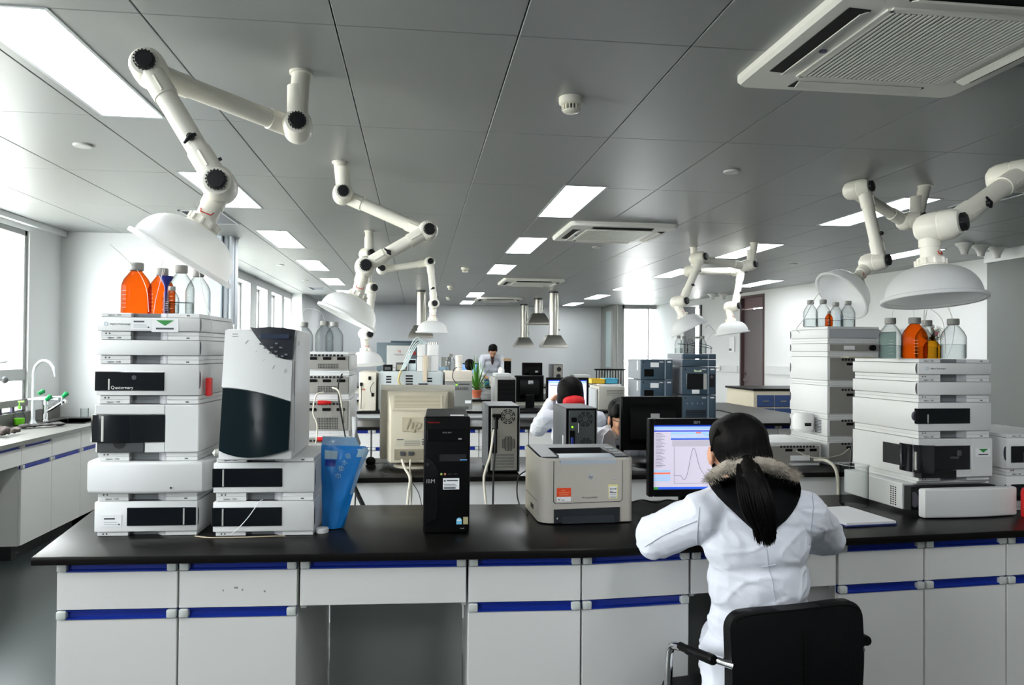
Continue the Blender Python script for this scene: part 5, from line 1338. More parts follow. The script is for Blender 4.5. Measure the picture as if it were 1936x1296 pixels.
# ============================================================ ceiling-hung fume extraction arms
def fume_arm(label, J1, J2, J3, rim, axis, knob_dir, mount=None, R=.188, open_dir=None, lever=True):
    """J1..J3 joint centres, rim = centre of the dome's rim, axis = way the dome opens, knob_dir = side the black knobs face."""
    J1, J2, J3, rim = map(Vector, (J1, J2, J3, rim)); a = Vector(axis).normalized(); k = Vector(knob_dir).normalized()
    mount = Vector((J1.x, J1.y, CE)) if mount is None else Vector(mount)
    t = thing('fume_arm', label, 'fume extraction arm', tuple(mount), 0, 'ceiling hung fume arms')
    r = .037; d = .036
    def put(name, b, lab=None, parent=None): return b.obj(name, parent or t, lab, world=True)
    def seg(p, q, off, name, sl0=.13, sl1=.13):
        p = p + k * off; q = q + k * off; u = (q - p).normalized(); L = (q - p).length
        b = MB(IVORY); b.cyl(p, q, r, n=28); b.cyl(p, p + u * min(sl0, L * .45), r * 1.13, n=28); b.cyl(q - u * min(sl1, L * .45), q, r * 1.13, n=28)
        s = put(name, b)
        for q0, u0, s0 in ((p, u, sl0), (q, -u, sl1)):
            b = MB(IVORY); o_ = k * (r * 1.13); b.tube([q0 + u0 * .06 + o_, q0 + u0 * min(s0, L * .45) * .92 + o_], .006, 6); put('sleeve_rib', b, parent=s)
        return s
    def joint(J, name):
        b = MB(IVORY)
        b.lathe([(0, -.092), (.03, -.088), (.05, -.072), (.058, -.05), (.06, -.008), (.057, .002), (.06, .006), (.058, .05), (.046, .072), (.03, .076), (0, .077)], c=J, n=32, axis=k)
        o = put(name, b)
        b = MB(KNOB); b.lathe([(.03, .07), (.032, .078), (.032, .092), (.028, .098), (0, .0985)], c=J, n=28, axis=k)
        for i in range(18):
            q = k.to_track_quat('Z', 'Y') @ Vector((.032 * math.cos(i * PI / 9), .032 * math.sin(i * PI / 9), 0)); b.cyl(J + q + k * .077, J + q + k * .094, .0035, n=6)
        put('black_knob', b, parent=o)
    # ceiling tube
    b = MB(IVORY); b.cyl(mount + k * d, J1 + k * d, r, n=28); b.cyl(J1 + k * d + Vector((0, 0, .15)), J1 + k * d, r * 1.13, n=28); b.cyl(mount + k * d, mount + k * d - Vector((0, 0, .012)), r * 1.25, n=28); put('ceiling_tube', b)
    joint(J1, 'lower_joint'); seg(J1, J2, -d, 'upper_tube'); joint(J2, 'elbow_joint'); s2 = seg(J2, J3, d, 'lower_tube'); joint(J3, 'wrist_joint')
    if lever:
        m = J2.lerp(J3, .64) + k * d; u = (J3 - J2).normalized(); sd = u.cross(k).normalized()
        b = MB(KNOB); b.cyl(m + k * r * .8, m + k * (r + .012), .013, n=14)
        b.tube([m + k * (r + .008) - sd * .02, m + k * (r + .012), m + k * (r + .01) + sd * .03 + u * .012], [.006, .009, .004], 8); put('damper_lever', b, parent=s2)
        b = MB(KNOB)
        b.cyl(J2.lerp(J3, .85) + k * d - sd * r * 1.12, J2.lerp(J3, .85) + k * d - sd * (r + .016), .006, n=10); put('screw', b, parent=s2)
    top = rim - a * .135
    st = J3 - k * d; L = (top - st).length; u = (top - st).normalized()
    b = MB(IVORY); b.cyl(st, top, r, n=28); b.cyl(st, st + u * L * .5, r * 1.1, n=28); nk = put('neck_tube', b)
    b = MB(mat('label_red', rgb(206, 60, 44), .5)); sd = u.cross(k).normalized(); m0 = st + u * L * .72
    b.tube([m0 + k * r * 1.0 + sd * .022 - u * .012 - k * .004, m0 + k * (r + .0005) + sd * .018, m0 + k * (r + .0005) - sd * .018, m0 + k * (r - .004) - sd * .022 - u * .012], .0022, 6)
    put('red_label', b, parent=nk)
    b = MB(IVORY); b.lathe([(0, -.002), (r * 1.32, -.002), (r * 1.36, .01), (r * 1.36, .022), (r * 1.5, .028), (r * 1.5, .036), (0, .036)], c=top - a * .03, n=28, axis=a)
    for i in range(10):
        q = a.to_track_quat('Z', 'Y') @ Vector((r * 1.42 * math.cos(i * PI / 5), r * 1.42 * math.sin(i * PI / 5), 0)); b.cyl(top - a * .026 + q, top - a * .004 + q, .007, n=6)
    put('collar', b)
    b = MB(DOME); e = .003
    P = [(r * 1.15, -.002)] + [(r * 1.15 + (R * .91 - r * 1.15) * math.sin(PI / 2 * i / 10) ** .95, .12 * (1 - math.cos(PI / 2 * i / 10)) + .004) for i in range(1, 11)] + [(R * .985, .124), (R, .127), (R, .138), (R * .985, .14)]
    Q = [(x - e, z + .0035) for x, z in P[:11]][::-1]
    b.lathe(P + [(R * .93, .138), (R * .915, .128)] + Q, c=top, n=48, axis=a, closed=False); put('dome_hood', b)
    return t
def A(px, py, Y): return at(px, py, Y)
FR = (.12, -1, .03)
fume_arm('large ivory fume arm with milky dome over the left stack bottles', A(563, 240, 3.17), A(283, 131, 2.8), A(415, 351, 2.76), A(341, 490, 2.74), (-.5, -.06, -.86), FR, mount=(A(570, 150, 3.164).x, 3.164, CE))
fume_arm('ivory fume arm with zigzag elbow, dome over the turned left stack', A(648, 367, 4.62), A(808, 438, 4.55), A(690, 505, 4.55), A(655, 601, 4.55), (-.44, -.08, -.9), FR, mount=(A(642, 330, 4.63).x, 4.63, CE), R=.186)
fume_arm('far ivory fume arm hidden behind the zigzag one, dome pointing straight down', A(694, 480, 7.23), A(700, 545, 7.5), A(692, 632, 7.75), A(692, 690, 7.75), (.05, -.1, -1), (.5, -.8, 0), R=.185)
fume_arm('thin looking far ivory fume arm, dome over the white twin turret', A(722, 509, 8.6), A(812, 496, 8.66), A(820, 575, 8.66), A(817, 629, 8.66), (-.02, -.0, -1), FR, R=.186)
KR = (.62, -.78, .1)
fume_arm('large fume arm entering from the right edge, dome over the amber red bottle', (3.3, 3.16, 2.2), A(1912, 333, 2.85), A(1776, 428, 2.74), A(1765, 568, 2.75), (.0, -.12, -1), KR, R=.19)
fume_arm('ivory fume arm with its dome tipped sideways over the turned right stack', A(1722, 417, 4.68), A(1622, 358, 4.55), A(1653, 496, 4.5), A(1590, 560, 4.5), (-.74, -.1, -.66), KR, mount=(A(1738, 370, 4.66).x, 4.66, CE), R=.188)
fume_arm('ivory fume arm with its dome over the blue instrument column', A(1414, 502, 7.32), A(1320, 488, 7.2), A(1284, 571, 7.2), A(1303, 623, 7.15), (.42, -.12, -.9), KR, mount=(A(1420, 470, 7.3).x, 7.3, CE), R=.19)
fume_arm('white looking far fume arm, dome hanging before the brown door', A(1308, 512, 7.75), A(1396, 512, 8.1), A(1384, 580, 8.1), A(1385, 631, 8.05), (.14, -.05, -1), KR, mount=(A(1306, 480, 7.72).x, 7.72, CE), R=.188)
# ============================================================ instruments and clutter on the further benches
def pxbox(name, label, cat, x0, x1, ytop, Y, d, zb, m=LGREY, bev=.006, group=None):
    """Thing with a box body whose front face spans two sight lines at depth Y; returns (thing, width, height)."""
    a, c = at(x0, ytop, Y), at(x1, ytop, Y); w = c.x - a.x; h = (a.z + c.z) / 2 - zb
    t = thing(name, label, cat, ((a.x + c.x) / 2, Y, zb), 0, group)
    b = MB(m); b.box(-w / 2, w / 2, 0, d, 0, h, bev, 2); b.obj('body', t)
    return t, w, h
SH = .918
PALE = mat('pale_blue_grey_panel', rgb(190, 198, 198), .45); CREAM = mat('cream_instrument', rgb(222, 216, 200), .45)
t, w, h = pxbox('cream_instrument', 'tall cream instrument box with black plugs, on the raised shelf behind the blue bag', 'instrument', 679, 711, 704, 7.53, .5, SH, CREAM)
for q in ((.02, .3), (-.06, .24), (.05, .14)):
    b = MB(BLK2); b.box(q[0] - .012, q[0] + .012, -.012, .0, q[1], q[1] + .035, .003); b.obj('plug', t)
b = MB(mat('warning_red_soft', rgb(190, 120, 100), .6)); b.box(-.055, -.02, -.002, .001, .2, .215); b.obj('warning_label', t)
b = MB(CABLEB); b.tube([(-.06, -.01, .25), (-.055, -.03, .15), (-.058, -.02, .02)], .004, 6, smooth=5); b.obj('mains_lead', t)
b = MB(CABLEB); b.tube([(.06, -.01, .28), (.03, -.03, .22), (.045, -.02, .15)], .003, 6, smooth=5); b.obj('signal_lead', t)
t, w, h = pxbox('gas_chromatograph', 'wide pale grey chromatograph with slotted vents behind the beige tube monitor', 'instrument', 715, 838, 703, 7.58, .55, SH, PALE, .02)
for (x0, z0, n, ww) in ((-.05, .25, 4, .07), (.075, .17, 4, .09), (.16, .28, 2, .05), (-.24, .27, 3, .05)):
    b = MB(GAP)
    for k in range(n): b.box(x0, x0 + ww, -.002, .001, z0 + k * .027, z0 + .016 + k * .027)
    b.obj('vent_slots', t)
for x in (-.18, -.12, .175, .21):
    b = MB(LCG); b.box(x, x + .004, -.002, .001, .05, .26); b.obj('panel_seam', t)
b = MB(BLK2); b.box(-.27, -.24, -.01, .001, .17, .215, .003); b.obj('socket', t)
ZG = SH + h + .001
b = MB(mat('hose_yellowed', rgb(206, 190, 138), .5)); b.tube([(-.1, -.03, h + .004), (-.12, -.07, .3), (-.1, -.06, .24), (-.17, -.04, .2), (-.19, -.03, .12)], .012, 8, smooth=6); b.obj('exhaust_hose', t)
# twin turret autosampler on it
t = thing('autosampler_turret', 'white twin turret autosampler with looping tubes on the chromatograph', 'instrument', (ax(808, 7.62), 7.605, ZG))
b = MB(WHITEP); b.box(.0, .11, 0, .14, .0, .27, .012, 2); b.obj('right_tower', t)
b = MB(WHITEP); b.box(-.1, -.02, .02, .12, .15, .27, .008, 2); b.obj('left_tower', t)
b = MB(WHITEP); b.box(-.1, -.04, .02, .1, .0, .149, .006); b.obj('left_post', t)
b = MB(mat('turret_beige', rgb(216, 200, 178), .5)); b.box(-.042, .0, -.04, -.028, -.1, .16, .004); b.obj('ruler_strip', t)
b = MB(LCG); b.box(.004, .106, -.004, .0, .155, .16); b.box(.03, .034, -.004, 0, .0, .15); b.obj('seam', t)
for k in range(5):
    b = MB(STEEL); b.cyl((.02 + .018 * k, .05, .27), (.02 + .018 * k, .05, .29), .007, n=10); b.obj('fitting', t)
for k in range(4):
    b = MB(mat('hose_cyan_white', rgb(214, 228, 228), .35)); b.tube([(-.06 + .02 * k, .06, .27), (-.1 + .03 * k, .05, .34 - .02 * k), (-.16 + .02 * k, .02, .26), (-.24 + .01 * k, .0, .05), (-.26, -.0, .01)], .005, 7, smooth=8); b.obj('looping_tube', t)
b = MB(mat('turret_red', rgb(150, 40, 34), .5)); b.cyl((-.13, .1, .18), (-.13, .06, .18), .02, n=14); b.obj('red_button', t)
t, w, h = pxbox('small_black_box', 'small black box on the chromatograph beside the far dome', 'box', 724, 742, 690, 7.7, .1, ZG, BLK)
b = MB(DGREY); b.box(-.03, .03, -.003, .0, .012, .04, .001); b.obj('face_plate', t)
t, w, h = pxbox('open_frame_device', 'dark framed small device with pale window on the chromatograph', 'instrument', 748, 769, 686, 7.75, .12, ZG, DGREY)
b = MB(mat('window_dim', rgb(166, 160, 140), .4)); b.box(-w / 2 + .012, w / 2 - .012, -.003, .001, .012, h - .02); b.obj('window', t)
t, w, h = pxbox('small_meter', 'small white meter with a black display left of the twin turret', 'meter', 771, 787, 679, 7.8, .1, ZG, mat('meter_pale', rgb(210, 222, 226), .45))
b = MB(BLK); b.box(-w / 2 + .008, w / 2 - .006, -.003, .001, h * .62, h - .01); b.obj('display', t)
# grey furnace with cream top box
t, w, h = pxbox('drying_oven', 'mid grey vented box with green light on the raised shelf, right of the beige monitor', 'oven', 841, 893, 722, 7.56, .5, SH, mat('oven_grey', rgb(128, 130, 128), .5, vary=(5, .05)))
for z0, n in ((h - .085, 18), (.01, 22)):
    b = MB(GAP)
    for k in range(n): b.box(-w * .38 + k * w * .76 / n, -w * .38 + k * w * .76 / n + w * .3 / n, -.002, .001, z0, z0 + .03)
    b.obj('vent_slots', t)
b = MB(GAP); b.box(0, w * .4, -.002, .001, h - .03, h - .022); b.obj('slot', t)
b = MB(LEDG); b.cyl((-.02, -.006, h - .03), (-.02, 0, h - .03), .008, n=12); b.obj('green_light', t)
b = MB(WHITE); b.box(w * .24, w * .46, -.002, .001, .07, .1); b.obj('paper_label', t)
b = MB(CABLEB); b.tube([(-.02, -.01, h - .02), (-.06, -.03, h + .04), (-.05, -.03, h + .12), (-.02, -.01, h + .14)], .004, 6, smooth=6); b.obj('lead', t)
b = MB(WHITEP); b.box(-w / 2, w / 2, -.02, .0, -.0, .006, .002); b.obj('white_lip', t)
ZO = SH + h + .001
t, w, h = pxbox('cream_lid_box', 'cream box lying on the grey vented box', 'box', 841, 893, 702, 7.6, .4, ZO, mat('cream_box', rgb(216, 208, 194), .55))
b = MB(BEIGE2); b.box(-w / 2 + .01, w / 2 - .01, -.002, .001, h * .3, h * .34); b.obj('lid_seam', t)
ZO2 = ZO + h + .001
bottle(ax(852, 7.75), 7.75, ZO2, 'frosted bottle on the cream box behind the beige monitor', thin_glass('frosted_glass', (.86, .88, .88, 1), .5), .25, .05, .17, group=None)
t = thing('white_canister', 'tall white cylinder standing on the cream box', 'canister', (ax(868, 7.72), 7.72, ZO2))
b = MB(mat('canister_white', rgb(226, 222, 212), .45)); b.lathe([(0, 0), (.035, 0), (.036, .004), (.036, .15), (.03, .156), (0, .157)], n=28); b.obj('body', t)
b = MB(LGREY); b.lathe([(.0365, .03), (.037, .03), (.037, .034), (.0365, .034)], n=28); b.obj('ring', t)
# potted plant on the fourth bench
t = thing('potted_plant', 'green spider plant in a terracotta pot beside the grey tower', 'plant', (ax(902, 10.5), 10.5, BH + .001))
b = MB(WHITEP); b.lathe([(0, 0), (.06, 0), (.075, .018), (.07, .018), (.056, .004), (0, .004)], n=28); b.obj('saucer', t)
b = MB(POT); b.lathe([(0, .006), (.05, .006), (.068, .1), (.076, .1), (.076, .125), (.068, .125), (.062, .1), (.0, .1)], n=32); b.obj('pot', t)
b = MB(PLANT); rnd = random.Random(5)
for k in range(46):
    a = rnd.random() * 6.28; L = rnd.uniform(.2, .5); lean_ = rnd.uniform(.1, 1.25); drop = rnd.uniform(.0, 1) * lean_
    q = []
    for i in range(9):
        s = i / 8; rad = L * lean_ * s; zz = .11 + L * (s * (1.1 - .35 * lean_) - drop * s * s * .75)
        q.append(Vector((math.cos(a) * rad, math.sin(a) * rad, zz)))
    sd = Vector((-math.sin(a), math.cos(a), 0)); vs = []; fs = []
    for i, p in enumerate(q):
        ww = .011 * math.sin(PI * min(1, .12 + i / 8 * .88)) + .0006; vs += [p - sd * ww, p + Vector((0, 0, -ww * .4)), p + sd * ww]
    for i in range(8): fs += [(i * 3, i * 3 + 1, i * 3 + 4, i * 3 + 3), (i * 3 + 1, i * 3 + 2, i * 3 + 5, i * 3 + 4)]
    b.add(vs, fs)
b.obj('leaves', t)
# grey tower with black front, monitor backs
t, w, h = pxbox('computer_tower', 'grey computer tower with black front panel on the raised shelf', 'computer', 936, 976, 714, 7.56, .42, SH, mat('tower_silver', rgb(150, 150, 148), .4, metal=.3))
b = MB(BLK); b.box(-w / 2 + .025, w / 2 - .008, -.006, .001, .01, h - .022, .004); f = b.obj('front_panel', t)
b = MB(GAP)
for k in range(4): b.box(-w / 2 + .04, w / 2 - .025, -.0075, -.005, h * .84 - k * .045, h * .845 - k * .045)
b.obj('bay_seams', f)
b = MB(LGREY); b.cyl((0.0, -.012, .06), (0, -.005, .06), .022, n=20); b.obj('round_button', f)
t2, w2_, h2 = pxbox('flat_scanner', 'flat grey lidded device lying on the grey tower with black front', 'scanner', 937, 967, 707, 7.6, .3, SH + h + .001, LGREY, .004)
t = thing('white_jar', 'small white jar on the flat grey device', 'jar', (ax(948, 7.7), 7.7, SH + h + h2 + .002))
b = MB(WHITEP); b.lathe([(0, 0), (.03, 0), (.032, .004), (.032, .04), (.026, .045), (0, .046)], n=24); b.obj('body', t)
b = MB(IVORY); b.lathe([(0, .046), (.022, .046), (.022, .058), (0, .06)], n=20); b.obj('lid', t)
z0 = az(1000, 775, 7.62)
monitor('flat_monitor', 'black flat monitor seen from behind on the raised shelf, left of the lit screen', (ax(1002, 7.7), 7.75, SH), PI, .3, .27, mat('screen_off', rgb(30, 34, 44), .2), zb=.075, back_label=(-.01, .2), bez=.018)
def screen_doc(s, R, x0, x1, z0, z1):
    for nm, m, a, c, d, e in (('title_bar', em('screen_blue', rgb(30, 70, 200), .6), 0, 1, .965, 1), ('tool_bar', em('screen_sky', rgb(150, 190, 230), .6), 0, 1, .9, .955), ('text_line', em('screen_ink', rgb(60, 60, 90), .3), .04, .3, .82, .84), ('text_line', em('screen_grey', rgb(176, 172, 184), .6), .05, .8, .5, .505), ('text_line', em('screen_grey', rgb(176, 172, 184), .6), .05, .8, .3, .305)):
        b = MB(m); b.M = R; b.box(x0 + (x1 - x0) * a, x0 + (x1 - x0) * c, -.0052, -.0044, z0 + (z1 - z0) * d, z0 + (z1 - z0) * e); b.obj(nm, s)
monitor('flat_monitor', 'lit flat monitor with a white page in front of the person with the red collar', (ax(1073, 7.05), 7.05, BH + .001), 0, .405, .34, em('screen_page', rgb(206, 210, 238), .85), zb=.075, bez=.02, glow=screen_doc)
# desktop printer behind the person with the red collar
t, w, h = pxbox('desktop_printer', 'beige desktop printer with paper on top, right of the person in the red collar', 'printer', 1132, 1182, 731, 7.58, .42, SH, mat('printer_beige2', rgb(196, 194, 184), .5), .012)
b = MB(LCG); b.box(-w / 2 - .03, -w / 2, .02, .36, .0, h * .9, .012); b.obj('side_cover', t)
b = MB(GAP)
for k in range(4): b.box(-w * .2, w * .44, -.002, .001, h * .62 + k * .016, h * .635 + k * .016)
b.obj('vent_slots', t)
b = MB(LCG); b.box(-w * .45, w * .45, -.002, .001, h * .4, h * .41); b.box(.0, w * .3, -.002, .001, h * .52, h * .58); b.obj('front_seam', t)
b = MB(WHITE); b.box(-w * .3, w * .4, .05, .33, h + .0005, h + .02, .002); b.obj('paper_stack', t)
ZP = SH + h + .022
def tray(x0, x1, ytop, Y, zb, label, m):
    a, c = at(x0, ytop, Y), at(x1, ytop, Y); w = c.x - a.x; h = a.z - zb
    t = thing('plastic_tray', label, 'tray', ((a.x + c.x) / 2, Y, zb), 0)
    b = MB(m); e = .004
    b.box(-w / 2, w / 2, 0, .2, 0, e)
    for q in ((-w / 2, -w / 2 + e, 0, .2), (w / 2 - e, w / 2, 0, .2), (-w / 2, w / 2, 0, e), (-w / 2, w / 2, .2 - e, .2)): b.box(q[0], q[1], q[2], q[3], 0, h)
    b.obj('basin', t); b = MB(m); b.box(-w / 2 - .006, w / 2 + .006, -.006, e, h - .008, h, .002); b.obj('rim', t)
tray(1119, 1144, 717, 7.65, ZP + .001, 'yellow plastic tray on the beige desktop printer', YELLOW)
tray(1146, 1168, 716, 7.63, ZP + .001, 'pale blue plastic tray on the beige desktop printer', CYAN)
# dark rack of upright pegs
t = thing('peg_rack', 'dark rack of upright pegs on the fourth bench before the corner window', 'rack', (ax(1156, 10.6), 10.6, BH + .001))
b = MB(BLK2); b.box(-.22, .22, 0, .16, 0, .02, .003); b.obj('rack_foot', t)
b = MB(BLK2); b.box(-.23, .23, .06, .075, .4, .42, .002); b.obj('top_bar', t)
for k in range(11):
    b = MB(BLK2); b.cyl((-.2 + k * .04, .067, .02), (-.2 + k * .04, .067, .41), .007, n=10); b.obj('peg', t)
# blue-grey instrument column
G_W = 'slate blue instrument modules'
def slate(label, x, y, z, w, h, kind='plain', d=.45):
    t = thing('slate_module', label, 'instrument', (x, y, z), .0, G_W)
    b = MB(SLATE2); b.box(-w / 2, w / 2, .03, d, .003, h - .003, .004); b.obj('body', t)
    b = MB(SLATE); b.box(-w / 2, w * .26, 0, .03, .003, h - .003, .005, 2); f = b.obj('front_cover', t)
    b = MB(SLATE); b.box(w * .265, w / 2, .001, .03, .003, h - .003, .005, 2); b.obj('side_cover', t)
    b = MB(mat('slate_edge', rgb(112, 126, 140), .35)); b.box(w * .25, w * .29, -.003, .02, .004, h - .004, .003); b.obj('pale_edge', t)
    if h > .08:
        b = MB(WHITE); b.box(w * .33, w * .45, -.001, .004, h - .03, h - .018); b.use(LGREY); b.box(.08 * w, w * .2, -.002, .001, h - .03, h - .02); b.obj('module_print', t)
        b = MB(GAP); b.cyl((-w * .42, -.003, h - .025), (-w * .42, .001, h - .025), .007, n=14); b.obj('round_mark', t)
    if kind == 'pump':
        b = MB(BLK2); b.box(-w * .4, -w * .1, -.002, .001, .03, .1, .002); b.obj('front_window', t)
        b = MB(WHITE); b.box(-w * .2, w * .06, -.002, .001, h - .075, h - .03); b.obj('asset_label', t)
        b = MB(WHITEP); b.box(-w / 2 - .002, -w / 2 + .001, .1, .13, h * .45, h * .92, .001); b.obj('side_slot', t)
    if kind == 'sampler':
        b = MB(mat('slate_window', rgb(26, 28, 30), .08, spec=.6)); b.box(-w * .38, w * .16, -.003, .001, h * .2, h * .76, .002); o = b.obj('window', t)
        b = MB(STRIPE); b.box(w * .12, w * .22, -.004, -.002, h * .2, h * .76); b.obj('window_stripe', o)
        b = MB(GAP); b.box(w * .3, w * .46, -.002, .002, h * .28, h * .74, .002); b.use(CHROME); b.lathe([(0, 0), (.012, .01), (.016, .03), (0, .05)], c=(w * .37, -.003, h * .55), n=14); b.obj('injector_port', t)
        b = MB(WHITE); b.box(-w * .22, 0, -.003, .001, .012, .05); b.obj('asset_label', t)
        b = MB(mat('pale_mark', rgb(206, 226, 190), .5)); b.prism([(-w * .16, h * .82), (-w * .04, h * .82), (w * .06, h * .82), (w * .06, h * .9), (-w * .05, h * .86), (-w * .16, h * .9)], -.003, .001); b.obj('pale_mark', t)
    if kind == 'vent':
        b = MB(GAP)
        for k in range(9): b.box(-w * .4, w * .2, -.002, .001, .02 + k * .011, .026 + k * .011)
        b.obj('vent_slots', t)
        for k in range(4): b = MB(mat('slate_edge', rgb(112, 126, 140), .35)); b.box(-w * .38 + k * .05, -w * .34 + k * .05, -.002, .001, h * .66, h * .72); b.obj('score_mark', t)
    return t
xr = (ax(1291, 6.98) + ax(1354, 6.98)) / 2; wr = ax(1354, 6.98) - ax(1291, 6.98)
z = BH + .001
for h, k, lab in ((.255, 'vent', 'slate blue vented module at the bottom of the blue instrument column'), (.27, 'sampler', 'slate blue module with dark window in the blue instrument column'), (.07, 'plain', 'thin slate blue module, second from the top of the blue column'), (.055, 'plain', 'thinnest slate blue module carrying the bottles, top of the blue column')):
    slate(lab, xr, 6.98, z, wr, h - .001, k); z += h
ZW = z
xl = (ax(1212, 7.0) + ax(1272, 7.0)) / 2; wl = ax(1272, 7.0) - ax(1212, 7.0)
z = BH + .001
for h, k, lab in ((.2, 'plain', 'slate blue pump module, lowest beside the blue column, hidden by the black monitor'), (.198, 'pump', 'slate blue pump module, middle one left of the blue column'), (.195, 'pump', 'slate blue pump module with white label, top one left of the blue column')):
    slate(lab, xl, 7.0, z, wl, h - .001, k); z += h
for k, (px, Y) in enumerate(((1283, 7.1), (1293, 7.25), (1305, 7.1), (1318, 7.2), (1328, 7.1))):
    bw = bottle(ax(px, Y), Y, ZW + .001, 'clear bottle on the blue column, %s' % ('leftmost of five', 'second of five from the left', 'middle of five', 'fourth of five from the left', 'rightmost of five')[k], r=.038, h=.17, level=.3)
t = thing('wire_rack', 'dark wire guard rail around the bottles on the blue column', 'rack', (xr, 7.02, ZW + .001))
b = MB(BLK2); b.tube([(-.2, .0, .09), (-.12, 0, .085), (0, 0, .07), (.14, 0, .05)], .003, 6, smooth=4); b.obj('front_rail', t)
for q in ((-.13, .085), (.0, .07), (.13, .052)): b = MB(BLK2); b.cyl((q[0], 0, 0), (q[0], 0, q[1]), .003, n=8); b.obj('rail_post', t)
b = MB(BLK2); b.tube([(.14, 0, .05), (.15, .1, .075), (.08, .2, .1), (.0, .22, .1)], .003, 6, smooth=5); b.obj('rear_rail', t)
hose(bw, [at(1334, 648, 7.1), at(1346, 632, 7.1), at(1351, 628, 7.1), at(1340, 615, 7.1), at(1334, 620, 7.15)], .004)
t = thing('wire_tray', 'low dark wire tray standing at the right end of the third bench', 'tray', (ax(1372, 7.3), 7.3, BH + .001))
b = MB(DGREY); b.box(-.16, .12, 0, .45, 0, .01, .002); b.obj('tray_plate', t); b = MB(BLK2)
b.tube([(-.16, 0, .05), (.06, .45, .05), (.12, .45, .05), (.13, .0, .04)], .006, 6); b.obj('tray_rail', t)
# --- farthest bench
ZF = BH + .001
t, w, h = pxbox('slate_cabinet_instrument', 'large slate grey instrument with a white door panel at the far end', 'instrument', 712, 800, 648, 14.45, .7, ZF, mat('slate_far', rgb(88, 102, 112), .5), .012)
b = MB(mat('door_offwhite', rgb(214, 216, 218), .5)); b.box(-w * .28, w * .22, -.02, .001, h * .42, h * .93, .006); d_ = b.obj('white_door', t)
b = MB(mat('door_offwhite', rgb(214, 216, 218), .5)); b.box(-w * .28, w * .22, -.02, .001, .03, h * .415, .006); b.obj('lower_panel', t)
b = MB(mat('logo_red', rgb(206, 110, 104), .5)); b.tube([(-.05 + .0, -.022, h * .83), (-.02, -.022, h * .79), (.0, -.022, h * .82), (.015, -.022, h * .78), (-.01, -.022, h * .765)], .005, 6, smooth=4); b.use(TXT); b.text('VARIAN', -.02, -.0206, h * .7, .05, 'CENTER'); b.obj('maker_print', d_)
b = MB(SLATE); b.box(-w * .2, w * .5, .0, .1, h, h + .03, .004); b.obj('top_plate', t)
t, w, h = pxbox('far_grey_box', 'grey instrument box with tubing right of the twin turret, far bench', 'instrument', 836, 852, 676, 14.5, .4, ZF, MGREY)
b = MB(mat('cyan_pale', rgb(150, 180, 206), .5)); b.box(-w * .9, w * .3, -.02, 0, .3, .36, .004); b.obj('blue_tray', t)
def far_mon(label, x0, x1, ytop, ybot, Y, rz=0.0, scr=None, lab=None):
    a, c = at(x0, ytop, Y), at(x1, ybot, Y)
    return monitor('flat_monitor', label, ((a.x + c.x) / 2, Y, ZF), rz, c.x - a.x, a.z - c.z, scr or mat('screen_off', rgb(30, 34, 44), .2), zb=c.z - ZF, back_label=lab, bez=.018)
far_mon('far blue lit monitor before the seated black haired person', 872, 905, 687, 710, 14.6, 0, em('screen_farblue', rgb(120, 160, 236), .8))
far_mon('far black monitor seen from behind, left of the small far tower', 987, 1025, 686, 712, 14.5, PI, None, (-.08, .09))
far_mon('far black monitor edge just right of the standing person', 953, 966, 683, 708, 14.9, PI)
b = MB(mat('wood_pale', rgb(206, 176, 140), .6)); b.box(-.08, .08, -.02, .12, 0, .05, .004); o = b.obj('pale_box'); tag(o, 'small pale wooden box on the black monitor right of the standing person', 'box'); o.location = (ax(959, 14.9), 14.88, az(959, 683, 14.9) + .002)
t, w, h = pxbox('computer_tower', 'small looking far computer tower showing its back, right of the far black monitor', 'computer', 1044, 1064, 689, 14.5, .4, ZF, DGREY, .004)
b = MB(GALV); b.box(-w * .35, w * .45, -.003, .0, .02, h - .02, .001); p = b.obj('back_plate', t)
b = MB(GAP); b.cyl((w * .15, -.005, h - .1), (w * .15, -.002, h - .1), .045, n=20); b.obj('upper_fan', p)
b = MB(GAP); b.cyl((w * .1, -.005, h * .45), (w * .1, -.002, h * .45), .045, n=20); b.obj('lower_fan', p)
t, w, h = pxbox('grey_office_printer', 'low grey office machine on the far bench above the red collared person', 'printer', 1085, 1117, 709, 14.5, .4, ZF, LGREY, .03)
b = MB(MGREY); b.box(-w * .42, w * .42, -.003, .001, h * .2, h * .3, .002); b.obj('front_slot', t)
t = thing('blue_jar', 'blue lidded plastic jar on the far bench by the standing person', 'jar', (ax(922, 14.7), 14.7, ZF))
b = MB(mat('jar_blue', rgb(52, 132, 176), .35)); b.lathe([(0, 0), (.06, 0), (.066, .01), (.066, .09), (.06, .1), (0, .1)], n=28); b.obj('body', t)
b = MB(mat('jar_lid', rgb(36, 100, 150), .4)); b.lathe([(0, .1), (.068, .1), (.068, .118), (0, .122)], n=28); b.obj('lid', t)
t = thing('yellow_beaker', 'small cup of yellow liquid before the standing person\'s hand', 'cup', (ax(911, 14.5), 14.5, ZF + .0))
b = MB(GLASS); b.lathe([(0, 0), (.035, 0), (.038, .1)], n=24, cap=False); b.obj('cup', t)
b = MB(mat('yellow_liquid', rgb(230, 206, 90), .3)); b.lathe([(0, .004), (.032, .004), (.034, .06), (0, .06)], n=24); b.obj('liquid', t)
t, w, h = pxbox('reagent_box', 'open pale cardboard box on the far bench before the standing person', 'box', 928, 950, 712, 14.3, .3, ZF, mat('card_pale', rgb(214, 204, 190), .7), .004)
b = MB(WHITE); b.box(-w * .3, w * .3, -.003, .0, h * .3, h * .7); b.obj('box_label', t)
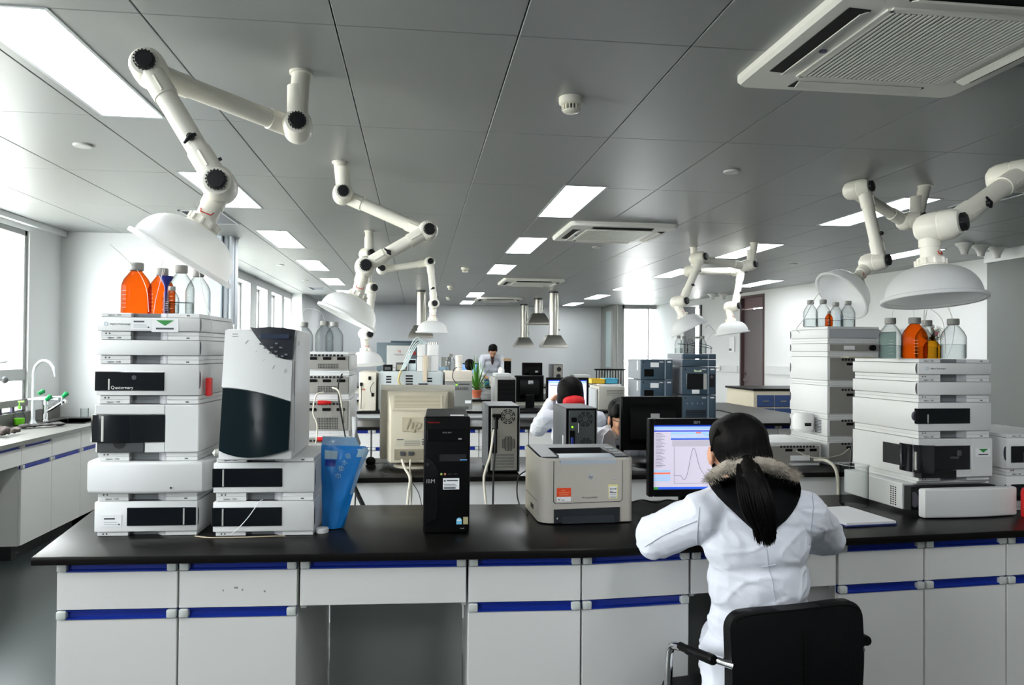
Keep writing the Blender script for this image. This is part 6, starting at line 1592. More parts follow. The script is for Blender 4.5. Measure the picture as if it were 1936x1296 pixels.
# ============================================================ people
def head_shape(b, M, s=1.0):
    """Skull, jaw, nose, ears, lips; local -y is where the face looks."""
    b.M = M
    for c, r in (((0, .012, .03), (.074, .09, .084)), ((0, -.015, -.02), (.066, .074, .075)), ((0, -.03, -.06), (.052, .055, .045)), ((0, -.058, -.09), (.028, .026, .022)),
                 ((0, -.085, .018), (.05, .014, .01)), ((-.036, -.062, -.03), (.026, .024, .026)), ((.036, -.062, -.03), (.026, .024, .026)),
                 ((0, -.09, -.008), (.011, .014, .024)), ((0, -.101, -.03), (.015, .016, .011)), ((0, -.083, -.062), (.023, .012, .006)), ((0, -.082, -.072), (.02, .012, .006)),
                 ((-.079, .008, -.012), (.01, .019, .031)), ((.079, .008, -.012), (.01, .019, .031))):
        b.ball(Vector(c) * s, tuple(q * s for q in r), 18, 12)
    b.M = Matrix()
def hand(b, w, d, up, s=1.0, curl=.5, side=1):
    """Palm and five bent fingers; w wrist, d pointing direction, up = back of the hand, side = thumb side."""
    w = Vector(w); d = Vector(d).normalized(); up = Vector(up); up = (up - d * up.dot(d)).normalized(); x = d.cross(up) * side
    for k in range(4):
        o = (k - 1.5) * .019 * s
        p0 = w + d * .02 * s + x * o * .7; p1 = w + d * (.085 - .004 * abs(k - 1)) * s + x * o
        b.capsule(p0, p1, .013 * s, .0115 * s, 10)
        L = (.07, .08, .075, .058)[k] * s; c = curl
        q1 = p1 + (d * math.cos(c * .7) - up * math.sin(c * .7)) * L * .45; q2 = q1 + (d * math.cos(c * 1.6) - up * math.sin(c * 1.6)) * L * .32; q3 = q2 + (d * math.cos(c * 2.3) - up * math.sin(c * 2.3)) * L * .25
        b.capsule(p1, q1, .0095 * s, .009 * s, 10); b.capsule(q1, q2, .0088 * s, .0082 * s, 10); b.capsule(q2, q3, .0082 * s, .007 * s, 10)
    t0 = w + d * .03 * s - x * .022 * s; t1 = t0 + (d * .75 - x * .7 - up * .25).normalized() * .042 * s; t2 = t1 + (d * .95 - x * .2 - up * .25).normalized() * .032 * s
    b.capsule(t0, t1, .0125 * s, .0105 * s, 10); b.capsule(t1, t2, .01 * s, .0085 * s, 10)
def folds(depth, seed):
    """Creases of worn cotton: narrow valleys and soft ridges running across and along the cloth."""
    o = Vector((seed, seed * .7, -seed))
    def f(p):
        w = p + Vector((noise.noise(p * 6 + o), noise.noise(p * 6 - o), noise.noise(p * 6 + o * 2))) * .035
        a = noise.noise(Vector((w.x * 5 + w.z * 5, w.y * 6, w.z * 15 - w.x * 5)) + o)
        c = noise.noise(Vector((w.x * 8 - w.z * 6, w.y * 7, w.z * 13 + w.x * 7)) - o)
        big = noise.noise(p * 5 + o)
        r = max(0, 1 - abs(a) / .2) ** 1.5 + .8 * max(0, 1 - abs(c) / .16) ** 1.5
        return depth * (r * (.55 + .45 * big) + .5 * noise.noise(p * 16 + o) - .35)
    return f
PANTS = mat('dark_trousers', rgb(34, 36, 44), .8); SHOE = mat('dark_shoe', rgb(24, 23, 22), .5)
def body_core(b, J, head_M, hands=True, s=1.0, curl=.5):
    """One continuous body: J holds pelvis, chest, neck, shoulders, elbows, wrists, hips, knees, ankles, toes."""
    V = {k: Vector(v) for k, v in J.items()}
    b.capsule(V['pelvis'], V['chest'], .105, .1, 18); b.capsule(V['chest'], V['neck'], .085, .05, 16); b.capsule(V['neck'], V['head'], .05, .05, 16)
    for q, sd in (('l', -1), ('r', 1)):
        b.capsule(V['neck'] - Vector((0, 0, .04)), V['sh' + q], .05, .046); b.capsule(V['sh' + q], V['el' + q], .044, .036); b.capsule(V['el' + q], V['wr' + q], .036, .024)
        if hands: hand(b, V['wr' + q], V['hd' + q] - V['wr' + q], (0, 0, 1), s, curl, V['thumb'] [0] * sd)
        b.capsule(V['pelvis'], V['hip' + q], .09, .085); b.capsule(V['hip' + q], V['kn' + q], .078, .052); b.capsule(V['kn' + q], V['an' + q], .05, .034); b.capsule(V['an' + q], V['to' + q], .035, .03)
    head_shape(b, head_M, s)
def legs(t, J, name='trousers', m=PANTS):
    b = MB(m); V = {k: Vector(v) for k, v in J.items()}
    b.ball(V['pelvis'] + Vector((0, 0, -.02)), (.165, .13, .12))
    for q in 'lr': b.capsule(V['hip' + q], V['kn' + q], .098, .068); b.capsule(V['kn' + q], V['an' + q] + Vector((0, 0, .02)), .066, .055)
    remesh(b, name, .012, 4, t, world=True)
    for q in 'lr':
        b = MB(SHOE); b.capsule(V['an' + q] - Vector((0, 0, .02)), V['to' + q] - Vector((0, 0, .01)), .045, .036); b.capsule(V['an' + q], V['an' + q] - Vector((0, 0, .04)), .042, .042)
        remesh(b, 'shoe', .009, 3, t, world=True)
def face_bits(t, M, s=1.0, lids=False):
    for sx in (-1, 1):
        if lids:
            b = MB(HAIR); b.M = M; b.tube([(sx * .018 * s, -.0875 * s, -.003 * s), (sx * .031 * s, -.089 * s, -.006 * s), (sx * .045 * s, -.084 * s, -.002 * s)], [.0016, .0022, .0014], 6, smooth=4); b.obj('eyelashes', t, world=True)
        b = MB(mat('eye_white', rgb(214, 208, 200), .3)); b.M = M; b.ball((sx * .031 * s, -(.071 if lids else .0795) * s, .0), (.013 * s, .008 * s, .006 * s), 14, 9); e = b.obj('eye', t, world=True)
        b = MB(mat('iris_dark', rgb(26, 18, 14), .2)); b.M = M; b.ball((sx * .031 * s, -(.0765 if lids else .0855) * s, -.001), (.006 * s, .0035 * s, .0055 * s), 12, 8); b.obj('iris', e, world=True)
        b = MB(HAIR); b.M = M; b.tube([(sx * .014 * s, -.097 * s, .02 * s), (sx * .032 * s, -.096 * s, .025 * s), (sx * .052 * s, -.082 * s, .02 * s)], [.003, .004, .002], 6, smooth=4); b.obj('eyebrow', t, world=True)
    b = MB(mat('lip_rose', rgb(184, 108, 96), .45)); b.M = M; b.ball((0, -.0935 * s, -.0665 * s), (.021 * s, .0055 * s, .0065 * s), 16, 8); b.obj('lips', t, world=True)
def face_matrix(c, rz=0.0, tilt=0.0, roll=0.0):
    return Matrix.Translation(c) @ Matrix.Rotation(rz, 4, 'Z') @ Matrix.Rotation(tilt, 4, 'X') @ Matrix.Rotation(roll, 4, 'Y')

# ---------- the person seated at the near bench, back to the camera
HX, HY = ax(1398, 2.2), 2.2
t = thing('person', 'person with long black ponytail and white lab coat seated at the near bench, back turned', 'person', (1.02, 2.12, 0))
J = dict(pelvis=(1.03, 2.2, .56), chest=(1.01, 2.19, .93), neck=(.995, 2.2, 1.06), head=(HX + .005, 2.22, 1.14),
         shl=(.86, 2.2, 1.01), shr=(1.165, 2.2, 1.0), ell=(.745, 2.36, .915), elr=(1.32, 2.36, .9), wrl=(.86, 2.6, .9), wrr=(1.17, 2.61, .9), hdl=(.96, 2.7, .89), hdr=(1.1, 2.72, .89), thumb=(1, 0, 0),
         hipl=(.99, 2.24, .52), hipr=(1.12, 2.24, .52), knl=(1.07, 2.58, .52), knr=(1.25, 2.58, .52), anl=(1.08, 2.54, .08), anr=(1.25, 2.54, .08), tol=(1.07, 2.68, .045), tor=(1.26, 2.68, .045))
HM = face_matrix((HX, 2.225, 1.2), PI - .12, .2)   # face turned to the monitor, looking down
b = MB(SKIN); body_core(b, J, HM)
remesh(b, 'body', .0062, 3, t, world=True)
face_bits(t, HM)
legs(t, J)
# lab coat
b = MB(COAT)
b.ball((1.03, 2.2, .58), (.185, .14, .14)); b.ball((1.03, 2.19, .7), (.158, .115, .15)); b.ball((1.02, 2.18, .82), (.156, .112, .15)); b.ball((1.012, 2.18, .93), (.166, .112, .12)); b.ball((1.01, 2.19, .99), (.165, .1, .085))
b.capsule((.955, 2.2, 1.06), (.85, 2.2, 1.025), .06, .066); b.capsule((1.06, 2.2, 1.055), (1.17, 2.2, 1.02), .06, .066)
b.capsule((.85, 2.2, 1.01), (.755, 2.34, .92), .073, .07); b.capsule((.755, 2.34, .92), (.86, 2.585, .9), .068, .046)
b.capsule((1.175, 2.2, 1.005), (1.31, 2.34, .915), .075, .07); b.capsule((1.31, 2.34, .915), (1.19, 2.595, .9), .068, .046)
b.ball((.738, 2.33, .9), (.046, .055, .05)); b.ball((1.335, 2.33, .9), (.046, .055, .05))
b.capsule((1.0, 2.24, .53), (1.05, 2.46, .53), .105, .1); b.capsule((1.12, 2.24, .53), (1.21, 2.46, .53), .105, .1)
b.capsule((.92, 2.16, .58), (.87, 2.08, .5), .085, .06)
coat = remesh(b, 'lab_coat', .006, 5, t, fold=folds(.0075, 3.1), world=True)
# centre back seam, arm seams
SEAM = mat('seam_thread', rgb(188, 190, 200), .9)
dg = bpy.context.evaluated_depsgraph_get()
def on_coat(px, py, Y0=1.6, lift=.0006):
    """Point of the coat's back met by a line of sight."""
    d = at(px, py, 2.0) - Vector((0, 0, 1.5)); d.normalize()
    M = coat.matrix_world if False else parent_matrix(coat)
    inv = M.inverted(); o_ = inv @ Vector((0, 0, 1.5)); dd = (inv.to_3x3() @ d).normalized()
    ok, p, n, i = coat.ray_cast(o_, dd)
    return (M @ p + n * lift) if ok else None
def seam(pts, r=.0017):
    D = [(a[0] + (c[0] - a[0]) * i / 10, a[1] + (c[1] - a[1]) * i / 10) for a, c in zip(pts, pts[1:]) for i in range(10)] + [pts[-1]]
    P = [p for p in (on_coat(q[0], q[1], lift=.0012) for q in D) if p is not None]
    if len(P) > 2:
        b = MB(SEAM); b.tube(P, r, 6); b.obj('seam', coat, world=True)
bpy.context.view_layer.update()
seam([(1447, 1030), (1450, 1050), (1452, 1075), (1460, 1095), (1462, 1118), (1466, 1138)])
seam([(1322, 960), (1320, 990), (1318, 1020), (1315, 1045)])
seam([(1318, 985), (1285, 998), (1250, 1015), (1220, 1034)])
seam([(1535, 930), (1538, 960), (1534, 1000), (1530, 1030)])
seam([(1440, 1072), (1455, 1070), (1466, 1068)])
# black hood on the back, fur trimmed collar
rows = [(903, 1352, 1500), (912, 1338, 1512), (925, 1345, 1515), (940, 1357, 1513), (955, 1372, 1507), (970, 1388, 1498), (985, 1404, 1486), (998, 1418, 1470), (1008, 1430, 1456), (1014, 1438, 1448)]
nx = 16; front, back_ = [], []
for j, (py, xl_, xr_) in enumerate(rows):
    for i in range(nx + 1):
        u = i / nx; px_ = xl_ + (xr_ - xl_) * u; p = on_coat(px_, py); v = j / (len(rows) - 1)
        if p is None or p.y > 2.2: p = at(px_, py, 2.12)
        edge = min(1, 4 * min(u, 1 - u), 5 * (1 - v) + .15)
        toward = (Vector((0, 0, 1.5)) - p).normalized()
        back_.append(p - toward * .012); front.append(p + toward * (.006 + .03 * edge ** .6 + .004 * noise.noise(Vector((px_ * .03, py * .03, 1)))))
N = len(front); fs = []
for s_ in (0, 1):
    for j in range(len(rows) - 1):
        for i in range(nx): q = s_ * N + j * (nx + 1) + i; fs.append((q, q + 1, q + nx + 2, q + nx + 1))
k_ = len(rows) - 1
per = [i for i in range(nx + 1)] + [j * (nx + 1) + nx for j in range(1, k_ + 1)] + [k_ * (nx + 1) + i for i in range(nx - 1, -1, -1)] + [j * (nx + 1) for j in range(k_ - 1, 0, -1)]
fs += [(per[i], N + per[i], N + per[(i + 1) % len(per)], per[(i + 1) % len(per)]) for i in range(len(per))]
b = MB(mat('hood_black', rgb(12, 12, 14), .85, spec=.15, bump=(120, .15, (1, 1, 1)))); b.add(front + back_, fs); b.obj('hood', t, angle=70, world=True)
FUR = mat('grey_fur', rgb(160, 152, 140), .95, vary=(30, .35))
b = MB(FUR); fp = [at(1338, 908, 2.12), at(1352, 896, 2.1), at(1374, 885, 2.085), at(1400, 881, 2.07), at(1430, 879, 2.065), at(1455, 880, 2.07), at(1474, 886, 2.08), at(1490, 895, 2.1), at(1502, 901, 2.13), at(1500, 893, 2.22)]
sp = spline(fp, 5); 
for i, p in enumerate(sp): b.ball(p, (.008 + .011 * min(1, i / 8, (len(sp) - 1 - i) / 8)) + .002 * math.sin(i * 1.3), 12, 8)
fur = remesh(b, 'fur_collar', .006, 2, t, jitter=.005, seed=6, world=True)
b = MB(FUR); rnd = random.Random(11)
for k in range(3000):
    i_ = rnd.randrange(len(sp)); p = sp[i_]; rad = .008 + .011 * min(1, i_ / 8, (len(sp) - 1 - i_) / 8); u = Vector((rnd.gauss(0, 1), rnd.gauss(-.5, 1), rnd.gauss(0, 1))).normalized()
    q = p + u * rad * .92; g = (u + Vector((rnd.gauss(0, .5), rnd.gauss(0, .4), rnd.gauss(-.3, .5)))).normalized() * rnd.uniform(.008, .019); sd = u.orthogonal().normalized() * .0006
    b.add([q - sd, q + sd, q + g * .6 + sd * .6 + Vector((0, 0, -.001)), q + g], [(0, 1, 2), (0, 2, 3)])
o = b.obj('fur_tips', fur, world=True); o['kind'] = 'stuff'
# hair: cap over the skull, ponytail and fringe strands
def hair_cap(name, pts, t, vox=.006, seed=0):
    b = MB(HAIR)
    for p, r in pts: b.ball(p, r, 20, 14)
    return remesh(b, name, vox, 4, t, jitter=.002, seed=seed, world=True)
hc = hair_cap('hair', [((HX + .002, 2.203, 1.233), (.086, .103, .091)), ((HX + .012, 2.165, 1.19), (.074, .072, .085)), ((HX + .012, 2.15, 1.165), (.06, .06, .065)), ((HX + .02, 2.19, 1.14), (.055, .05, .05)), ((HX + .05, 2.22, 1.18), (.036, .06, .075)), ((HX - .03, 2.2, 1.25), (.056, .085, .062))], t)
b = MB(HAIR); root = at(1412, 868, 2.09)
core = [root, at(1414, 880, 2.05), at(1420, 905, 1.985), at(1427, 935, 1.95), at(1434, 965, 1.94), at(1442, 992, 1.94), at(1449, 1012, 1.945)]
b.tube(core, [.018, .022, .028, .031, .028, .016, .002], 16, smooth=6)
rnd = random.Random(4)
wd = [.022, .028, .037, .042, .041, .032, .016]
for k in range(380):
    a = rnd.random() * 6.28; e = rnd.uniform(.72, 1.08); tipx, tipz = rnd.gauss(0, .007), rnd.uniform(-.03, .02)
    ph = rnd.uniform(-.4, .4); P = []
    for i, p in enumerate(core):
        w_ = wd[i] * e; g = a + ph * i / 6; P.append(p + Vector((math.cos(g) * w_ + (tipx if i == 6 else 0), math.sin(g) * w_ * .85, (tipz if i == 6 else 0))))
    b.tube(P, [.0018, .0022, .002, .0005], 4, smooth=3)
b.obj('ponytail', t, world=True)
b = MB(BLK2); b.lathe([(.02, -.006), (.024, -.003), (.024, .003), (.02, .006)], c=at(1413, 871, 2.075), n=20, axis=core[1] - core[0]); b.obj('hair_tie', t, world=True)
b = MB(HAIR)
for k in range(14): b.tube([at(1356 + k * .6, 812 + k, 2.16), at(1347 + k * .3, 838, 2.2), at(1345 + k * .4, 865, 2.22), at(1349 + k * .7, 890 + k * .5, 2.22)], [.003, .0032, .0025, .0008], 5, smooth=4)
b.obj('side_strands', t, world=True); b = MB(HAIR)
for k in range(8): b.tube([at(1444 - k, 815, 2.2), at(1450 - k * .6, 845, 2.21), at(1450 - k, 870 + 2 * k, 2.2)], [.003, .0028, .0008], 5, smooth=4)
b.obj('side_strands', t, world=True)
# ---------- her chair
t = thing('office_chair', 'black leather office chair with chrome arms under the seated person', 'chair', (1.045, 2.23, 0), .17)
def slab_curve(b, w0, w1, z0, z1, yf, th, n=14, k=10, r=.05):
    vs = []
    for s in (0, 1):
        for j in range(k + 1):
            v = 1 - (1 - j / k) ** 1.7; zz = z0 + (z1 - z0) * v; w = w0 + (w1 - w0) * v
            e = max(0, (zz - (z1 - r)) / r); w = w - r * (1 - math.sqrt(max(0, 1 - e * e))) if e > 0 else w
            for i in range(n + 1):
                u = -1 + 2 * i / n
                vs.append((u * w, yf(u, v) + s * th * (1 - .35 * u ** 4) * (1 - .3 * v ** 6), zz))
    N = (n + 1) * (k + 1); fs = []
    for s in (0, 1):
        for j in range(k):
            for i in range(n):
                a = s * N + j * (n + 1) + i; fs.append((a, a + 1, a + n + 2, a + n + 1))
    per = [i for i in range(n + 1)] + [j * (n + 1) + n for j in range(1, k + 1)] + [k * (n + 1) + i for i in range(n - 1, -1, -1)] + [j * (n + 1) for j in range(k - 1, 0, -1)]
    fs += [(per[i], N + per[i], N + per[(i + 1) % len(per)], per[(i + 1) % len(per)]) for i in range(len(per))]
    b.add(vs, fs); return b
b = MB(SEAT); slab_curve(b, .215, .222, .44, .785, lambda u, v: -.2 + .02 * u * u - .015 * math.sin(PI * v) + .0 * v, .06, 22, 24, .05); bk = b.obj('backrest', t, angle=60)
b = MB(BLK2); b.tube([(0, -.217, .47), (0, -.2185, .6), (0, -.2165, .72)], .0022, 6); b.obj('back_seam', bk)
b = MB(BLK2); b.tube([(-.207, -.183, .46), (-.212, -.184, .65), (-.207, -.182, .745), (-.165, -.188, .776), (0, -.199, .781), (.165, -.188, .776), (.207, -.182, .745), (.212, -.184, .65), (.207, -.183, .46)], .0035, 6, smooth=4); b.obj('piping', bk)
b = MB(SEAT); b.box(-.2, .2, -.16, .26, .37, .432, .025, 3); b.obj('seat', t)
for sx in (-1, 1):
    b = MB(CHROME); b.tube([(sx * .2, -.12, .41), (sx * .25, .0, .41), (sx * .275, .05, .44), (sx * .287, .035, .56), (sx * .287, .025, .62), (sx * .28, -.01, .638), (sx * .262, -.12, .652), (sx * .21, -.19, .645)], .012, 12, smooth=6); ar = b.obj('chrome_arm', t)
    b = MB(BLK); b.tube([(sx * .28, -.02, .643), (sx * .276, -.06, .646), (sx * .262, -.14, .653), (sx * .257, -.165, .655)], [.012, .0145, .015, .013], 14, smooth=5); b.obj('arm_pad', ar)
b = MB(CHROME); b.cyl((0, .1, .08), (0, .1, .37), .025, n=20); b.obj('gas_column', t)
for k in range(5):
    a = k * 2 * PI / 5 + .3; b = MB(CHROME); b.tube([(0, .1, .1), (.28 * math.cos(a), .1 + .28 * math.sin(a), .065)], [.024, .014], 10); l_ = b.obj('star_leg', t)
    b = MB(BLK); b.cyl((.28 * math.cos(a) - .012, .1 + .28 * math.sin(a), .03), (.28 * math.cos(a) + .012, .1 + .28 * math.sin(a), .03), .03, n=18); b.obj('caster', l_)

# ---------- generic seated / standing coat wearer
def coat_person(t, J, seed, vox=.011, width=1.0, hem=None):
    V = {k: Vector(v) for k, v in J.items()}
    b = MB(COAT)
    f = (V['chest'] - V['pelvis'])
    for k, (w, d, h) in enumerate(((.185, .15, .13), (.17, .135, .15), (.18, .135, .15), (.18, .125, .12))):
        b.ball(V['pelvis'] + f * (k / 3), (w * width, d, h))
    b.capsule(V['neck'] - Vector((0, 0, .045)), V['shl'], .075, .07); b.capsule(V['neck'] - Vector((0, 0, .045)), V['shr'], .075, .07)
    for q in 'lr':
        b.capsule(V['sh' + q], V['el' + q], .074, .066); b.capsule(V['el' + q], V['wr' + q], .064, .045)
        if hem == 'stand': b.capsule(V['hip' + q], V['kn' + q] + Vector((0, 0, .05)), .14, .13)
        else: b.capsule(V['hip' + q], V['hip' + q].lerp(V['kn' + q], .75), .11, .09)
    return remesh(b, 'lab_coat', vox, 4, t, fold=folds(.009, seed), world=True)
# ---------- person with glasses behind the black monitor, facing us
MX = ax(1179, 4.8)
t = thing('person', 'person with black hair, glasses and lab coat, half hidden behind the black monitor', 'person', (MX, 5.0, 0))
hz = az(1180, 793, 4.8)
J = dict(pelvis=(MX + .02, 5.2, .56), chest=(MX + .01, 5.04, .86), neck=(MX, 4.94, .985), head=(MX, 4.86, hz - .03),
         shl=(MX + .19, 5.0, .935), shr=(MX - .19, 4.99, .935), ell=(MX + .27, 4.98, .74), elr=(MX - .26, 4.97, .75), wrl=(MX + .12, 4.84, .7), wrr=(MX - .1, 4.82, .72), hdl=(MX + .06, 4.78, .66), hdr=(MX - .04, 4.76, .68), thumb=(1, 0, 0),
         hipl=(MX + .1, 5.18, .52), hipr=(MX - .08, 5.18, .52), knl=(MX + .13, 4.86, .54), knr=(MX - .12, 4.86, .54), anl=(MX + .13, 4.88, .08), anr=(MX - .12, 4.88, .08), tol=(MX + .14, 4.76, .04), tor=(MX - .13, 4.76, .04))
HM = face_matrix((MX, 4.83, hz), .12, .16)
b = MB(SKIN); body_core(b, J, HM, s=1.05); remesh(b, 'body', .006, 3, t, world=True); face_bits(t, HM, 1.05); legs(t, J)
coat = coat_person(t, J, 5.2, .009)
HMi = lambda p: HM @ Vector(p)
hair_cap('hair', [(HMi((0, .03, .06)), (.085, .095, .075)), (HMi((0, -.035, .085)), (.075, .06, .042)), (HMi((-.055, -.03, .055)), (.03, .06, .045)), (HMi((.055, -.03, .055)), (.03, .06, .045)), (HMi((.0, -.082, .062)), (.05, .022, .022)), (HMi((0, .07, .0)), (.07, .04, .08)), (HMi((-.074, .02, .02)), (.014, .035, .05)), (HMi((.074, .02, .02)), (.014, .035, .05)), (HMi((-.074, -.012, -.03)), (.008, .01, .035)), (HMi((.074, -.012, -.03)), (.008, .01, .035))], t, .006, 4)
b = MB(mat('glasses_frame', rgb(60, 44, 50), .3)); b.M = HM
for sx in (-1, 1):
    b.tube([(sx * .033 + .022 * math.cos(a * PI / 8), -.106, .001 + .014 * math.sin(a * PI / 8)) for a in range(17)], .0016, 6)
    b.tube([(sx * .055, -.106, .006), (sx * .078, -.08, .006), (sx * .08, .01, .002)], .0016, 6)
b.tube([(-.011, -.107, .003), (0, -.109, .006), (.011, -.107, .003)], .0016, 6); b.obj('glasses', t, world=True)
# shirt collar, dark jumper, lapels
b = MB(mat('jumper_navy', rgb(30, 34, 46), .85)); b.ball((MX, 4.93, .87), (.085, .05, .14)); b.ball((MX, 4.955, .95), (.075, .05, .06)); remesh(b, 'jumper', .008, 3, t, world=True)
b = MB(mat('shirt_grey', rgb(196, 196, 196), .8))
for sx in (-1, 1): b.prismx([(0, 0), (.05, -.015), (.045, -.07), (.0, -.02)], 0, .006) if False else b.capsule((MX + sx * .062, 4.94, 1.005), (MX + sx * .022, 4.878, .94), .021, .012)
remesh(b, 'shirt_collar', .006, 2, t, world=True)
for sx in (-1, 1):
    b = MB(COAT); P = [(.02, .76), (.075, .87), (.125, .9), (.112, .965), (.075, 1.0), (.052, .985), (.012, .8)]
    P = [(MX + sx * x, z) for x, z in P]
    b.prism(P if sx > 0 else P[::-1], 4.856, 4.872); b.obj('lapel', t, world=True)
# ---------- person with the red collar, back turned, at the third bench
WX = ax(1081, 5.65)
t = thing('person', 'person with bobbed black hair and red collar, back turned, at the lit monitor', 'person', (WX, 5.7, 0))
wz = az(1081, 742, 5.65)
J = dict(pelvis=(WX + .03, 5.5, .56), chest=(WX + .02, 5.62, .88), neck=(WX, 5.66, 1.04), head=(WX, 5.7, wz - .03),
         shl=(WX - .19, 5.66, 1.0), shr=(WX + .2, 5.66, .99), ell=(WX - .21, 5.92, .9), elr=(WX + .26, 5.9, .88), wrl=(WX - .12, 5.86, 1.11), wrr=(WX + .16, 6.12, .93), hdl=(WX - .075, 5.82, 1.17), hdr=(WX + .1, 6.2, .93), thumb=(-1, 0, 0),
         hipl=(WX - .08, 5.54, .52), hipr=(WX + .12, 5.54, .52), knl=(WX - .09, 5.95, .53), knr=(WX + .13, 5.95, .53), anl=(WX - .09, 5.9, .08), anr=(WX + .13, 5.9, .08), tol=(WX - .09, 6.04, .04), tor=(WX + .13, 6.04, .04))
HM = face_matrix((WX, 5.71, wz), PI, .2)
b = MB(SKIN); body_core(b, J, HM); remesh(b, 'body', .008, 3, t, world=True); face_bits(t, HM); legs(t, J)
coat_person(t, J, 8.4, .01)
hair_cap('hair', [((WX, 5.7, wz + .03), (.1, .105, .09)), ((WX, 5.69, wz - .02), (.103, .1, .09)), ((WX, 5.695, wz + .005), (.103, .103, .09)), ((WX - .012, 5.7, wz - .06), (.088, .07, .05)), ((WX + .06, 5.7, wz - .05), (.045, .08, .06)), ((WX - .06, 5.72, wz - .06), (.04, .06, .05))], t, .008, 6)
b = MB(mat('collar_red', rgb(206, 22, 30), .7)); cz = az(1083, 760, 5.6); b.ball((WX + .012, 5.62, cz), (.085, .085, .05)); b.ball((WX + .012, 5.62, cz - .04), (.1, .09, .035)); remesh(b, 'red_collar', .008, 3, t, jitter=.003, seed=5, world=True)
# stools under the two bench workers
def stool(x, y, label):
    t = thing('lab_stool', label, 'stool', (x, y, 0), 0)
    b = MB(BLK); b.lathe([(0, .4), (.16, .4), (.17, .41), (.17, .44), (.15, .455), (0, .455)], n=32); b.obj('seat', t)
    b = MB(CHROME); b.cyl((0, 0, .06), (0, 0, .4), .022, n=16); b.obj('post', t)
    for k in range(4): a = k * PI / 2 + .4; b = MB(CHROME); b.tube([(0, 0, .08), (.19 * math.cos(a), .19 * math.sin(a), .018)], [.018, .014], 8); b.obj('leg', t)
stool(MX + .1, 5.17, 'round black lab stool under the person with glasses'); stool(WX - .02, 5.56, 'round black lab stool under the person with the red collar')
# ---------- standing person at the far bench, head bowed
SX = ax(931, 16.0)
t = thing('person', 'person standing in a white coat, head bowed over the far bench', 'person', (SX, 16.1, 0))
sz = az(931, 664, 15.9)
J = dict(pelvis=(SX, 16.2, .93), chest=(SX, 16.12, 1.24), neck=(SX, 16.02, 1.44), head=(SX, 15.95, sz - .03),
         shl=(SX + .19, 16.08, 1.38), shr=(SX - .19, 16.08, 1.38), ell=(SX + .27, 15.98, 1.14), elr=(SX - .27, 15.98, 1.13), wrl=(SX + .17, 15.74, 1.03), wrr=(SX - .2, 15.74, 1.02), hdl=(SX + .14, 15.64, .99), hdr=(SX - .15, 15.64, .98), thumb=(1, 0, 0),
         hipl=(SX + .09, 16.2, .88), hipr=(SX - .09, 16.2, .88), knl=(SX + .1, 16.18, .48), knr=(SX - .1, 16.18, .48), anl=(SX + .1, 16.22, .08), anr=(SX - .1, 16.22, .08), tol=(SX + .11, 16.08, .04), tor=(SX - .11, 16.08, .04))
HM = face_matrix((SX, 15.93, sz), 0, .72)
b = MB(SKIN); body_core(b, J, HM, s=1.08, curl=.9); remesh(b, 'body', .009, 2, t, world=True); face_bits(t, HM, 1.08, True); legs(t, J)
coat_person(t, J, 1.7, .014, 1.05, 'stand')
hair_cap('hair', [(HM @ Vector((0, .02, .07)), (.095, .11, .085)), (HM @ Vector((0, -.05, .085)), (.075, .05, .04)), (HM @ Vector((0, .07, .01)), (.08, .05, .08)), (HM @ Vector((-.078, 0, .03)), (.02, .05, .04)), (HM @ Vector((.078, 0, .03)), (.02, .05, .04))], t, .009, 9)
b = MB(mat('jumper_dark', rgb(64, 40, 36), .85)); b.ball((SX, 15.98, 1.33), (.03, .05, .1)); b.ball((SX, 15.97, 1.4), (.045, .045, .05)); b.obj('jumper', t, world=True)
# ---------- seated person far away, back turned
PX = ax(888, 13.75)
t = thing('person', 'seated person in white with short black hair before the far blue monitor', 'person', (PX, 13.7, 0))
pz = az(888, 692, 13.75)
J = dict(pelvis=(PX, 13.6, .56), chest=(PX, 13.68, .88), neck=(PX, 13.7, 1.04), head=(PX, 13.74, pz - .03), shl=(PX - .19, 13.7, .98), shr=(PX + .19, 13.7, .98), ell=(PX - .24, 13.85, .82), elr=(PX + .24, 13.85, .82), wrl=(PX - .12, 14.1, .89), wrr=(PX + .12, 14.1, .89), hdl=(PX - .1, 14.2, .89), hdr=(PX + .1, 14.2, .89), thumb=(-1, 0, 0),
         hipl=(PX - .1, 13.62, .52), hipr=(PX + .1, 13.62, .52), knl=(PX - .1, 14.0, .53), knr=(PX + .1, 14.0, .53), anl=(PX - .1, 13.98, .08), anr=(PX + .1, 13.98, .08), tol=(PX - .1, 14.1, .04), tor=(PX + .1, 14.1, .04))
HM = face_matrix((PX, 13.76, pz), PI, .15)
b = MB(SKIN); body_core(b, J, HM); remesh(b, 'body', .01, 2, t, world=True); face_bits(t, HM); legs(t, J)
coat_person(t, J, 2.9, .014)
hair_cap('hair', [((PX, 13.76, pz + .035), (.092, .112, .095)), ((PX, 13.72, pz - .01), (.088, .085, .08))], t, .01, 12)
b = MB(WHITE); b.ball((PX, 13.67, 1.08), (.11, .09, .05)); b.obj('white_collar', t, world=True)
stool(PX, 13.6, 'round black stool under the far seated person')
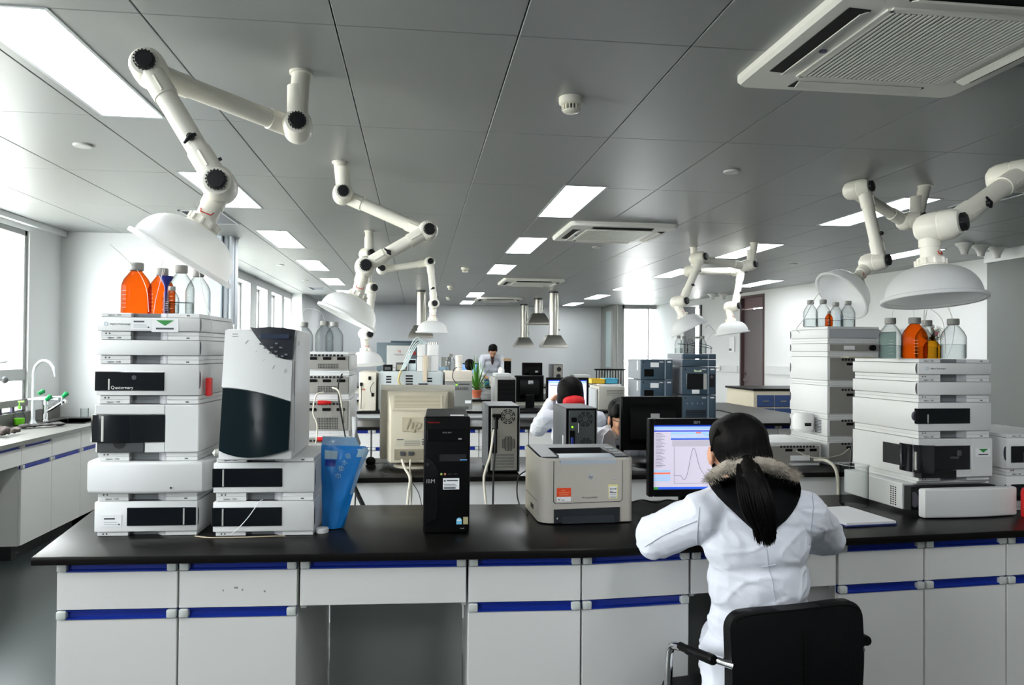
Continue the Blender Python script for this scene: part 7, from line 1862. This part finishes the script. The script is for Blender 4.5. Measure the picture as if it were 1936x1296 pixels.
# ============================================================ camera, daylight, render settings
F_PX = 1440.0
cam = bpy.data.cameras.new('camera'); co = bpy.data.objects.new('camera', cam); COL.objects.link(co)
cam.sensor_fit = 'HORIZONTAL'; cam.sensor_width = 36.0; cam.lens = 36.0 * F_PX / 1936.0
cam.clip_start = 0.05; cam.clip_end = 200
yaw, pitch, roll = math.radians(7.0808), math.radians(0.7279), 0.008
fw = Vector((math.sin(yaw) * math.cos(pitch), math.cos(yaw) * math.cos(pitch), math.sin(pitch)))
r0 = Vector((math.cos(yaw), -math.sin(yaw), 0)); u0 = r0.cross(fw)
rr = r0 * math.cos(roll) + u0 * math.sin(roll); uu = u0 * math.cos(roll) - r0 * math.sin(roll)
mw = Matrix((rr, uu, -fw)).transposed().to_4x4(); mw.translation = (0, 0, 1.5)
co.matrix_world = mw
SC.camera = co
w = bpy.data.worlds.new('overcast_sky'); SC.world = w; w.use_nodes = True
bg = w.node_tree.nodes['Background']; bg.inputs['Color'].default_value = (0.96, 0.97, 1.0, 1); bg.inputs['Strength'].default_value = 22.0
nt = w.node_tree; tc = nt.nodes.new('ShaderNodeTexCoord'); sx = nt.nodes.new('ShaderNodeSeparateXYZ'); rp = nt.nodes.new('ShaderNodeValToRGB')
rp.color_ramp.elements[0].position = 0.46; rp.color_ramp.elements[0].color = (0.52, 0.52, 0.51, 1)   # dimmer ground half, level tuned to light the ceiling
rp.color_ramp.elements[1].position = 0.54; rp.color_ramp.elements[1].color = (0.96, 0.97, 1.0, 1)    # overcast sky
ma = nt.nodes.new('ShaderNodeMath'); ma.operation = 'MULTIPLY_ADD'; ma.inputs[1].default_value = 0.5; ma.inputs[2].default_value = 0.5
nt.links.new(tc.outputs['Generated'], sx.inputs[0]); nt.links.new(sx.outputs['Z'], ma.inputs[0]); nt.links.new(ma.outputs[0], rp.inputs[0]); nt.links.new(rp.outputs[0], bg.inputs['Color'])
def portal(name, loc, rot, sx, sy):
    l = bpy.data.lights.new(name, 'AREA'); l.shape = 'RECTANGLE'; l.size = sx; l.size_y = sy; l.cycles.is_portal = True
    o = bpy.data.objects.new(name, l); COL.objects.link(o); o.location = loc; o.rotation_euler = rot
for a, c in WINS_L: portal('window_portal', (XL - 0.2, (a + c) / 2, 1.75), (0, -PI / 2, 0), 1.56, c - a)
for a, c in WINS_F: portal('window_portal', (XL2 - 0.28, (a + c) / 2, 1.7), (0, -PI / 2, 0), 1.6, c - a)
portal('window_portal', (5.35, 17.36, 1.55), (-PI / 2, 0, 0), 1.26, 2.1)
SC.view_settings.view_transform = 'Standard'; SC.view_settings.look = 'None'; SC.view_settings.exposure = 0.3; SC.view_settings.gamma = 1.0
SC.view_settings.use_curve_mapping = False
SC.cycles.use_denoising = True
SC.cycles.max_bounces = 10; SC.cycles.diffuse_bounces = 5; SC.cycles.glossy_bounces = 4; SC.cycles.transmission_bounces = 10; SC.cycles.transparent_max_bounces = 12
SC.cycles.caustics_reflective = False; SC.cycles.caustics_refractive = False
SC.cycles.sample_clamp_indirect = 6.0
